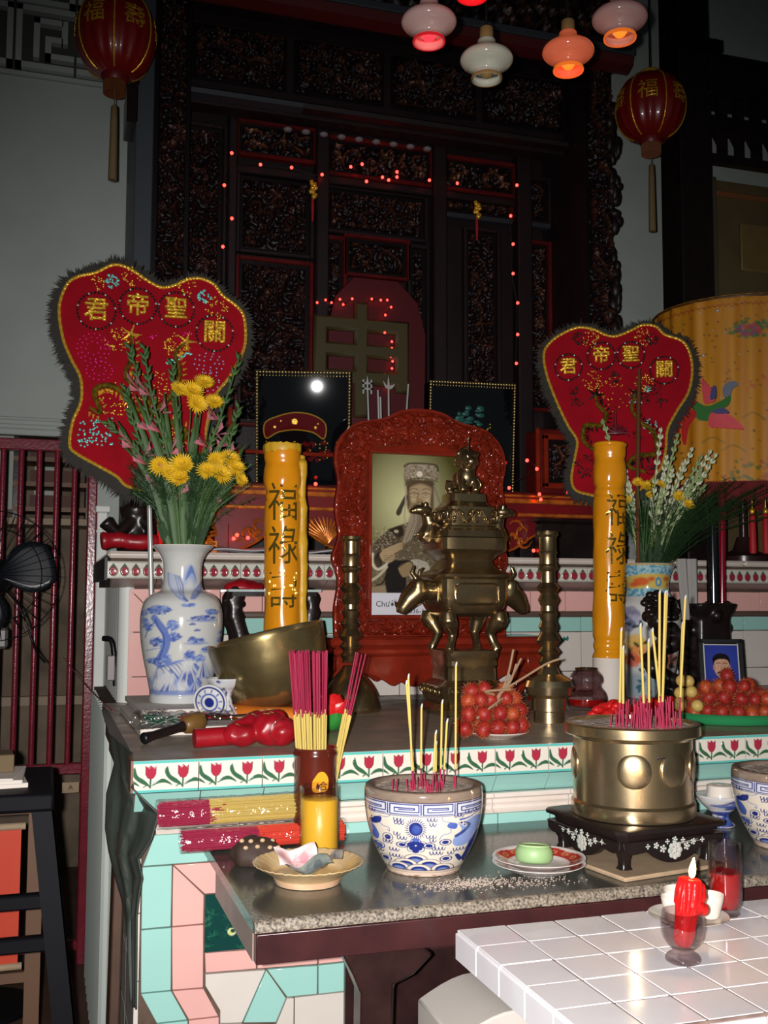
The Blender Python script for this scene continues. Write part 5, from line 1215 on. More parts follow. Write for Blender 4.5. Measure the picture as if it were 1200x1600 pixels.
# the picture, painted in its own plane (units of the sheet: 865 x 1405)
def portrait():
    random.seed(2)
    cv = Canvas(50, 120, 915, 1525, .42, rgb(84, 82, 34))
    q = np.clip(1.15-np.hypot((cv.X-360)/420, (cv.Y-560)/560), 0, 1)[..., None]**1.1
    cv.a[:] = np.array(rgb(74,70,26))*(1-q)+np.array(rgb(200,196,146))*q
    D, Mi, Lt, Sk, Sd = rgb(30,24,20), rgb(90,78,62), rgb(186,172,146), rgb(172,148,112), rgb(70,52,38)
    # robe
    cv.blob([(60,960),(190,800),(330,730),(420,700),(560,690),(700,760),(860,830),(915,960),(915,1340),(55,1340)], rgb(100,88,68), soft=4)
    for _ in range(900):
        x, y = random.uniform(70,900), random.uniform(760,1330); cv.ell(x, y, random.uniform(3,9), random.uniform(3,8), random.choice((Lt, D, Mi, rgb(140,124,98))), .45)
    cv.blob([(60,970),(110,880),(190,800),(300,745),(330,800),(280,900),(160,990),(70,1040)], rgb(70,60,48), .75, soft=6)
    for _ in range(90): cv.ell(random.uniform(90,290), random.uniform(800,960), 5, 5, Lt, .5)
    cv.poly([(190,780),(320,740),(340,830),(290,850),(220,800)], D, .7, soft=5); cv.ell(270, 797, 20, 14, Lt, .9, soft=3)
    cv.blob([(330,1100),(420,1040),(520,1060),(560,1120),(520,1190),(430,1240),(380,1180)], rgb(176,168,152), .9, soft=5)
    for _ in range(160): cv.ell(random.uniform(400,560), random.uniform(1050,1220), 5, 5, random.choice((Lt, Mi)), .5)
    # sleeves and sash
    cv.curve([(70,1000),(70,1080),(120,1130),(200,1080)], 26, rgb(200,190,166), .9); cv.blob([(90,1020),(140,980),(150,1080),(120,1120),(90,1090)], D, .85, soft=4)
    cv.blob([(200,1080),(330,1050),(400,1060),(420,1140),(360,1180),(340,1330),(190,1330)], rgb(30,28,30), .95, soft=4)
    cv.blob([(290,1110),(370,1060),(410,1080),(415,1140),(360,1190),(320,1190)], rgb(150,126,92), .9, soft=4); cv.curve([(290,1110),(370,1060),(412,1080),(418,1150)], 9, D, .8)
    cv.curve([(60,1230),(130,1180),(190,1110)], 22, rgb(196,186,160), .8, soft=4); cv.curve([(60,1290),(150,1250),(190,1180)], 16, D, .8)
    cv.poly([(55,1280),(180,1270),(190,1340),(55,1340)], rgb(150,130,104), .8, soft=6)
    # hand with fingers pulling the beard
    cv.blob([(130,1000),(180,960),(240,970),(260,1030),(220,1070),(160,1060)], Sk, .9, soft=4)
    for k in range(4): cv.curve([(160,970+k*26),(240,930+k*20),(320,898+k*16)], 22, Sk, .95, w1=12, soft=2); cv.curve([(160,983+k*26),(240,944+k*20),(315,908+k*16)], 4, Sd, .8)
    for k in range(3): cv.curve([(170,1010+k*18),(230,1010+k*18),(262,1020+k*10)], 4, Sd, .6)
    # head
    cv.blob([(370,400),(360,560),(385,640),(470,680),(560,640),(590,560),(585,400),(480,340)], Sk, soft=4)
    cv.blob([(350,340),(480,330),(590,340),(590,430),(560,400),(480,372),(400,400),(360,440)], Sd, .9, soft=14); cv.ell(430, 560, 50, 30, Sd, .5, soft=20); cv.ell(540, 520, 24, 50, rgb(196,176,140), .8, soft=14); cv.ell(418, 510, 22, 30, rgb(190,170,134), .7, soft=10)
    cv.blob([(362,400),(380,420),(390,540),(376,600),(360,540)], Sd, .8, soft=10); cv.blob([(590,420),(572,440),(560,560),(590,600)], Sd, .85, soft=10)
    cv.curve([(388,428),(420,414),(456,424)], 8, D, .6, soft=3); cv.curve([(496,424),(530,410),(566,424)], 8, D, .6, soft=3)
    for cx in (424, 522): cv.ell(cx, 472, 30, 14, rgb(184,166,132), .7, soft=5); cv.curve([(cx-32,462),(cx,450),(cx+32,464)], 7, D, .8); cv.ell(cx, 470, 10, 6, D, .6, soft=3); cv.curve([(cx-26,486),(cx,494),(cx+26,484)], 5, Sd, .6)
    cv.curve([(462,450),(452,500),(446,520)], 9, Sd, .6, soft=4); cv.blob([(442,520),(470,500),(502,522),(490,542),(452,540)], rgb(150,120,86), .9, soft=3); cv.ell(456, 537, 8, 5, D, .8); cv.ell(488, 537, 8, 5, D, .8)
    cv.curve([(396,590),(436,560),(474,562),(514,560),(546,590)], 10, D, .7, soft=4); cv.curve([(440,578),(474,584),(506,578)], 11, rgb(130,80,64), .8)
    # beard and side lappets
    cv.blob([(410,600),(470,600),(540,610),(520,700),(460,780),(400,860),(330,900),(350,790)], rgb(150,136,116), .95, soft=6)
    for k in range(16): cv.curve([(410+k*8,605),(420+k*6,700),(350+k*9,880)], 4, random.choice((D, Lt, Mi)), .7)
    cv.blob([(350,470),(368,500),(330,580),(310,640),(285,660),(268,630),(300,560)], rgb(52,46,42), .95, soft=3)
    cv.curve([(352,400),(350,520),(340,660),(350,740)], 14, rgb(170,160,140), .9); cv.curve([(600,390),(620,500),(660,600),(640,680)], 22, rgb(150,140,124), .9); cv.curve([(600,390),(640,520),(670,580)], 6, D, .7)
    # cap
    cv.blob([(338,345),(335,250),(345,195),(420,188),(520,186),(600,200),(632,260),(625,345),(560,330),(420,332)], rgb(140,126,104), soft=3)
    for _ in range(170): cv.ell(random.uniform(345,622), random.uniform(200,335), random.uniform(3,9), random.uniform(3,7), random.choice((Lt, D, rgb(206,196,170))), .55)
    cv.ell(470, 285, 26, 26, rgb(224,214,190), .95, soft=4); cv.curve([(338,220),(400,192),(600,196),(630,250)], 16, D, .7); cv.curve([(345,345),(430,325),(560,326),(625,348)], 8, D, .6)
    # caption strip
    cv.poly([(50,1335),(915,1335),(915,1525),(50,1525)], rgb(206,206,214))
    return cv
cv = portrait()
nu, nv = 190, 300
g = MB().grid(nu, nv, lambda u, v: (px0+(px1-px0)*u, -.006, pz1+(pz0-pz1)*v)); g.c = cv.get(np.tile(np.linspace(50,915,nu), nv), np.repeat(np.linspace(120,1525,nv), nu))
ppr = part('portrait_print', g, M['glossy_print'], pf, 0)
ink = mat('caption_ink', rgb(50, 48, 58), .5)
def cap(s, x, y, size, al='LEFT'):
    me = text_mesh(s, size, .0004, ink, 2)
    w = max(v.co.x for v in me.vertices)-min(v.co.x for v in me.vertices)
    link('caption', me, ppr, (px0+(x-50)/865*(px1-px0)+w/2, -.0068, pz1+(y-120)/1405*(pz0-pz1)), (PI/2, 0, 0))
cap('Chưởng', 100, 1432, .030); cap('(1836-1', 340, 1494, .026)

# ------------------------------------------------------------------ oil lamp glass, vase of lilies, fruit, small photo, lotus
ol = thing('oil_lamp', 'ribbed double-gourd glass jar with red oil, before the paper-sleeved candle', 'oil lamp', (1.782, 3.28, Z1))
po = dense([(.055,0),(.064,.008),(.071,.030),(.066,.055),(.052,.074),(.050,.082),(.057,.096),(.054,.114),(.043,.128),(.037,.135),(.038,.139)], 50)
rib = lambda a, z: 1+.014*math.sin(18*a)
part('glass', MB().lathe(po+[(r-.003, z) for r, z in po[::-1] if z > .008]+[(.001,.010)], 72, wob=rib), thin_glass('pink_glass_jar', (.93,.87,.88), .06, 2.3), ol, 60)
part('red_oil', MB().lathe([(.050,.011),(.060,.014),(.066,.030),(.0645,.036)], 48), bpy.data.materials['red_oil'], ol, 60)
part('rim', MB().lathe([(.037,.134),(.0395,.138),(.037,.141),(.034,.138)], 40, cap0=False, cap1=False), M['old_brass'], ol, 60)

vr = thing('flower_vase', 'blue and gold enamelled vase with painted peonies, holding white buds', 'vase', (2.225, 3.60, Z1), -.52)
random.seed(6)
cv = Canvas(0, 0, 200, 420, 1.6, rgb(200, 200, 196))
cv.poly([(0,0),(200,0),(200,102),(0,102)], rgb(84,150,178))
for _ in range(500): cv.ell(random.uniform(0,200), random.uniform(6,100), 3.2, 3.2, rgb(176,206,210), .8); 
cv.poly([(0,0),(200,0),(200,6),(0,6)], rgb(196,160,80))
cv.blob([(30,48),(60,36),(110,32),(160,36),(176,60),(150,80),(100,76),(56,80),(34,70)], rgb(206,180,92)); 
for x, y, rx, ry in ((80,56,24,13),(60,66,14,7),(110,48,10,7),(152,48,8,7),(160,66,7,7)): cv.ell(x, y, rx, ry, rgb(206,84,44), .9, soft=3)
cv.ell(130, 58, 9, 15, rgb(60,140,180)); cv.ell(130, 58, 4, 8, rgb(206,200,140))
for x, y, r, c in ((46,160,26,rgb(120,120,150)),(60,180,20,rgb(170,170,190)),(36,190,22,rgb(96,96,130)),(60,250,30,rgb(220,176,80)),(70,280,26,rgb(226,140,80)),(50,300,22,rgb(214,96,60)),(140,220,22,rgb(210,190,196)),(150,300,28,rgb(206,120,100)),(130,170,18,rgb(230,220,200))): 
    for k in range(7): cv.ell(x+r*.6*math.cos(k), y+r*.6*math.sin(k), r*.55, r*.5, c, .7, soft=2)
for _ in range(34): 
    x, y = random.uniform(10,190), random.uniform(130,400); cv.ell(x, y, 11, 5, rgb(30,58,46), .9, rot=random.uniform(-1.5,1.5))
cv.poly([(0,340),(200,340),(200,420),(0,420)], rgb(60,120,150), .5, soft=10)
VRH = .512
pr = dense([(.085,0),(.088,.01),(.090,.05),(.104,.12),(.120,.22),(.125,.29),(.115,.35),(.092,.385),(.083,.40),(.081,.43),(.088,.47),(.102,.502),(.105,.512)], 120)
part('body', spin_paint(pr, cv, 100, 98, lambda z: 420-z/VRH*420, 160), M['porcelain'], vr, 180)
part('inner_neck', MB().lathe([(.105,.512),(.102,.514),(.080,.46),(.074,.42),(.001,.40)], 48, cap0=False), M['white_glaze'], vr, 60)

# rambutans: one hairy fruit, shared
def rambutan_mesh(seed, c):
    random.seed(seed); m = MB().ball((0,0,0), (.0205,.0205,.0225), 14, 10)
    m.cur = 1
    for i in range(110):
        z = 1-2*(i+.5)/110; a = i*2.39996; r = math.sqrt(1-z*z); d = Vector((r*math.cos(a), r*math.sin(a), z)); p = d*.0205
        u = d.orthogonal().normalized()*.0013; w = d.cross(u).normalized()*.0013; tip = p+d*.0085+Vector((random.uniform(-.004,.004), random.uniform(-.004,.004), random.uniform(-.005,.002)))
        k = len(m.v); m.v += [tuple(p+u), tuple(p-u*.5+w), tuple(p-u*.5-w), tuple(tip)]
        for q in ((0,1,3),(1,2,3),(2,0,3)): m.face([k+j for j in q])
    return m.mesh('rambutan', [c, M['ram_hair']], 60)
M['ram_red'] = mat('rambutan_red', rgb(140, 20, 24), .5, var=.5, c2=rgb(190, 66, 34), scale=60)
M['ram_orange'] = mat('rambutan_orange', rgb(168, 52, 30), .5, var=.6, c2=rgb(186, 104, 44), scale=60)
M['ram_hair'] = mat('rambutan_hair', rgb(128, 36, 30), .6, var=.6, c2=rgb(150, 100, 50), scale=50)
rms = [rambutan_mesh(1, M['ram_red']), rambutan_mesh(2, M['ram_orange']), rambutan_mesh(3, M['ram_red'])]
def ram(x, y, z, group, label, s=1.0):
    o = link('rambutan', random.choice(rms), None, (x, y, z), (random.uniform(-1,1), random.uniform(-1,1), random.random()*6))
    o.scale = (s, s, s); tag(o, label, 'rambutan', group)
PLX, PLY = 1.165, 2.70
pl1 = thing('plate', 'plain white plate under the bunch of rambutans', 'plate', (PLX+.02, PLY-.01, Z1))
part('dish', MB().lathe(dense([(.045,0),(.05,.003),(.075,.012),(.088,.018),(.087,.020),(.070,.0145),(.045,.007),(.001,.006)], 40), 60), M['white_glaze'], pl1, 60)
random.seed(31)
lbL = 'red rambutan in the twiggy bunch on the white plate'; grL = 'rambutans in the bunch on the white plate'
layers = ((.034, [(-.088,-.055),(-.045,-.07),(0,-.062),(.045,-.06),(.080,-.035),(-.07,-.015),(.02,-.02),(-.03,0),(.07,.015),(-.06,.03),(0,.04),(.045,.05)]), (.070, [(-.075,-.045),(-.035,-.055),(.012,-.05),(.055,-.042),(.088,-.01),(-.05,-.005),(0,0),(.05,.02),(-.03,.035)]), (.104, [(-.072,-.025),(-.038,-.035),(.0,-.02),(.04,-.03),(.075,.0),(.02,.025)]), (.128, [(-.055,-.015),(-.02,-.012),(.045,-.005)]))
for z, ps in layers:
    for x, y in ps: ram(PLX+x+random.uniform(-.003,.003), PLY+y, Z1+z+random.uniform(-.002,.004), grL, lbL, random.uniform(.93,1.05))
tw = MB()
for P in ([(.0,-.03,.06),(.02,-.035,.12),(.045,-.03,.17),(.062,-.03,.24)], [(.01,-.03,.11),(.05,-.035,.16),(.085,-.03,.215)], [(.03,-.03,.13),(.09,-.04,.165),(.15,-.05,.20),(.19,-.06,.215)], [(.0,-.03,.10),(.045,-.04,.15),(.07,-.03,.20)], [(-.06,-.06,.06),(-.02,-.065,.09),(.02,-.05,.11)], [(.0,-.04,.12),(-.03,-.05,.13),(.04,-.06,.135)]):
    tw.tube(spline([(PLX+a, PLY+b, Z1+c) for a, b, c in P], 5), .0032, 6)
solo('twig', tw, mat('twig', rgb(150, 122, 92), .7), 'bare forked twigs of the rambutan bunch', 'twig')
GPX, GPY = 2.06, 2.90
gp = thing('green_plate', 'large round green plastic tray heaped with rambutans', 'tray', (GPX, GPY, Z1))
part('dish', MB().lathe(dense([(.19,0),(.205,.004),(.222,.030),(.226,.033),(.222,.035),(.200,.012),(.17,.007),(.001,.006)], 40), 72), M['green_plastic'], gp, 60)
random.seed(37); lbR = 'red rambutan heaped on the green plastic tray'; grR = 'rambutans on the green tray'
for z, ps in ((.035, [(-.15+.047*i+(.02 if j % 2 else 0), -.155+.046*j) for j in range(5) for i in range(7) if (-.15+.047*i)**2+(-.155+.046*j)**2 < .18**2]), (.074, [(-.125+.047*i+(.02 if j % 2 else 0), -.135+.048*j) for j in range(4) for i in range(6) if (-.125+.047*i)**2+(-.135+.048*j)**2 < .15**2]), (.108, [(-.095+.052*i, -.095+.05*j) for j in range(2) for i in range(4) if (i+j) % 3]), (.142, [(-.02,-.05)])):
    for x, y in ps:
        if z < .1 and x < -.12 and y > -.06: continue
        ram(GPX+x, GPY+y, Z1+z+random.uniform(-.002,.004), grR, lbR, random.uniform(.95,1.1))
random.seed(5)
M['longan'] = mat('longan', rgb(196, 166, 92), .5, var=.4, c2=rgb(170,136,70), scale=40)
lm = MB().ball((0,0,0), .019, 16, 12).mesh('longan', M['longan'], 180)
for x, y, z in ((-.185,-.06,.053),(-.148,-.095,.055),(-.158,-.02,.058),(-.178,-.05,.090),(-.145,-.06,.094),(-.158,-.03,.126),(-.138,-.035,.124)):
    tag(link('longan', lm, None, (GPX+x-.012, GPY+y, Z1+z)), 'round tan longan at the left of the green tray', 'longan', 'longans on the green tray')
# framed photograph
ph = thing('photo_frame', 'small black-framed colour photograph of a moustached person behind the fruit', 'photograph', (2.205, 3.10, Z1), rot=(math.radians(-12), 0, -.42))
fw_, fh = .150, .245
m = MB()
for x0, x1, z0, z1 in ((-fw_/2,-fw_/2+.016,0,fh),(fw_/2-.016,fw_/2,0,fh),(-fw_/2,fw_/2,fh-.016,fh),(-fw_/2,fw_/2,0,.016)): m.box(x0, x1, -.010, .006, z0, z1, .002)
part('frame', m, M['black_metal'], ph)
m = MB()
for x0, x1, z0, z1 in ((-.059,-.055,.016,fh-.016),(.055,.059,.016,fh-.016),(-.059,.059,fh-.022,fh-.018)): m.box(x0, x1, -.0085, -.004, z0, z1)
part('silver_slip', m, M['silver'], ph)
part('strut', MB().box(-.02, .02, .006, .010, .02, .17), M['black_metal'], ph)
cv = Canvas(0, 0, 100, 190, 2.4, rgb(34, 44, 120)); cv.ell(50, 60, 60, 70, rgb(52,66,150), .6, soft=30)
cv.blob([(0,190),(6,128),(30,112),(50,106),(72,112),(94,130),(100,190)], rgb(28,30,38)); cv.poly([(40,104),(50,122),(62,104),(60,96),(42,96)], rgb(160,116,92)); cv.poly([(36,108),(50,126),(44,130)], rgb(190,190,196)); cv.poly([(64,108),(50,126),(58,130)], rgb(190,190,196))
cv.ell(51, 68, 24, 35, rgb(188,142,116)); cv.ell(28, 70, 4, 8, rgb(168,120,98)); cv.ell(74, 70, 4, 8, rgb(160,112,92)); cv.ell(62, 74, 12, 26, rgb(158,112,90), .5, soft=6)
cv.blob([(26,60),(24,40),(36,28),(54,25),(70,32),(77,48),(75,60),(70,48),(58,43),(42,44),(31,50)], rgb(22,18,20)); 
for cx in (41, 61): cv.ell(cx, 64, 5, 2.4, rgb(216,206,200)); cv.ell(cx, 64, 2.2, 2.2, rgb(24,18,18)); cv.curve([(cx-7,58),(cx,55),(cx+7,58)], 2, rgb(30,22,22))
cv.curve([(50,62),(48,76),(53,79)], 1.6, rgb(130,88,70), .8); cv.curve([(38,88),(45,84),(51,85),(57,84),(64,88)], 5, rgb(34,24,24)); cv.curve([(44,92),(51,94),(58,92)], 3, rgb(170,96,88)); cv.ell(51, 100, 4, 3, rgb(60,42,38), .7, soft=2)
g = MB().grid(60, 100, lambda u, v: (-.055+.11*u, -.0035, fh-.022-(fh-.038)*v)); g.c = cv.get(np.tile(np.linspace(0,100,60), 100), np.repeat(np.linspace(0,190,100), 60))
part('portrait_print', g, M['glossy_print'], ph, 0)
# red lotus lamp with green sepals
lo = thing('lotus_lamp', 'red plastic lotus with green sepals on the counter behind the incense holder', 'lotus', (.785, 2.95, Z1), -.2); lo.scale = (1.15, 1.15, 1.1)
def petal(L, Wd, curl, tilt, az, r0, z0):
    def f(u, v):
        r = r0; z = z0; n_ = 8
        for i in range(n_): t = tilt+1.15*v*(i+.5)/n_; r += L*v/n_*math.cos(t); z += L*v/n_*math.sin(t)
        w = Wd*math.sin(PI*(.16+.80*v))**.7*(1 if v < .98 else .35)
        s_ = u-.5
        return (s_*w, -(r-1.1*s_*s_*w), z+.5*s_*s_*w)
    return MB().grid(9, 10, f).xf(Matrix.Rotation(az, 4, 'Z'))
for k in range(8): part('sepal', petal(.066, .056, .0, .32, k*PI/4+.2, .022, .004), mat('sepal_green', rgb(62,150,60), .3, var=.5, c2=rgb(26,96,44), scale=30) if k == 0 else bpy.data.materials['sepal_green'], lo, 180)
for k in range(8): part('petal', petal(.082, .070, .0, .42, k*PI/4+.55, .016, .014), M['bright_red'], lo, 180)
for k in range(7): part('petal', petal(.080, .066, .0, .95, k*PI/3.5, .022, .018), M['bright_red'], lo, 180)
part('core', MB().ball((0,0,.04), (.034,.034,.036), 16, 10), M['bright_red'], lo, 180)
# red artificial petals behind the censer (small heap of red cloth flowers)
for k, (x, y) in enumerate(((1.80, 2.92), (1.70, 2.99), (1.90, 3.0))):
    fl_ = MB(); random.seed(40+k)
    for q in range(14): fl_.ball((random.uniform(-.05,.05), random.uniform(-.03,.03), random.uniform(.012,.06)), (random.uniform(.016,.028), .016, .014), 9, 6)
    solo('red_ribbon', fl_, M['bright_red'], ('crumpled red ribbon bow lying behind the brass censer, middle one', 'crumpled red ribbon bow behind the brass censer, nearest the glass jar', 'crumpled red ribbon bow behind the brass censer, nearest the tan fruit')[k], 'ribbon', (x, y, Z1), group='red ribbons behind the censer', smooth=180, remesh=.005)
# dark carved stand with a rosette top, and carved pole socket behind
random.seed(19)
cs = thing('carved_post', 'black carved wooden post topped with a rose, between candle and photo', 'post', (2.105, 3.32, Z1))
m = MB()
for k in range(60):
    t = k/59; m.ball((.035*math.sin(t*11)+random.uniform(-.02,.02), random.uniform(-.03,.03), .02+.30*t), random.uniform(.020,.034), 8, 6)
part('trunk', m, M['black_wood'], cs, 180, remesh=.006)
m = MB()
for k in range(34):
    a = k*2.4; r = .011*math.sqrt(k); m.ball((r*math.cos(a), r*math.sin(a)*.6, .352+.045*math.sin(a)*(r/.06)), (.020,.016,.014), 8, 6)
part('rosette', m, M['black_wood'], cs, 180)
so = thing('pole_socket', 'dark carved wooden socket holding the glossy black and red poles', 'stand', (2.52, 3.66, Z1))
m = MB().sq([(.10,0),(.12,.01),(.12,.05),(.085,.07),(.08,.30),(.095,.33),(.105,.36)], 32, 6)
for k in range(70): a = random.random()*2*PI; m.ball((.09*math.cos(a), .09*math.sin(a), random.uniform(.06,.36)), random.uniform(.014,.026), 8, 6)
part('carving', m, M['black_wood'], so, 180, remesh=.007)
solo('glossy_pole', MB().tube([(0,0,0),(.0,0,.42)], .026, 20), mat('glossy_black', rgb(16,18,22), .10, coat=1.0), 'glossy black pole standing in the dark carved socket', 'pole', (2.545, 3.63, Z1+.362), smooth=60)
solo('glossy_pole', MB().tube([(0,0,0),(.01,0,.46)], .016, 16), mat('glossy_red', rgb(120,8,30), .12, coat=1.0), 'glossy dark red pole standing in the dark carved socket', 'pole', (2.605, 3.66, Z1+.362), smooth=60)
wc = MB().grid(20, 30, lambda u, v: (2.42+.105*(u-.5)*(1-.25*v)+.01*v, 3.62+.012*math.sin(u*14), 1.72-.24*v))
solo('white_cloth', wc, mat('white_cloth', rgb(150,146,142), .8), 'grey white cloth strip hanging beside the enamelled vase', 'cloth', smooth=180)
# ------------------------------------------------------------------ flowers
def bud_row(m, pts, r, n, t0=.35, side=.012):
    for k in range(n):
        t = t0+(1-t0)*k/n; i = min(len(pts)-2, int(t*(len(pts)-1))); p = Vector(pts[i]); d = (Vector(pts[i+1])-p).normalized()
        s = d.cross(Vector((0,1,0))).normalized()*(1 if k % 2 else -1)
        q = p+s*side; tip = q+d*r*3.2+s*r*1.2
        m.tube([tuple(p), tuple(q+d*r), tuple(tip)], [r*.5, r, r*.2], 6)
VX, VY, VZ = .417, 3.43, 1.72
def V(px, py, dy=0): return (VX+(px-283)*.00205, VY+dy, VZ-(py-853)*.00205)
random.seed(51)
glads = (('tall gladiolus spike with pink buds, leaning furthest left in the vase', [(268,860),(245,760),(205,700),(160,660)], -.02), ('gladiolus spike rising before the four gilt characters, second from left', [(272,860),(250,740),(215,610),(193,535)], .0),
 ('thick green gladiolus stalk crossing the dragon of the left plaque', [(276,860),(262,740),(228,620),(214,540)], -.05), ('upright green gladiolus stalk in the middle of the vase', [(284,860),(276,740),(268,640),(258,560)], -.03),
 ('gladiolus spike slanting right to the edge of the left plaque', [(292,860),(305,740),(335,650),(367,540)], -.02), ('short gladiolus spike with pink buds at the right of the vase', [(298,860),(330,760),(352,690),(368,620)], .0),
 ('slender green stalk between the two leftmost gladiolus spikes', [(270,860),(240,750),(205,660),(190,600)], .03))
for k, (lb, pts, dy) in enumerate(glads):
    P = spline([V(x, y, dy) for x, y in pts], 8)
    t = thing('gladiolus', lb, 'flower', P[0], 0, 'gladiolus spikes in the blue and white vase')
    Q = [tuple(Vector(p)-Vector(P[0])) for p in P]
    n = len(Q); stm = part('stem', MB().tube(Q, [.0085-.006*i/n for i in range(n)], 8), M['leaf'], t, 60)
    g = MB(); bud_row(g, Q, .0075, 20, .40, .005); part('green_buds', g, M['leaf'], t, 60)
    lf = MB()
    for s_ in (-1, 1):
        R = []; n2 = 12
        for i in range(n2):
            u = i/(n2-1); w = .013*math.sin(PI*min(.97,.15+.8*u)); c = Vector(Q[min(n-1, int(u*n*.62))])+Vector((s_*(.012+.05*u*u), -.012, .03*u))
            R.append([tuple(c+Vector((-w,0,0))), tuple(c+Vector((0,-.004,0))), tuple(c+Vector((w,0,0))), tuple(c+Vector((0,.003,0)))])
        lf.rings(R)
    part('leaf', lf, M['leaf'], t, 60)
    if k in (0, 1, 2, 4, 5):
        for i, tt in enumerate((.26, .36, .45, .54, .62, .70)):
            pk = MB(); p = Vector(Q[int(tt*(n-1))]); s_ = -1 if i % 2 else 1
            for j in range(4):
                a = j*1.6+i; pk.grid(5, 5, lambda u, v: (p.x+s_*(.006+.030*v)+.016*v*math.cos(a)*(1-.3*abs(u-.5)), p.y-.014-.014*v*math.sin(a)+(u-.5)*.030*(.3+v), p.z+.040*v*(1 if j % 2 else .5)-.018*v*math.sin(a+u)+(u-.5)*.018*v))
            part('floret', pk, M['pink_petal'], stm, 180)
# chrysanthemum heads: one shape, many copies
def mum_mesh(R_, n, col, mid):
    m = MB()
    for layer, (k, tilt, L) in enumerate(((n, -.1, 1.0), (n, .28, .95), (n, .6, .8), (int(n*.7), 1.0, .6))):
        for i in range(k):
            a = 2*PI*i/k+layer*.2; d = Vector((math.cos(a)*math.cos(tilt), math.sin(a)*math.cos(tilt), math.sin(tilt)))
            L *= random.uniform(.85, 1.12); w = Vector((-math.sin(a), math.cos(a), 0))*R_*.075; k0 = len(m.v); b = d*R_*.12; e = d*R_*L
            m.v += [tuple(b-w*.5), tuple(b+w*.5), tuple(e*.75+w), tuple(e+Vector((0,0,R_*.06))), tuple(e*.75-w)]; m.face([k0, k0+1, k0+2, k0+3, k0+4])
    m.cur = 1; m.ball((0,0,R_*.12), (R_*.2,R_*.2,R_*.14), 10, 6)
    return m.mesh('flower_head', [col, mid], 0)
M['mum_mid'] = mat('flower_eye', rgb(176, 150, 30), .7)
mum = mum_mesh(.034, 24, M['yellow_petal'], M['mum_mid'])
daisy = mum_mesh(.030, 16, M['yellow_petal'], M['mum_mid'])
def flower(head, lb, group, base, tip, face, name='chrysanthemum', s=1.0):
    t = thing(name, lb, 'flower', base, 0, group)
    e = Vector(tip)-Vector(base)
    part('stem', MB().tube(spline([(0,0,0), tuple(e*.5+Vector((0,0,.02))), tuple(e)], 6), .0022, 6), M['leaf'], t, 60)
    o = link('flower_head', head, t, tuple(e)); o.rotation_euler = Vector(face).to_track_quat('Z', 'Y').to_euler(); o.scale = (s, s, s)
gY = 'yellow chrysanthemums in the blue and white vase'
for px, py, dy, s, lb in ((270,603,-.03,.8,'leftmost'),(290,606,-.05,1.0,'second from the left'),(297,626,-.06,.95,'lowest'),(310,590,-.03,.9,'topmost'),(325,621,-.04,.85,'rightmost')):
    flower(mum, 'yellow chrysanthemum in the upper cluster before the left plaque, '+lb, gY, V(285+random.uniform(-6,6),850,-.02), V(px,py,dy), (random.uniform(-.4,.5), -1, random.uniform(.1,.8)), s=s)
for px, py, dy, s, lb in ((257,738,-.09,.9,'second from the left'),(274,727,-.10,1.1,'topmost and largest'),(270,748,-.11,.9,'lowest'),(242,727,-.07,.85,'leftmost')):
    flower(mum, 'yellow chrysanthemum in the low left cluster above the vase rim, '+lb, gY, V(278+random.uniform(-6,6),850,-.04), V(px,py,dy), (random.uniform(-.4,.3), -1, random.uniform(.0,.7)), s=s)
for px, py, dy, s, lb in ((313,733,-.09,.85,'leftmost'),(333,738,-.10,1.0,'lowest'),(348,712,-.08,.9,'topmost'),(358,727,-.08,.85,'second from the right'),(328,715,-.07,.85,'upper left'),(368,742,-.05,.65,'rightmost and smallest')):
    flower(mum, 'yellow chrysanthemum in the low right cluster near the yellow candle, '+lb, gY, V(292+random.uniform(-6,6),850,-.04), V(px,py,dy), (random.uniform(-.2,.6), -1, random.uniform(.0,.7)), s=s)
def fern(name, lb, base, spread, n, h, col, seed, loc, lean=(0,0), body=True):
    random.seed(seed); m = MB()
    for i in range(n):
        a = random.random()*2*PI; q = random.random()**.6; h_ = h*random.uniform(.5, 1.0)
        ex, ey = spread*q*math.cos(a)+lean[0]*random.random(), spread*.5*q*math.sin(a)+lean[1]*random.random()
        P = spline([(base*math.cos(a)*.6, base*.5*math.sin(a), -.05), (ex*.45, ey*.5, h_*.55), (ex, ey, h_)], 5)
        m.tube(P, .0014, 3, caps=False)
        for k in range(2, len(P)):
            p = Vector(P[k])
            for j in range(7):
                d = Vector((random.gauss(0,1), random.gauss(0,1), random.gauss(.3,.8))).normalized()*random.uniform(.018,.046); w = d.orthogonal().normalized()*.0011
                k0 = len(m.v); m.v += [tuple(p+w), tuple(p-w), tuple(p+d)]; m.face((k0, k0+1, k0+2))
    if body:
        for i in range(int(n*.35)):
            a = random.random()*2*PI; q = random.uniform(.3,1); b = Vector((base*math.cos(a)*.8, base*.6*math.sin(a), -.03)); e = Vector((spread*.55*q*math.cos(a), spread*.3*q*math.sin(a)-.02, h*random.uniform(.2,.55))); w = Vector((random.uniform(.4,1),random.uniform(-.4,.4),0)).normalized()*.011
            k0 = len(m.v); c = (b+e)/2; m.v += [tuple(b), tuple(c+w), tuple(e), tuple(c-w)]; m.face((k0,k0+1,k0+2,k0+3))
    o = part(name, m, col, None, 0, loc); tag(o, lb, 'foliage', kind='stuff'); return o
fern('asparagus_fern', 'dark feathery green foliage filling the blue and white vase', .042, .17, 420, .29, M['leaf_dark'], 61, (VX, VY-.006, VZ+.012))
fern('asparagus_fern', 'lighter feathery green sprigs around the chrysanthemums in the vase', .035, .15, 70, .30, M['leaf'], 62, (VX+.005, VY-.012, VZ+.012), (.12, -.05), False)

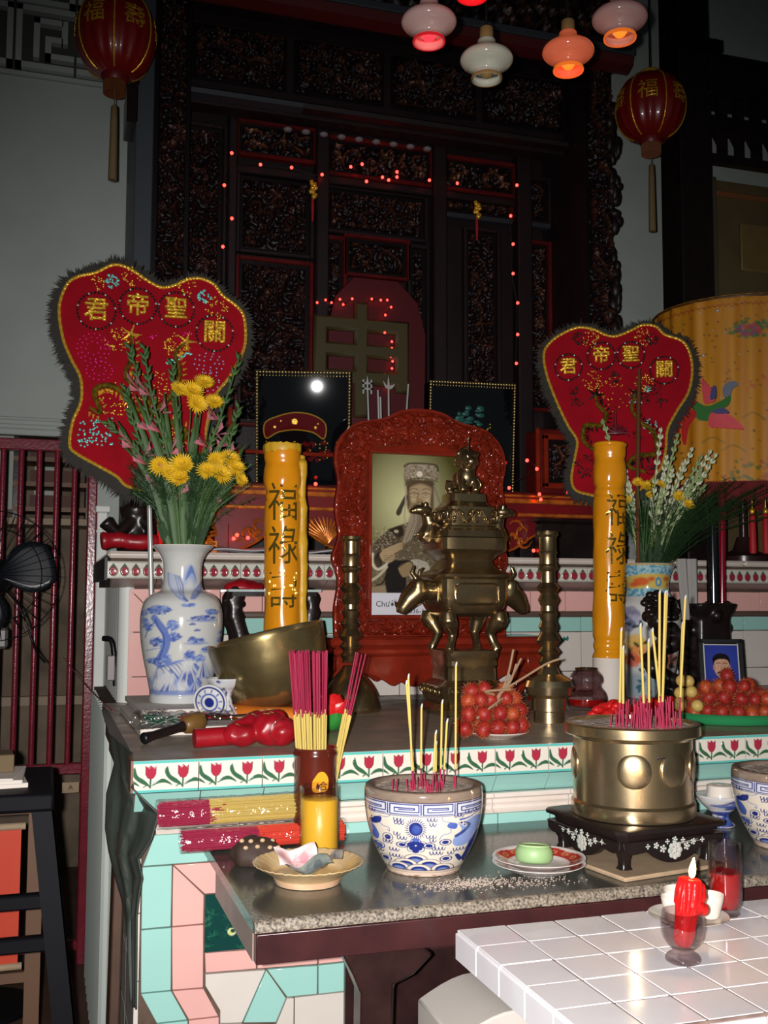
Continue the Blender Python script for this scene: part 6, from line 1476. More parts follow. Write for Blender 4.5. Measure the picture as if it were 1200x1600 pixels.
# right vase: pale tuberose spikes, yellow daisies, dark fern
RX, RY, RZ = 2.225, 3.60, 1.69
rx_, ry_ = .866, -.5
def W(px, py, dd=0):
    u = (px-1012)*.00247; return (RX+u*rx_+dd*.5, RY+u*ry_+dd*.866, RZ-(py-877)*.0025)
random.seed(71)
tips = [(946,648,1000),(1037,662,1014),(1046,705,1016),(1062,674,1018),(1072,715,1020),(1086,692,1022),(1100,705,1024),(1112,700,1027),(1120,706,1030),(1096,730,1024),(978,722,1004),(1053,730,1016),(1108,728,1028),(1078,745,1022),(1064,760,1018),(1104,752,1026),(984,745,1006),(1040,735,1014)]
for k, (px, py, bx) in enumerate(tips):
    dd = random.uniform(-.05, .05) if k else -.05
    P = spline([W(bx, 872, dd*.5), W(bx+(px-bx)*.35, 872+(py-872)*.45, dd*.8), W(px, py, dd)], 9)
    t = thing('tuberose', 'pale tuberose spike of tight white buds in the enamelled vase' if k else 'single pale bud spike showing above the right yellow candle', 'flower', P[0], 0, 'tuberose spikes in the enamelled vase' if k else None)
    Q = [tuple(Vector(p)-Vector(P[0])) for p in P]; n = len(Q)
    part('stem', MB().tube(Q, [.0065-.003*i/n for i in range(n)], 6), M['stem_pale'], t, 60)
    b = MB()
    for i in range(26):
        tt = .40+.6*i/26; p = Vector(Q[int(tt*(n-1))]); d = (Vector(Q[min(n-1, int(tt*(n-1))+1)])-Vector(Q[max(0,int(tt*(n-1))-1)])).normalized(); a = i*2.4
        s_ = (d.orthogonal().normalized()*math.cos(a)+d.cross(d.orthogonal().normalized())*math.sin(a)); e = p+s_*.013*(1.1-.5*tt)+d*.026*(1.2-.5*tt)
        b.tube([tuple(p), tuple((p+e)/2+s_*.004), tuple(e)], [.003,.0062,.002], 6)
    part('buds', b, M['bud_pale'] if k % 3 else M['stem_pale'], t, 60)
gZ = 'yellow daisies in the enamelled vase'
for px, py, s, lb in ((998,751,.85,'second from the left'),(1012,757,1.0,'largest, in the middle'),(1033,755,.8,'right of the largest one'),(1059,773,.9,'second from the right'),(1073,786,.95,'rightmost'),(982,777,.7,'leftmost'),(1016,770,.6,'just under the largest one')):
    flower(daisy, 'small yellow daisy in the enamelled vase, '+lb, gZ, W(1010+random.uniform(-8,8), 872, -.03), W(px, py, -.10), (random.uniform(-.5,.3), -1, random.uniform(.4,1.2)), 'daisy', s)
fern('asparagus_fern', 'loose dark green fern sprays at the right of the enamelled vase', .05, .14, 120, .22, M['leaf_dark'], 73, (RX+.008, RY-.012, RZ+.02))
fern('asparagus_fern', 'dark fern sprays drooping right under the yellow parasol', .03, .16, 90, .30, M['leaf_dark'], 75, (RX+.025, RY-.03, RZ+.03), (.42, -.16), False)
sl = MB()
for i in range(14):
    bx = 1012+random.uniform(-22, 24); e = W(bx+random.uniform(-12, 40), random.uniform(760, 820), random.uniform(-.06,.03)); sl.tube([W(bx, 880, -.02), e], [.004,.002], 5)
tag(part('stems', sl, M['leaf'], None), 'bundle of green flower stems at the neck of the enamelled vase', 'stems', kind='stuff')
solo('brown_stick', MB().tube([W(998,875,-.06), W(998,760,-.07), W(1003,590,-.07), W(1004,572,-.07)], [.007,.0085,.008,.005], 10), mat('brown_plastic', rgb(96,58,34), .25), 'tall glossy brown stick standing in the enamelled vase before the right plaque', 'stick')
# ------------------------------------------------------------------ two heart-shaped ceremonial plaques on poles
M['sequin_gold'] = mat('sequin_gold', rgb(236, 188, 66), 0.25, metal=.55, bump=.5, bscale=200)
M['sequin_teal'] = mat('sequin_teal', rgb(120, 214, 206), 0.2, metal=.4)
M['sequin_pink'] = mat('sequin_pink', rgb(226, 34, 130), 0.2, metal=.4)
M['sequin_violet'] = mat('sequin_violet', rgb(168, 156, 206), 0.2, metal=.4)
M['bead_dark'] = mat('bead_dark', rgb(40, 50, 44), 0.2, metal=.7)
M['dragon_thread'] = mat('dragon_thread', rgb(164, 132, 40), 0.3, metal=.45, var=.9, c2=rgb(44, 66, 28), scale=60, bump=.5, bscale=200)
def sprinkle(m, pts, r, flat=.6):
    for x, z in pts: m.ball((x, -.017, z), (r, r*flat, r), 6, 4)
def disk(cx, cz, r, n): return [(cx+r*math.sqrt(random.random())*math.cos(a), cz+r*math.sqrt(random.random())*math.sin(a)) for a in [random.random()*6.283 for _ in range(n)]]
def cross(o, u): return o
def plaque(label, loc, rz, tilt, outline, K, c0, circles, pole, seed):
    random.seed(seed)
    T = lambda x, y: ((x-c0[0])*K, (c0[1]-y)*K)
    t = thing('heart_plaque', label, 'plaque', loc, rot=(0, tilt, rz))
    out = spline([T(*p) for p in outline], 8, True)
    bd_ = part('board', MB().prism(out, -.012, .012), M['red_velvet'], t, 60)
    rope = [(x, -.013, z) for x, z in out]; rope.append(rope[0])
    part('gold_braid', MB().tube(rope, [.0052+.0016*(i % 2) for i in range(len(rope))], 7), M['sequin_gold'], t, 0)
    f = MB(); n = len(out); cx = sum(p[0] for p in out)/n; cz = sum(p[1] for p in out)/n
    for i in range(n):
        (x0, z0), (x1, z1) = out[i], out[(i+1) % n]
        d = Vector((x1-x0, 0, z1-z0)); L_ = d.length
        if L_ < 1e-6: continue
        nr = Vector((d.z, 0, -d.x)).normalized()
        if nr.x*((x0+x1)/2-cx)+nr.z*((z0+z1)/2-cz) < 0: nr = -nr
        for k in range(int(L_/.0011)+1):
            u = random.random(); p = Vector((x0+(x1-x0)*u, random.uniform(-.012,.016), z0+(z1-z0)*u))
            ln = random.uniform(.018,.038)*(1.25 if x0 < cx and seed == 1 else 1)
            e = p+nr*ln+Vector((random.gauss(0,.006), random.gauss(0,.008), random.gauss(-.010,.008))); w = d.normalized()*random.uniform(.0015,.0035)
            k0 = len(f.v); f.v += [tuple(p-w), tuple(p+w), tuple((p+e)/2+w*1.4), tuple(e), tuple((p+e)/2-w*1.2)]; f.face((k0,k0+1,k0+2,k0+3,k0+4))
    tag(part('feather_trim', f, M['fur'], t, 0), None, kind='stuff')
    for ch, x, y, r in circles:
        me = text_mesh(ch, r*K*1.32, .004, M['gold'], 2, .0022); u, v = T(x, y)
        link('gilt_character', me, bd_, (u, -.016, v), (PI/2, 0, 0))
        m = MB()
        for k in range(30): a = 2*PI*k/30; m.ball((u+r*K*math.cos(a), -.015, v+r*K*math.sin(a)), (.0050,.004,.0050), 7, 5)
        part('bead_ring', m, M['bead_dark'], bd_, 60)
        m = MB(); sprinkle(m, [(u+r*K*math.cos(a), v+r*K*math.sin(a)) for a in np.arange(.2, 6.2, .9)], .0042); part('bright_beads', m, M['silver'], t, 60)
    return t, T
outL = [(345,105),(420,120),(500,170),(570,200),(630,185),(700,150),(760,145),(820,170),(860,220),(930,270),(965,320),(975,420),(960,500),(900,620),(830,720),(795,860),(790,960),(740,1070),(650,1150),(540,1185),(430,1165),(380,1120),(290,1070),(200,1020),(165,980),(175,870),(210,770),(205,660),(160,570),(120,470),(100,330),(130,220),(180,175),(260,150)]
K = .00074
plL, T = plaque('large red velvet heart plaque with gold characters above the vase', (.332, 3.765, 2.343), -.09, 0, outL, K, (525, 630), (('君',270,300+35,88),('帝',460,300,86),('聖',640,305,84),('關',825,410,88)), None, 1)
def fig(plq, parts_):
    for nm, m, mt in parts_: part(nm, m, mt, plq, 60)
def dragon(T, pts, w, seed):
    random.seed(seed); P = spline([T(*p) for p in pts], 8); n = len(P)
    m = MB().tube([(x, -.018, z) for x, z in P], [w*(.35+.65*math.sin(PI*min(.93, .15+.8*i/n))) for i in range(n)], 8, flat=.6)
    s = MB(); sprinkle(s, [(P[i][0]+random.gauss(0, w*.5), P[i][1]+random.gauss(0, w*.5)) for i in range(0, n) for _ in range(4)], .0035)
    sp = MB()
    for i in range(2, n-1, 2):
        d = Vector((P[i+1][0]-P[i-1][0], 0, P[i+1][1]-P[i-1][1])).normalized(); q = Vector((d.z,0,-d.x)); b = Vector((P[i][0], -.018, P[i][1]))+q*w*.7
        sp.tube([tuple(b), tuple(b+q*w*.9+d*w*.4)], [w*.28, .0006], 5)
    for j in range(5):
        a = j*1.25; e = P[-1]; sp.tube([(e[0], -.02, e[1]), (e[0]+w*2.2*math.cos(a), -.02, e[1]+w*2.2*math.sin(a))], [w*.4, .0008], 5)
    return m, s, sp
random.seed(23)
m1, s1, sp1 = dragon(T, [(580,920),(640,960),(700,900),(600,840),(520,760),(470,700),(410,640),(440,540),(430,440)], .018, 1)
m2, s2, sp2 = dragon(T, [(250,800),(300,820),(270,720),(340,690),(420,740),(470,800),(560,790),(640,700),(660,600),(640,520),(690,460)], .018, 2)
fig(plL, [('dragon', m1, M['dragon_thread']), ('dragon', m2, M['dragon_thread']), ('dragon_spines', sp1, M['sequin_gold']), ('dragon_spines', sp2, M['sequin_gold'])])
s = MB(); sprinkle(s, [(x, z) for x, z in disk(*T(370,470), 60*K, 50)+disk(*T(640,480), 60*K, 60)+disk(*T(540,690), 90*K, 60)+disk(*T(380,760), 90*K, 60)+disk(*T(600,900), 60*K, 40)+disk(*T(430,160), 50*K, 30)+disk(*T(830,285), 60*K, 40)+disk(*T(690,190), 50*K, 30)+disk(*T(270,200), 40*K, 20)], .0034); part('gold_sequins', s, M['sequin_gold'], plL, 60)
s = MB(); sprinkle(s, [T(260+75*math.cos(a)*q, 515+70*math.sin(a)*q) for q in (.45, .75, 1.0) for a in np.arange(0, 6.28, .34/q)]+[T(290+60*math.cos(a)*q, 620+45*math.sin(a)*q) for q in (.5, 1.0) for a in np.arange(0, 6.28, .4/q)]+[T(535+random.gauss(0,8), 445+random.gauss(0,8)) for _ in range(6)]+[T(690+random.gauss(0,14), 415+random.gauss(0,12)) for _ in range(8)], .0040); part('pink_sequins', s, M['sequin_pink'], plL, 60)
s = MB(); sprinkle(s, [T(800+70*math.cos(a)*q, 560+50*math.sin(a)*q) for q in (.4,.7,1.0) for a in np.arange(0, 6.28, .5/q)]+[T(800+50*math.cos(a)*q, 650+45*math.sin(a)*q) for q in (.5,1.0) for a in np.arange(0, 6.28, .55/q)], .0036); part('violet_sequins', s, M['sequin_violet'], plL, 60)
s = MB(); sprinkle(s, disk(*T(335,185), 36*K, 34)+disk(*T(775,235), 34*K, 34)+[T(200+random.random()*160, 870+random.gauss(0,12)+random.choice((0,50,90))) for _ in range(70)]+[T(600+q*120, 570-q*60+random.gauss(0,8)) for q in np.arange(0,1,.04)], .0042); part('teal_sequins', s, M['sequin_teal'], plL, 60)
part('pole', MB().tube([(.005, .014, -.42), (.035, .0, -1.157)], .009, 12), M['silver'], plL, 60)

outR = [(330,165),(400,175),(460,205),(510,215),(580,190),(640,165),(700,175),(740,215),(820,250),(855,310),(865,400),(845,500),(790,590),(745,680),(735,780),(700,880),(600,970),(480,1005),(380,985),(310,960),(292,900),(310,800),(320,720),(280,650),(230,540),(180,400),(165,290),(200,230),(260,190)]
K2 = .00084
plR, T = plaque('smaller red velvet heart plaque with gold characters beside the parasol', (2.205, 3.74, 2.378), -.48, 0, outR, K2, (534, 510), (('君',283,360,64),('帝',440,310,66),('聖',580,310,64),('關',735,390,66)), None, 2)
m1, s1, sp1 = dragon(T, [(640,880),(560,850),(600,800),(690,790),(680,690),(620,640),(580,570),(600,500)], .018, 3)
m2, s2, sp2 = dragon(T, [(400,770),(350,720),(360,650),(430,650),(460,600),(420,550),(410,500)], .018, 4)
fig(plR, [('dragon', m1, M['dragon_thread']), ('dragon', m2, M['dragon_thread']), ('dragon_spines', sp1, M['bead_dark']), ('dragon_spines', sp2, M['bead_dark'])])
s = MB(); sprinkle(s, disk(*T(400,430), 50*K2, 50)+disk(*T(640,450), 46*K2, 50)+disk(*T(500,500), 90*K2, 50)+disk(*T(390,225), 45*K2, 40)+disk(*T(640,225), 45*K2, 40), .0030); part('gold_sequins', s, M['sequin_gold'], plR, 60)
s = MB(); sprinkle(s, disk(*T(340,220), 36*K2, 40)+disk(*T(680,235), 34*K2, 40)+disk(*T(500,420), 30*K2, 30)+disk(*T(360,850), 60*K2, 60)+disk(*T(640,840), 60*K2, 60)+[T(x+random.gauss(0,16), y+random.gauss(0,12)) for x, y in ((310,480),(320,530),(650,520),(720,540),(690,480),(600,700)) for _ in range(18)], .0036); part('dark_sequins', s, M['bead_dark'], plR, 60)
s = MB(); sprinkle(s, [T(570+q*60, 545+random.gauss(0,6)) for q in np.arange(0,1,.08)]+disk(*T(665,660), 36*K2, 30)+disk(*T(655,480), 18*K2, 16), .0036); part('teal_sequins', s, M['sequin_teal'], plR, 60)
s = MB().tube([(T(500,600)[0]+.0, -.018, T(500,700)[1]), (T(505,560)[0], -.018, T(505,560)[1])], [.008,.003], 8); 
for k in range(7): a = k*.52; s.tube([(T(510,690)[0], -.018, T(510,690)[1]), (T(510,690)[0]+.045*math.cos(a), -.018, T(510,690)[1]+.035*math.sin(a))], [.010,.006], 6)
part('lotus_motif', s, mat('motif_red', rgb(92, 10, 24), .4), plR, 60)
part('pole', MB().tube([(-.03, .016, -.38), (-.03, .016, -1.19)], .010, 12), M['dark_wood'], plR, 60)

# ------------------------------------------------------------------ yellow ceremonial parasol
PX, PY = 3.055, 4.12; PR = .385
pa = thing('parasol', 'yellow embroidered ceremonial parasol with a phoenix, upper right', 'parasol', (PX, PY, 0), 0)
YL = rgb(192, 126, 24)
cv = Canvas(1000, 430, 1330, 780, 1.5, YL)
random.seed(29)
for k in range(20):
    x = 1040+k*15; cv.curve([(x,470),(x+random.uniform(-6,6),600),(x+random.uniform(-8,8),750)], random.uniform(3,8), random.choice((rgb(220,160,50), rgb(184,116,22))), .45, soft=4)
x = 1020
while x < 1330: cv.curve([(x,474),(x+4,470),(x+8,474)], 1.6, rgb(150,60,30), .9, n=3); x += 8
for _ in range(170): cv.ell(random.uniform(1010,1330), random.uniform(480,750), 1.5, 1.5, rgb(60,54,40), .9)
def posy(cx, cy, r, cols, n=26):
    for _ in range(n):
        a = random.random()*6.28; q = math.sqrt(random.random())*r; cv.ell(cx+q*1.5*math.cos(a), cy+q*.7*math.sin(a), random.uniform(2,5), random.uniform(1.6,3.5), random.choice(cols), .9, rot=random.uniform(-1,1))
GR = rgb(72,108,56)
posy(1176, 512, 22, (GR, GR, rgb(96,120,80)), 60); posy(1174, 514, 13, (rgb(150,60,80), rgb(126,84,120), rgb(180,80,70)), 34)
posy(1195, 610, 30, (rgb(180,80,40), rgb(196,104,60), YL), 30); posy(1180, 740, 34, (GR, rgb(160,80,50), rgb(120,110,50)), 46); posy(1290, 560, 30, (GR, rgb(150,60,80)), 50); posy(1280, 720, 30, (GR, rgb(160,80,50)), 40)
for q in ((1100,690),(1130,705),(1200,670),(1160,655)): cv.curve([q,(q[0]+16,q[1]-8),(q[0]+34,q[1]+3)], 2, rgb(110,100,40), .8)
ZT_, ZB_ = 2.875, 2.065
nu, nv = 300, 150; az0 = math.atan2(PX, PY)
g = MB(); us = []; vs = []
def pf_(u, v):
    a = (u-.5)*2*PI; us.append(1158+136*math.sin(a)); vs.append(458+296*v)
    r = PR*(1+.010*math.sin(a*22)+.006*math.sin(a*37+v*3)); d = PI+az0-a
    return (r*math.sin(d), r*math.cos(d), ZT_+(ZB_-ZT_)*v)
g.grid(nu, nv, pf_); g.c = cv.get(np.array(us), np.array(vs))
val = part('valance', g, M['cloth_print'], pa, 180)
part('crown', MB().lathe([(PR+.004, ZT_-.004),(PR+.006, ZT_+.004),(PR*.55, ZT_+.01),(.03, ZT_+.014),(.001, ZT_+.015)], 48, cap0=False), mat('parasol_yellow', YL, .6), pa, 60)
part('hem_piping', MB().tube([(PR*1.006*math.cos(a), PR*1.006*math.sin(a), ZT_-.002) for a in np.linspace(0, 2*PI, 60)], .006, 6), mat('hem_brown', rgb(84,56,26), .5), pa, 60)
fr = MB()
for k in range(420):
    a = 2*PI*k/420; r = PR*random.uniform(.98,1.0); fr.tube([(r*math.cos(a), r*math.sin(a), ZB_+.005), (r*math.cos(a), r*math.sin(a), ZB_-random.uniform(.075,.10))], .0032, 3)
tag(part('red_fringe', fr, mat('fringe_red', rgb(110, 22, 28), .7), pa, 60), None, kind='stuff')
part('pole', MB().tube([(0,0,Z2+.02),(0,0,ZT_)], .018, 12), M['dark_wood'], pa, 60)
part('foot', MB().lathe([(.12,Z2),(.12,Z2+.03),(.05,Z2+.06),(.03,Z2+.12)], 32), M['dark_wood'], pa, 60)
sq_ = MB()
def onp(px, py, out=.006):
    a = math.asin(max(-1, min(1, (px-1158)/136))); d = PI+az0-a
    return (math.sin(d)*(PR+out), math.cos(d)*(PR+out), ZT_+(ZB_-ZT_)*(py-458)/296)
for px, py, r in ((1128,480,.008),(1102,478,.005),(1138,516,.006),(1120,511,.004),(1106,549,.008),(1136,540,.004),(1158,553,.004),(1130,621,.005),(1113,721,.005),(1160,470,.004),(1150,478,.004)): sq_.ball(onp(px, py), r, 8, 6)
part('mirror_sequins', sq_, M['silver'], val, 60)
# phoenix applique: padded pieces stitched on the valance
def app(name, poly, m, h=.010):
    P = spline(poly, 5, True); mb = MB(); mb.rings([[onp(x, y, .002) for x, y in P], [onp(x, y, h) for x, y in P]]); part(name, mb, m, val, 60)
app('phoenix_body', [(1092,622),(1110,632),(1130,626),(1144,618),(1142,632),(1128,642),(1112,655),(1098,652),(1090,640)], mat('phoenix_green', rgb(52,116,52), .6))
WP = mat('phoenix_pink', rgb(214,76,84), .6)
for k in range(6): app('wing_feather', [(1106+k*2.4,625),(1104+k*2.4,600+k*2),(1105+k*3.2,586+k*5),(1110+k*2.6,606),(1111+k*2.2,625)], WP, .011+.001*k)
for k in range(8): app('wing_feather', [(1114+k*1.6,646-k*.6),(1112+k*4,662),(1118+k*6.4,668+k*.9),(1122+k*4,656),(1120+k*2,644)], WP, .011+.001*k)
app('wing_band', [(1116,622),(1119,604),(1124,602),(1124,620)], mat('phoenix_blue', rgb(70,70,120), .6), .019); app('wing_band', [(1118,642),(1134,638),(1142,646),(1128,647)], bpy.data.materials['phoenix_blue'], .022)
app('phoenix_head', [(1135,620),(1134,606),(1140,598),(1150,596),(1156,602),(1148,608),(1144,618)], mat('phoenix_grey', rgb(104,110,128), .6), .014)
app('tail_plume', [(1094,624),(1080,616),(1066,624),(1060,650),(1064,690),(1068,660),(1074,640),(1086,632)], mat('phoenix_red', rgb(196,44,44), .6), .012)
app('tail_plume', [(1092,636),(1078,640),(1072,668),(1076,690),(1082,660),(1094,646)], bpy.data.materials['phoenix_red'], .013)
for k, (px, py) in enumerate(((1172, 762), (1192, 762))):
    a = math.asin((px-1158)/136); d = PI+az0-a
    t = thing('tassel', ('red silk tassel hanging under the parasol, left of the pair', 'red silk tassel hanging under the parasol, right of the pair')[k], 'tassel', (PX+math.sin(d)*(PR-.02), PY+math.cos(d)*(PR-.02), ZB_-.09), group='tassels under the parasol')
    part('cord', MB().tube([(0,0,.09),(0,0,-.03)], .003, 6), M['gold'], t); part('head', MB().ball((0,0,-.04), (.012,.012,.014), 12, 8), M['gold'], t)
    part('skirt', MB().lathe([(.014,-.22),(.016,-.20),(.014,-.06),(.008,-.05)], 14), mat('tassel_red', rgb(170,24,34), .6) if k == 0 else bpy.data.materials['tassel_red'], t, 60)
# ------------------------------------------------------------------ carved shrine behind the upper tier
M['relief'] = vmat('carved_gilt_relief', 0.42, metal=0.3, bump=.3, bscale=160, spec=.4)
sh = thing('carved_shrine', 'tall dark carved wooden shrine with gilded relief panels behind the altar', 'shrine', (0, 0, 0))
WD, RD, GD = np.array(rgb(17,9,12)), np.array(rgb(46,20,24)), np.array(rgb(128,84,52))
def relief(name, x0, x1, z0, z1, y, seed, gilt=.5, d=.028, parent=None, ppm=230, base=None):
    """openwork relief panel: scrolls standing 2-4 cm proud of a sunk ground"""
    nu = max(12, int((x1-x0)*ppm)); nv = max(12, int((z1-z0)*ppm)); hs_ = []
    def f(u, v):
        x = x0+(x1-x0)*u; z = z0+(z1-z0)*v
        a = 1-abs(noise.noise((x*17+seed, z*17, seed*3.1)))*2.6; b = 1-abs(noise.noise((x*38, z*38+seed, seed)))*2.2
        h = max(0, a)**2*.7+max(0, b)**2*.45
        e = min(u, 1-u)*(x1-x0)/.02; e2 = min(v, 1-v)*(z1-z0)/.02
        if min(e, e2) < 1: h = 0
        hs_.append(h); return (x, y-h*d, z)
    m = MB().grid(nu, nv, f); h = np.clip(np.array(hs_), 0, 1.15)[:, None]/1.15
    bs = WD if base is None else np.array(base)
    col = bs*(1-h)+RD*h; g = np.clip((h-.45)/.4, 0, 1)*gilt
    m.c = col*(1-g)+GD*g
    return part(name, m, M['relief'], parent or sh, 60)
def fram(x0, x1, z0, z1, y, w=.03, d=.03, m='shrine_wood', name='panel_frame'):
    q = MB()
    for a in ((x0-w,x0,z0-w,z1+w),(x1,x1+w,z0-w,z1+w),(x0,x1,z1,z1+w),(x0,x1,z0-w,z0)): q.box(a[0],a[1],y-d,y+.01,a[2],a[3],.004)
    part(name, q, M[m], sh)
Zb = Z2+.001
part('back_panel', MB().box(.33, 2.78, 4.80, 4.845, Zb, 4.9), M['shrine_wood'], sh)
edge = mat('post_edge', rgb(58, 64, 70), .5); edge2 = mat('moulding_edge', rgb(40, 44, 50), .5)
part('side_post', MB().box(.299, .372, 4.30, 4.80, Zb, 4.9, .004), edge, sh)
part('bracket', MB().box(.262, .31, 4.30, 4.5, 3.50, 3.66, .004).box(.275, .31, 4.30, 4.5, 3.66, 3.9), M['black_wood'], sh)
relief('carved_column', .372, .52, Zb, 4.1, 4.30, 1, .25, .04); part('column_core', MB().box(.372, .52, 4.305, 4.42, Zb, 4.9), M['shrine_wood'], sh)
# right column with an openwork jagged edge
part('column_core', MB().box(2.36, 2.47, 4.305, 4.42, Zb, 4.9), M['shrine_wood'], sh)
relief('carved_column', 2.36, 2.50, Zb, 4.1, 4.30, 2, .35, .05)
random.seed(33); m = MB()
for k in range(150):
    z = random.uniform(Zb, 3.95); m.ball((2.50+random.uniform(-.03,.026), 4.29+random.uniform(-.02,.05), z), (random.uniform(.014,.03), .025, random.uniform(.02,.05)), 8, 6)
part('openwork_edge', m, M['shrine_wood'], sh, 180)
# crown beam across the top
part('crown_beam', MB().box(.30, 2.56, 4.24, 4.44, 4.10, 4.62, .01), M['shrine_wood'], sh)
part('crown_moulding', MB().prism([(4.24,4.04),(4.20,4.06),(4.19,4.10),(4.22,4.11),(4.26,4.11),(4.26,4.04)], .30, 2.56, 'YZ'), mat('red_beam', rgb(84,24,22), .4), sh)
part('crown_cornice', MB().box(.29, 2.57, 4.185, 4.26, 4.105, 4.14, .004), edge, sh)
relief('crown_relief', .36, 2.5, 4.15, 4.55, 4.235, 3, .45, .05, ppm=80)
# second plane: lintel frieze and moulding
part('lintel', MB().box(.52, 2.36, 4.50, 4.60, 3.72, 4.10, .006), M['shrine_wood'], sh)
for i in range(4): relief('lintel_relief', .54+i*.46, .54+i*.46+.43, 3.82, 4.08, 4.497, 10+i, .35, .04)
part('lintel_moulding', MB().prism([(4.50,3.735),(4.46,3.745),(4.455,3.765),(4.475,3.78),(4.50,3.785)], .48, 1.04, 'YZ'), edge2, sh)
part('lintel_moulding', MB().prism([(4.50,3.735),(4.46,3.745),(4.455,3.765),(4.475,3.78),(4.50,3.785)], 1.04, 2.36, 'YZ'), M['shrine_wood'], sh)
# inner posts and friezes
for x0, x1 in ((.735,.775),(1.145,1.205),(1.725,1.79),(2.165,2.24)): part('inner_post', MB().box(x0, x1, 4.62, 4.70, Zb, 3.76, .006), M['shrine_wood'], sh)
for k, (x0, x1, z0, z1, g) in enumerate(((.79,1.14,3.60,3.74,.9),(1.21,1.72,3.56,3.72,.7),(1.80,2.16,3.56,3.70,.7))): relief('gilded_frieze', x0, x1, z0, z1, 4.69, 20+k, g, .035, ppm=180); fram(x0, x1, z0, z1, 4.69, .02, .03, 'shrine_red')
part('frieze_rail', MB().box(.775, 2.17, 4.66, 4.70, 3.50, 3.535, .005), edge if False else M['shrine_wood'], sh)
part('inner_ledge', MB().box(1.79, 2.15, 4.655, 4.70, 3.405, 3.43, .004), edge2, sh)
part('inner_ledge', MB().box(2.25, 2.36, 4.655, 4.70, 3.405, 3.43, .004), edge2, sh)
part('side_post', MB().box(2.38, 2.47, 4.42, 4.80, Zb, 4.9), M['shrine_wood'], sh)
for k, (x0, x1, z0, z1, g) in enumerate(((1.22,1.71,3.30,3.50,.35),(1.22,1.30,2.30,3.25,.3),(1.64,1.72,2.30,3.25,.35),(1.32,1.62,3.10,3.27,.4),(.80,1.13,3.15,3.50,.25),(.80,1.13,2.35,3.10,.2),(1.92,2.08,2.45,3.36,.45),(2.26,2.36,2.50,3.33,.45),(2.26,2.36,3.45,3.66,.4),(1.80,2.15,3.44,3.52,.3),(.54,.72,2.3,3.7,.2))):
    relief('carved_panel', x0, x1, z0, z1, 4.74 if k in (0,1,2,3) else 4.71, 40+k, g, .035); fram(x0, x1, z0, z1, 4.74 if k in (0,1,2,3) else 4.71, .018, .03, 'shrine_red' if k % 2 else 'shrine_wood')
part('ridge_drops', (lambda m: [m.ball((1.0+i*.085, 4.60, 3.70), (.022,.02,.012), 8, 6) for i in range(9)] and m)(MB()), mat('grey_bead', rgb(120,116,120), .4), sh, 60)
# red tablet with the big gold character
tb = thing('red_tablet', 'tall red tablet with a large dull gold character deep in the shrine', 'tablet', (1.45, 4.655, Z2+.53))
pts = [(-.235,0),(.235,0),(.24,.55),(.20,.70),(.10,.80),(-.12,.80),(-.21,.70),(-.24,.55)]
bevel(part('board', MB().prism(pts, -.012, .012), mat('tablet_red', rgb(74, 9, 16), .5), tb), .004)
link('gold_character', text_mesh('申', .56, .008, mat('dull_gold', rgb(64, 55, 27), .6), 2, .012), tb, (-.085, -.022, .36), (PI/2, 0, 0))
part('plinth', MB().box(-.235, .235, -.03, .03, -.05, 0, .006), M['shrine_red'], tb)
part('support', MB().box(-.235, .235, -.02, .03, -.529, -.05), M['shrine_wood'], tb)

# ------------------------------------------------------------------ gilded red altar table on the upper tier
ot = thing('gilded_table', 'red lacquered altar table with gilt rails and carved gilt apron', 'table', (0, 0, Z2))
part('top', MB().box(.60, 2.33, 4.06, 4.55, .262, .285, .006), M['shrine_red'], ot)
for z, h in ((.235,.02),(.262,.010),(.180,.014)): part('gilt_rail', MB().box(.60, 2.33, 4.045, 4.06, z, z+h, .003), M['gilt_paint'], ot)
part('frieze', MB().box(.61, 2.32, 4.058, 4.08, .12, .262), M['altar_red'], ot)
ap = [(.62,.14)]+spline([(.62,.03),(.70,.02),(.78,.055),(.84,.10),(.95,.105),(1.03,.06),(1.10,.035),(1.25,.07),(1.465,.10),(1.68,.07),(1.83,.035),(1.90,.06),(1.98,.105),(2.09,.10),(2.15,.055),(2.23,.02),(2.31,.03)], 5)+[(2.31,.14)]
bevel(part('scalloped_apron', MB().prism(ap, 4.062, 4.082), M['altar_red'], ot), .003)
m = MB().tube([(x, 4.058, z) for x, z in ap[1:-1]], .006, 6)
random.seed(44)
for cx in (.74, .95, 1.9, 2.1, 2.25):
    for q in range(6):
        b = random.random()*6.28; s = random.uniform(.02,.045); px_, pz_ = cx+random.uniform(-.05,.05), .105+random.uniform(-.03,.04)
        m.tube([(px_+s*math.cos(b+u*4)*(.3+.7*u), 4.055, pz_+s*math.sin(b+u*4)*(.3+.7*u)) for u in np.linspace(0,1,9)], [.003,.005,.007,.008,.008,.007,.006,.004,.003], 6)
part('gilt_scrollwork', m, M['gilt_paint'], ot, 60)
m = MB()
for k in range(13):
    a = -.9+k*.15; L_ = .10-.02*abs(a); m.tube([(1.06, 4.052, .05), (1.06+L_*.5*math.sin(a)-.01, 4.045, .05+L_*.6*math.cos(a)), (1.06+L_*1.25*math.sin(a)-.02, 4.052, .05+L_*1.1*math.cos(a))], [.005,.008,.002], 6)
part('gilt_leaf_spray', m, M['gilt_paint'], ot, 60)
for x in (.64, 2.29):
    for y in (4.09, 4.50): bevel(part('leg', MB().box(x-.03, x+.03, y-.03, y+.03, 0, .262), M['altar_red'], ot), .006)
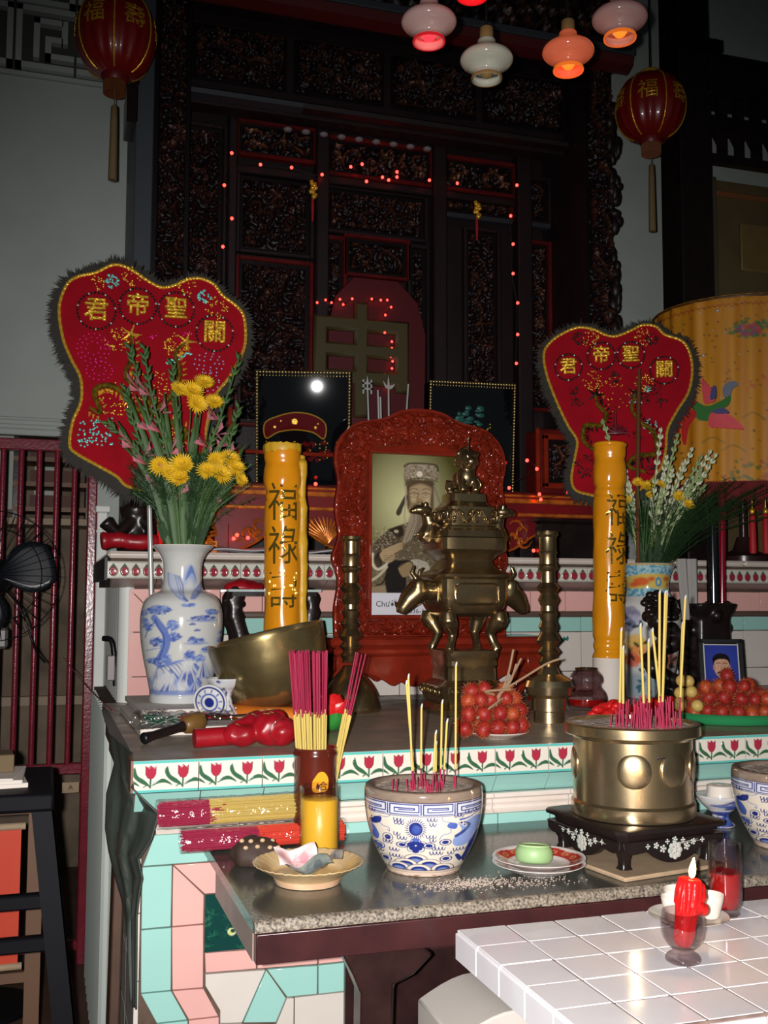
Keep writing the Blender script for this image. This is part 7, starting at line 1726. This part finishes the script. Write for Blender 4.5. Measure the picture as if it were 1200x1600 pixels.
# red open rail frames either side
for nm, x0, x1, z1 in (('left', .665, .735, .56), ('right', 2.00, 2.04, .545)):
    o = thing('rail_frame', f'red lacquered post of the low open railing, {nm} of the portrait frame', 'railing', (0, 0, Z2+.286))
    q = MB().box(x0, x0+.018, 4.10, 4.118, 0, z1-.26, .003)
    if nm == 'left': q.box(x0-.07, x0, 4.10, 4.118, .145, .160, .002).box(x0+.018, 1.17, 4.10, 4.118, .118, .133, .002)
    part('post', q, M['red_lacquer'], o)
cbx = thing('relief_box', 'red carved box with gilt figures at the right end of the altar table', 'box', (2.13, 4.20, Z2+.286))
part('case', MB().box(-.09, .12, -.06, .10, 0, .29, .006), M['shrine_red'], cbx)
rp = relief('gilt_panel', -.065, .095, .05, .24, -.064, 60, .8, .03, cbx, 260)
q = MB()
for a in ((-.085,-.065,.03,.26),(.095,.115,.03,.26),(-.085,.115,.24,.265),(-.085,.115,.025,.05)): q.box(a[0],a[1],-.085,-.06,a[2],a[3],.003)
part('frame', q, M['red_lacquer'], cbx)
# white cloth runner lying along the upper tier
wr = MB().grid(60, 12, lambda u, v: (.56+u*1.05, 3.885+.14*v, Z2+.010+.018*abs(math.sin(u*9+v*3))*(.3+.7*v)+.004*math.sin(u*30)))
wr2 = solo('white_runner', wr, mat('runner_white', rgb(186,184,188), .6), 'rumpled white cloth lying along the upper tier before the red table', 'cloth', smooth=180)
s_ = wr2.modifiers.new('thick', 'SOLIDIFY'); s_.thickness = .004
dk = thing('dark_chest', 'dark low box standing at the right of the upper tier', 'box', (2.14, 4.0, Z2)); part('body', MB().box(-.19, .17, -.03, .03, 0, .155, .01), M['black_wood'], dk); part('lid', MB().box(-.20, .18, -.035, .035, .155, .17, .004), M['black_wood'], dk)
# two glass picture boxes with beaded edges
def clear_pane(): return thin_glass('pane_glass', (.95,.95,.95), .016)
def pic(label, x0, x1, z1, seed, kind):
    w = (x1-x0); h = z1-(Z2+.286); t = thing('glass_picture', label, 'picture', ((x0+x1)/2, 4.20, Z2+.2865), rot=(math.radians(11.2), 0, -.25) if kind == 'crown' else (math.radians(5), 0, -.1))
    random.seed(seed)
    part('case', MB().box(-w/2, w/2, 0, .09, 0, h), mat('picture_back', rgb(12,14,18), .9, spec=0) if 'picture_back' not in bpy.data.materials else bpy.data.materials['picture_back'], t)
    b = MB(); nx = int(w/.0125); nz = int(h/.0125)
    for k in range(nx+1): b.ball((-w/2+w*k/nx, -.022, h), .0068, 7, 5); b.ball((-w/2+w*k/nx, -.022, h-.014), .0045, 6, 4)
    for k in range(nz): z = h*k/nz; b.ball((-w/2, -.022, z), .0068, 7, 5); b.ball((w/2, -.022, z), .0068, 7, 5)
    part('beaded_edge', b, mat('bead_silver', rgb(190,172,120), .25, metal=.9) if 'bead_silver' not in bpy.data.materials else bpy.data.materials['bead_silver'], t, 60)
    part('glass_pane', MB().box(-w/2, w/2, -.016, -.012, 0, h), bpy.data.materials['pane_glass'] if 'pane_glass' in bpy.data.materials else clear_pane(), t)
    if kind == 'crown':
        OZ = .10
        P = spline([(a, b+OZ) for a, b in [(-.15,.10),(-.155,.16),(-.10,.19),(-.03,.205),(.04,.195),(.09,.16),(.085,.10),(.04,.125),(-.03,.135),(-.10,.125)]], 5, True)
        part('red_headdress', MB().prism(P, -.011, -.001), mat('matte_red', rgb(96,16,20), .9, spec=.05), t, 60); part('gold_edging', MB().tube([(x, -.0105, z) for x, z in P+P[:1]], .0032, 6), M['sequin_gold'], t, 60)
        g = MB()
        for x, z, r in ((-.035,.168,.020),(-.115,.145,.010),(.05,.145,.010),(.06,.16,.007),(-.09,.17,.007)): g.ball((x, -.008, z+OZ), (r, .004, r), 12, 8)
        part('gold_boss', g, M['sequin_gold'], t, 60)
        g = MB()
        for k in range(40): g.ball((random.uniform(-.15,.12), -.006, random.uniform(.01,.085)+OZ), (random.uniform(.004,.013), .004, random.uniform(.004,.012)), 8, 6)
        part('red_figures', g, bpy.data.materials['matte_red'], t, 60); g = MB()
        for k in range(34): g.ball((random.uniform(-.15,.12), -.008, random.uniform(.01,.09)+OZ), .0042, 6, 4)
        part('gold_sequins', g, M['sequin_gold'], t, 60)
    else:
        g = MB()
        for k in range(26): g.ball((random.uniform(-.06,.05), -.007, random.uniform(.29,.37)), (random.uniform(.006,.02), .004, random.uniform(.005,.012)), 8, 6)
        part('green_figures', g, mat('fig_green', rgb(30,90,80), .4), t, 60); g = MB()
        for k in range(30): g.ball((random.uniform(-.06,.09), -.0085, random.gauss(.27,.012)), .0042, 6, 4)
        part('gold_sequins', g, M['sequin_gold'], t, 60)
pic('glass picture with beaded edge showing a red and gold headdress, above the left candle', .806, 1.178, 2.478, 3, 'crown')
pic('dark glass picture with beaded edge and green ornament, right of the portrait', 1.540, 1.915, 2.482, 4, 'green')
# small silver weapons in a rack
for k, (x0, z0, x1, z1, kind, lb) in enumerate(((1.320,2.30,1.302,2.50,'fork','small silver halberd with a square fork head above the portrait'),(1.366,2.30,1.350,2.46,'bar','thin silver rod leaning between two halberds above the portrait'),(1.374,2.30,1.362,2.43,'bar','second thin silver rod leaning above the portrait, shorter'),(1.405,2.30,1.398,2.51,'axe','small silver crescent halberd above the portrait'),(1.458,2.30,1.490,2.495,'bar','small silver rod slanting right above the portrait'))):
    t = thing('ritual_halberd' if kind != 'bar' else 'ritual_rod', lb, 'ritual weapon', (x0, 4.32, Z2+.286), 0)
    part('shaft', MB().tube([(0,0,0),(x1-x0,0,z1-Z2-.286)], .0045, 8), M['silver'], t, 60)
    if kind == 'fork':
        q = MB(); cx, cz = x1-x0, z1-Z2-.286-.03
        for a in ((-.022,-.014,-.03,.032),(.014,.022,-.03,.032),(-.022,.022,-.012,-.004),(-.022,.022,.012,.020)): q.box(cx+a[0], cx+a[1], -.003, .003, cz+a[2], cz+a[3])
        q.prism([(cx-.006,cz+.02),(cx+.006,cz+.02),(cx,cz+.05)], -.003, .003); part('fork_head', q, M['silver'], t)
    if kind == 'axe':
        cx, cz = x1-x0, z1-Z2-.286-.03
        q = MB().prism(spline([(cx-.024,cz+.022),(cx-.010,cz+.004),(cx,cz),(cx+.018,cz+.006),(cx+.030,cz+.010),(cx+.016,cz-.010),(cx,cz-.014),(cx-.016,cz-.004)], 4, True), -.003, .003); q.prism([(cx-.006,cz),(cx+.006,cz),(cx,cz+.05)], -.003, .003); part('axe_head', q, M['silver'], t)
# ------------------------------------------------------------------ red fairy lights: each string is one thing, each bulb a part
bulb = MB().ball((0,0,0), .0075, 8, 6).mesh('bulb', M['led'], 180)
def led(label, pts, rad=1.0, close=False):
    t = thing('fairy_lights', label, 'fairy lights', pts[0])
    P0 = Vector(pts[0]); part('wire', MB().tube(spline([tuple(Vector(p)-P0+Vector((0,.004,0))) for p in pts], 4), .0016, 5), M['led_wire'], t, 60)
    for p in pts: o = link('bulb', bulb, t, tuple(Vector(p)-P0-Vector((0,.006,0)))); o.scale = (rad,)*3
led('string of red fairy lights down the left inner post of the shrine', [(.702,4.55,3.10),(.740,4.55,3.232),(.704,4.55,3.379),(.735,4.55,3.530)])
led('string of red fairy lights along the top rail inside the shrine', [(.874,4.60,3.515),(1.018,4.60,3.520),(1.162,4.60,3.505),(1.299,4.60,3.56),(1.354,4.60,3.58),(1.376,4.60,3.50),(1.454,4.60,3.53),(1.485,4.60,3.52),(1.526,4.60,3.565),(1.526,4.60,3.54),(1.689,4.60,3.545),(1.832,4.60,3.548)])
led('string of red fairy lights down the right inner post of the shrine', [(2.122,4.55,3.556),(2.088,4.55,3.399),(2.100,4.55,3.261),(2.099,4.55,3.116),(2.122,4.55,2.974),(2.121,4.55,2.820),(2.113,4.55,2.679)])
led('string of red fairy lights round the red tablet with the gold character', [(x, 4.625, z) for x, z in ((1.150,2.909),(1.190,2.925),(1.218,2.915),(1.258,2.934),(1.274,2.911),(1.317,2.942),(1.352,2.914),(1.377,2.913),(1.412,2.950),(1.456,2.948),(1.488,2.951),(1.507,2.919),(1.479,2.879),(1.498,2.831),(1.476,2.795),(1.511,2.755),(1.511,2.724),(1.505,2.683),(1.515,2.662),(1.512,2.628),(1.477,2.595),(1.496,2.535))], .75)
led('string of red fairy lights over the right end of the altar table', [(1.913,4.02,2.139),(1.958,4.02,2.105),(1.83,4.02,2.02),(1.969,4.02,1.998),(1.975,4.02,1.976),(2.103,4.02,2.008)])
led('short string of red fairy lights low on the right of the altar table', [(1.995,4.02,1.828),(1.97,4.02,1.79),(1.940,4.02,1.76)])
led('short string of red fairy lights on the left gilt scrollwork', [(.681,4.03,1.786),(.694,4.03,1.80),(.736,4.03,1.790)])
led('pair of red fairy lights beside the portrait frame', [(1.002,4.03,2.008),(1.122,4.03,1.992)])
for x, lb in ((1.120, 'small gold charm with red tassel hanging in the shrine, left one'), (1.935, 'small gold charm with red tassel hanging in the shrine, right one')):
    t = thing('hanging_charm', lb, 'charm', (x, 4.60, 3.43), group='gold charms in the shrine')
    random.seed(3); m = MB()
    for k in range(16): m.ball((random.uniform(-.016,.016), random.uniform(-.01,.01), random.uniform(-.035,.035)), random.uniform(.008,.014), 7, 5)
    part('gold_lantern', m, M['sequin_gold'], t, 60); part('cord', MB().tube([(0,0,.04),(0,0,.12)], .002, 5), M['led_wire'], t); part('tassel', MB().tube([(0,0,-.04),(0,0,-.08),(0,0,-.15)], [.006,.008,.005], 8), mat('charm_red', rgb(150,20,26), .6), t, 60)
# ------------------------------------------------------------------ hanging lanterns and lamp shades
def lantern(label, loc, R_, H_, tas, seed):
    t = thing('paper_lantern', label, 'lantern', loc, .3)
    m = MB(); NS = 18; R = []
    for i in range(41):
        a = -PI/2*.93+PI*.93*i/40; R.append([(R_*math.cos(a)**.72*(1+.018*math.cos(NS*2*PI*j/144))*math.cos(2*PI*j/144), R_*math.cos(a)**.72*(1+.018*math.cos(NS*2*PI*j/144))*math.sin(2*PI*j/144), H_*math.sin(a)) for j in range(144)])
    gl_ = part('globe', m.rings(R), mat('lantern_red', rgb(120, 18, 18), .35, coat=.3) if 'lantern_red' not in bpy.data.materials else bpy.data.materials['lantern_red'], t, 180)
    for s_ in (-1, 1): part('cap', MB().lathe([(R_*.34, s_*H_*.93),(R_*.36, s_*H_*1.0),(R_*.30, s_*H_*1.12)], 24), M['sequin_gold'] if s_ > 0 else mat('cap_red', rgb(100,20,20), .4), t, 60)
    for k in range(6):
        a = k*PI/3-.4-PI/2
        rib = MB().tube([(R_*1.02*math.cos(b)**.72*math.cos(a), R_*1.02*math.cos(b)**.72*math.sin(a), H_*1.01*math.sin(b)) for b in np.linspace(-1.2, 1.2, 14)], .0035, 6); part('gold_rib', rib, M['gold'], gl_, 60)
        me = text_mesh('壽福'[k % 2], R_*.62, .001, M['gold'], 2); n = len(me.vertices); co = np.empty(n*3, np.float32); me.vertices.foreach_get('co', co); co = co.reshape(-1,3)
        th = a+PI/6+co[:,0]/R_; ph_ = np.arcsin(np.clip((co[:,1]+R_*.12)/H_, -1, 1)); rr = R_*np.cos(ph_)**.72*1.03+co[:,2]
        me.vertices.foreach_set('co', np.stack([rr*np.cos(th), rr*np.sin(th), co[:,1]+R_*.12], 1).astype(np.float32).ravel()); me.update(); link('gilt_character', me, gl_)
    part('cord', MB().tube([(0,0,H_*1.1),(0,0,5.2-loc[2])], .004, 6), M['led_wire'], t)
    fr = MB()
    for k in range(50): a = k*.1257; fr.tube([(R_*.28*math.cos(a), R_*.28*math.sin(a), -H_*1.1), (R_*.27*math.cos(a), R_*.27*math.sin(a), -H_*1.1-.05)], .003, 3)
    tag(part('fringe', fr, mat('lantern_fringe', rgb(110,60,30), .6) if 'lantern_fringe' not in bpy.data.materials else bpy.data.materials['lantern_fringe'], t), None, kind='stuff')
    part('tassel', MB().tube([(0,0,-H_*1.1),(0,0,-H_*1.1-.09),(0,0,-H_*1.1-.10),(0,0,-H_*1.1-.16),(0,0,-H_*1.1-tas)], [.002,.002,.012,.014,.017], 10), mat('tassel_olive', rgb(110,92,60), .7) if 'tassel_olive' not in bpy.data.materials else bpy.data.materials['tassel_olive'], t, 60)
lantern('round red lantern with gold characters and long tassel, before the right post', (2.59, 4.10, 3.81), .155, .155, .41, 1)
lantern('round dark red lantern with gold ribs hanging at the top left', (.200, 4.05, 3.72), .150, .165, .39, 2)
def lamp(label, loc, R_, glass, mouth, lit, base):
    t = thing('hanging_lamp', label, 'lamp', loc, 0, None); k = R_/.072
    po = dense([(.040,-.048),(.041,-.040),(.038,-.030),(.050,-.018),(.066,-.006),(.072,.006),(.066,.020),(.048,.032),(.032,.042),(.026,.052),(.024,.062)], 46); po = [(r*k, z*k) for r, z in po]
    part('shade', MB().lathe(po+[(r-.003, z) for r, z in po[::-1]], 48, cap0=False, cap1=False), glass, t, 180)
    so_ = part('socket', MB().lathe([(.017*k,.058*k),(.0185*k,.062*k),(.0185*k,.094*k),(.016*k,.098*k)], 24), base, t, 60)
    part('collar', MB().lathe([(.0415*k,-.050*k),(.043*k,-.046*k),(.041*k,-.040*k),(.037*k,-.046*k)], 40, cap0=False, cap1=False), mouth, t, 60)
    part('bulb', MB().ball((0,0,-.015*k), (.022*k,.022*k,.030*k), 16, 10), lit, t, 180)
    part('cord', MB().tube([(0,0,.095*k),(0,0,5.2-loc[2])], .003, 6), M['led_wire'], so_)
    return t
opal = mat('opal_glass', rgb(196,196,178), .12, coat=.6); orangeg = mat('orange_glass', rgb(226,120,92), .12, coat=.6, emit=(1,.16,.05), estr=.22); pinkg = mat('pink_glass', rgb(206,178,172), .12, coat=.6, emit=(1,.12,.08), estr=.03)
red_lit = mat('bulb_red', rgb(220,30,30), .3, emit=(1,.02,.03), estr=3.0); or_lit = mat('bulb_orange', rgb(250,120,30), .3, emit=(1,.22,.02), estr=1.2); off = mat('bulb_off', rgb(150,120,70), .3)
wood = mat('socket_wood', rgb(150,118,70), .6)
redc = mat('collar_red', rgb(214,36,44), .2, coat=.5, emit=(1,.02,.03), estr=.25); orc = mat('collar_orange', rgb(246,110,40), .2, coat=.5, emit=(1,.22,.02), estr=.45); offc = mat('collar_tan', rgb(150,120,76), .3)
lamp('white and pink glass lamp shade with a red mouth, leftmost in the top row', (.881, 2.40, 3.005), .070, pinkg, redc, red_lit, wood)
lamp('plain grey-white glass lamp shade, the lowest and unlit', (1.038, 2.40, 2.932), .068, opal, offc, off, wood)
lamp('orange glowing glass lamp shade with a wooden socket', (1.271, 2.40, 2.992), .068, orangeg, orc, or_lit, wood)
lamp('whitish glass lamp shade with an orange mouth, rightmost at the top edge', (1.426, 2.40, 3.110), .074, pinkg, orc, or_lit, wood)
lamp('lamp shade with a red mouth mostly cut off by the top edge', (.937, 2.25, 3.047), .064, redc, redc, red_lit, wood)

# ------------------------------------------------------------------ right side: post, pierced beam, panelled door
BW = M['black_wood']
struct('wall_post', MB().box(2.868, 3.045, 4.28, 4.46, 0, 5.2, .006), BW)
struct('trim_4', MB().box(3.03, 5.0, 4.26, 4.44, 4.03, 4.24, .006).box(2.80, 3.10, 4.25, 4.29, 4.24, 4.30), BW)
bm = MB(); 
bm.box(3.045, 5.0, 4.30, 4.34, 3.70, 3.745); bm.box(3.045, 5.0, 4.30, 4.34, 3.85, 3.94)
rnd = random.Random(4)
x = 3.045
while x < 5.0:
    w = rnd.uniform(.035, .06); bm.box(x+.060, x+.060+w, 4.30, 4.33, 3.745, 3.85); bm.box(x+.055, x+.062+w, 4.30, 4.33, 3.94, 4.03)
    bm.prism([(x+.060, 3.80), (x+.060, 3.85), (x+.03, 3.85)], 4.30, 4.33); x += .060+w
struct('trim_5', bm, BW)
dw = mat('door_wood', rgb(98, 84, 56), .55, var=.5, c2=rgb(74, 62, 42), scale=6, bump=.1)
dd = struct('door_1', MB().box(3.20, 5.0, 4.66, 4.72, 0, 3.78), dw)
q = MB()
for a in ((3.30,3.33,1.2,3.72),(3.33,5.0,3.69,3.72)): q.box(a[0],a[1],4.645,4.66,a[2],a[3],.004)
part('door_bead', q, mat('bead_brown', rgb(132,82,48), .5), dd)
for z0, z1 in ((3.30,3.56),(2.55,3.18),(1.75,2.45),(.5,1.6)): bevel(part('door_panel', MB().box(3.47, 4.2, 4.642, 4.66, z0, z1), mat('panel_wood', rgb(120,98,58), .5, var=.4, c2=rgb(96,78,46), scale=8) if 'panel_wood' not in bpy.data.materials else bpy.data.materials['panel_wood'], dd), .012)
struct('wall_side', MB().box(3.045, 3.22, 4.50, 4.66, 0, 3.72), mat('jamb', rgb(70,70,52), .6))
struct('trim_6', MB().box(3.17, 3.19, 4.48, 4.50, 1.1, 2.6, .004), mat('jamb_strip', rgb(150,122,84), .5))
rd = thing('carved_screen', 'reddish brown carved wooden screen at the right edge under the parasol', 'screen', (3.36, 4.30, 0))
part('board', MB().box(-.03, .60, -.02, .02, 0, 2.3, .006), mat('screen_wood', rgb(86,40,28), .4, var=.6, c2=rgb(52,22,18), scale=9), rd)
relief('carving', 0.0, .56, .9, 2.0, -.022, 80, .25, .03, rd, 60, rgb(60,28,20))

# ------------------------------------------------------------------ left: red iron gate, fan, stool, tarpaulin, odds and ends
ga = thing('iron_gate', 'dark red iron bar gate closing the doorway at the left', 'gate', (0, WY-.03, 0))
part('top_rail', MB().box(-1.0, .19, -.02, .02, 2.195, 2.245, .004), M['gate_red'], ga); part('bottom_rail', MB().box(-1.0, .19, -.02, .02, .80, .845, .004), M['gate_red'], ga)
part('lower_rail', MB().box(-1.0, .19, -.02, .02, .06, .10, .004), M['gate_red'], ga)
xb = .155
part('stile', MB().box(.165, .205, -.03, .03, 0, 2.25, .006), M['gate_red'], ga)
barm = MB().tube([(0,0,.80),(0,0,2.2)], .0125, 10).mesh('bar', M['gate_red'], 60)
for k in range(13): link('bar', barm, ga, (.108-k*.0745, 0, 0))
tg = thing('number_tag', 'small pale tag with a dark mark tied to the gate post', 'tag', (.125, WY-.055, .745)); part('card', MB().box(-.035, .035, -.002, .002, -.022, .022), M['orange_bare'], tg); link('printed_mark', text_mesh('A', .03, .0005, M['black_metal']), tg, (0,-.003,0), (PI/2,0,0))
fn = thing('pedestal_fan', 'black pedestal fan cut off by the left frame edge', 'fan', (-.195, 4.35, 0))
part('pole', MB().tube([(0,.05,.03),(0,.05,1.55)], .016, 12), M['black_metal'], fn); part('base', MB().lathe([(.20,0),(.20,.015),(.05,.04),(.02,.06)], 32, (0,.05,0)), M['black_metal'], fn)
motor = part('motor', MB().tube([(0,.14,1.64),(0,.12,1.64),(0,.02,1.64),(0,-.02,1.64)], [.05,.07,.07,.03], 20), M['black_metal'], fn, 60)
for k in range(3):
    a = k*2.094+.25; bl = MB().grid(10, 8, lambda u, v: ((.03+.20*u)*math.cos(a+(v-.5)*1.3*(.5+.6*math.sin(PI*min(1,u*.9+.1)))), -.06+.03*(v-.5), 1.64+(.03+.20*u)*math.sin(a+(v-.5)*1.3*(.5+.6*math.sin(PI*min(1,u*.9+.1))))))
    o = part('blade', bl, mat('blade', rgb(22,26,32), .35) if k == 0 else bpy.data.materials['blade'], motor, 180); o.modifiers.new('s', 'SOLIDIFY').thickness = .002
gm = MB()
for k in range(40):
    a = k*2*PI/40; gm.tube([(.03*math.cos(a), -.11, 1.64+.03*math.sin(a)), (.18*math.cos(a), -.105, 1.64+.18*math.sin(a)), (.25*math.cos(a), -.05, 1.64+.25*math.sin(a)), (.18*math.cos(a), .01, 1.64+.18*math.sin(a))], .0012, 4)
for r, y in ((.25,-.05),(.18,-.105),(.03,-.11)): gm.tube([(r*math.cos(a), y, 1.64+r*math.sin(a)) for a in np.linspace(0,2*PI,40)], .002, 5)
part('grille', gm, mat('grille_black', rgb(14,14,16), .7, spec=.1), fn, 60)
part('control_box', MB().box(-.06, .06, .0, .10, 1.36, 1.44, .01), mat('fan_grey', rgb(90,86,84), .4), fn)
part('cord', MB().tube(spline([(.03,.10,1.60),(.10,.05,1.52),(.16,.05,1.36),(.20,.10,1.30)], 6), .004, 6), M['black_metal'], fn, 60)
# black stool in front of the gate
SB = mat('stool_black', rgb(12, 11, 17), .6, spec=.15)
stl = thing('wooden_stool', 'tall black wooden stool at the lower left holding papers', 'stool', (-.20, 3.0, 0))
bevel(part('seat', MB().box(-.26, .235, -.22, .22, 1.035, 1.08), SB, stl), .008)
for sx in (-1, 1):
    for sy in (-1, 1):
        part('leg', MB().rings([[(sx*x-.024, sy*y-.020, z),(sx*x+.024, sy*y-.020, z),(sx*x+.024, sy*y+.020, z),(sx*x-.024, sy*y+.020, z)] for x, y, z in ((.335,.27,0),(.205,.175,1.035))]), SB, stl)
for z in (.80, .70, .33):
    q = .205+.13*(1.035-z)/1.035; qy = .175+.095*(1.035-z)/1.035
    part('rung', MB().box(-q, q, -qy-.016, -qy+.016, z, z+.035, .004), SB, stl); part('rung', MB().box(-q-.016, -q+.016, -qy, qy, z-.05, z-.015, .004), SB, stl); part('rung', MB().box(q-.016, q+.016, -qy, qy, z-.05, z-.015, .004), SB, stl)
for k, (w, d, h, c) in enumerate(((.30,.24,.012,'paper'),(.28,.22,.010,'paper'),(.24,.20,.006,'paper'))):
    solo('papers', MB().box(-w/2, w/2, -d/2, d/2, 0, h, .001), M[c], ('bottom sheaf of papers on the black stool', 'middle sheaf of papers on the black stool', 'top sheaf of papers on the black stool')[k], 'paper', (-.19+.01*k, 2.98-.01*k, 1.0805+(0,.0125,.023)[k]), (0,0,.1-.12*k))
solo('cardboard_box', MB().box(-.07, .06, -.05, .05, 0, .045, .002), mat('cardboard', rgb(104,86,62), .8), 'small flat brown box on top of the papers on the stool', 'box', (-.13, 2.98, 1.111), (0,0,.1))
solo('green_ball', MB().ball((0,0,.022), .022, 14, 10), mat('green_spot', rgb(90,190,90), .5), 'small green ball at the left edge behind the papers', 'ball', (-.262, 3.0, 1.111), smooth=180)
# red panel with wooden rollers leaning behind the stool
rp_ = thing('red_scroll', 'red paper scroll with cream rollers standing behind the black stool', 'scroll', (-.175, 3.45, 0))
part('sheet', MB().box(-.125, .125, 0, .004, .46, .865), mat('scroll_red', rgb(206,66,38), .6, var=.2, c2=rgb(180,50,28), scale=6), rp_)
for z in (.455, .868): part('roller', MB().tube([(-.135,.002,z),(.137,.002,z)], .011, 12), M['orange_bare'], rp_, 60)
part('rack', MB().box(-.165, -.14, .016, .04, 0, .93).box(.145, .19, .016, .04, 0, .93).box(-.165, .19, .018, .035, .90, .93).box(-.165, .19, .018, .035, .40, .43), mat('scroll_frame', rgb(110,80,60), .6), rp_)
# dark tarpaulin draped over the left end of the counter
random.seed(12)
TL = [(.190,3.70,1.187),(.172,2.95,1.200),(.174,2.74,1.155),(.156,2.74,1.079),(.155,2.74,.995),(.164,2.74,.941),(.180,2.74,.879),(.197,2.74,.825),(.210,2.74,.763),(.222,2.70,.60)]
TR = [(.207,3.60,1.190),(.206,2.64,1.192),(.2035,2.535,1.121),(.262,2.525,1.064),(.247,2.525,1.010),(.219,2.54,.962),(.229,2.54,.918),(.222,2.545,.880),(.218,2.55,.830),(.222,2.56,.62)]
def tp(u, v):
    i = v*(len(TL)-1); k = min(len(TL)-2, int(i)); f = i-k; f = f*f*(3-2*f)
    a = [TL[k][j]+(TL[k+1][j]-TL[k][j])*f for j in range(3)]; b = [TR[k][j]+(TR[k+1][j]-TR[k][j])*f for j in range(3)]
    w = (.010*math.sin(u*15+v*3)*(.3+v)+.006*fbm(u*6, v*9))*min(1, v*4)*math.sin(PI*u)
    return (a[0]+(b[0]-a[0])*u-.5*w, a[1]+(b[1]-a[1])*u-.8*w, a[2]+(b[2]-a[2])*u)
tp_ = solo('tarpaulin', MB().grid(60, 70, tp), M['tarp'], 'dark grey-green tarpaulin draped over the left end of the counter', 'tarpaulin', smooth=180); tp_.modifiers.new('s', 'SOLIDIFY').thickness = .004
# plank leaning by the corner
solo('plank', MB().box(-.012, .012, -.06, .06, 0, .95, .003), mat('plank', rgb(84,58,44), .6, var=.5, c2=rgb(52,36,30), scale=10), 'narrow brown plank leaning under the tarpaulin at the altar corner', 'plank', (.185, 2.85, 0.0), (0, .012, 0))
# odds and ends at the left end of the upper tier
bc = thing('guardian_figure', 'small dark carved figure on the left end of the upper tier', 'figurine', (.315, 4.06, Z2))
m = MB().lathe(dense([(.06,0),(.07,.02),(.055,.06),(.05,.12),(.06,.17),(.03,.20),(.042,.23),(.04,.27),(.01,.30)], 24), 24); m.tube([(.0,-.02,.14),(-.07,-.05,.07),(-.115,-.06,.115)], [.028,.026,.030], 12); m.tube([(.0,-.02,.14),(.06,-.05,.09),(.04,-.08,.05)], [.026,.022,.02], 12)
part('figure', m, M['black_wood'], bc, 180, remesh=.006)
rr = solo('red_cloth_roll', MB().tube(spline([(0,0,0),(.06,.004,.006),(.12,-.004,-.002),(.20,0,.004)], 5), [.030,.034,.030,.028,.027,.03,.028,.026,.03,.028,.027,.03,.028,.026,.026,.02], 14), M['red_cloth'], 'dark red rolled cloth hanging over the left end of the upper tier', 'cloth', (.185, 3.905, Z2+.036), smooth=60)
solo('red_glow_candle', MB().lathe([(.014,0),(.016,.004),(.012,.02),(.010,.05),(.013,.12),(.010,.16),(.012,.22),(.006,.26)], 16), mat('red_crystal', rgb(180,16,20), .1, coat=1, emit=(1,.03,.02), estr=.25), 'slim glowing red electric candle by the pole of the left plaque', 'candle', (.395, 3.945, Z2), smooth=60)
for k in range(2):
    m = MB(); random.seed(70+k)
    for q in range(16): b = random.random()*6.28; m.tube([(random.uniform(-.03,.03)+.02*math.cos(b+u*3), -.01, .04+random.uniform(0,.004)+q*.014+.02*math.sin(b+u*3)) for u in np.linspace(0,1,6)], .006, 6)
    m.box(-.03,.03,-.012,.012,0,.05)
    solo('gilt_finial', m, M['gilt_paint'], ('small gilt carved finial behind the vase foliage, left one', 'small gilt carved finial behind the vase foliage, right one')[k], 'ornament', (.47+.115*k, 4.02, Z2), smooth=60)
wr = MB().tube(spline([(.08, 4.78, 1.30),(.16,4.2,1.22),(.22, 3.6, 1.19)], 5), .0018, 5)
solo('pink_string', wr, mat('string_pink', rgb(160,70,90), .7), 'thin pink string running from the gate to the counter', 'string')
bt = thing('wall_bracket', 'small dark metal bracket hooked on the left side of the upper tier', 'bracket', (.235, 4.02, 1.30)); part('hook', MB().tube(spline([(-.03,0,.11),(0,-.02,.10),(.012,-.03,.02),(.016,-.03,-.06)], 5), [.010]*16, 8), M['black_metal'], bt, 60); part('plate', MB().box(-.016,.012,-.05,-.02,-.04,.05,.003), mat('bracket_grey', rgb(120,110,110), .4), bt)
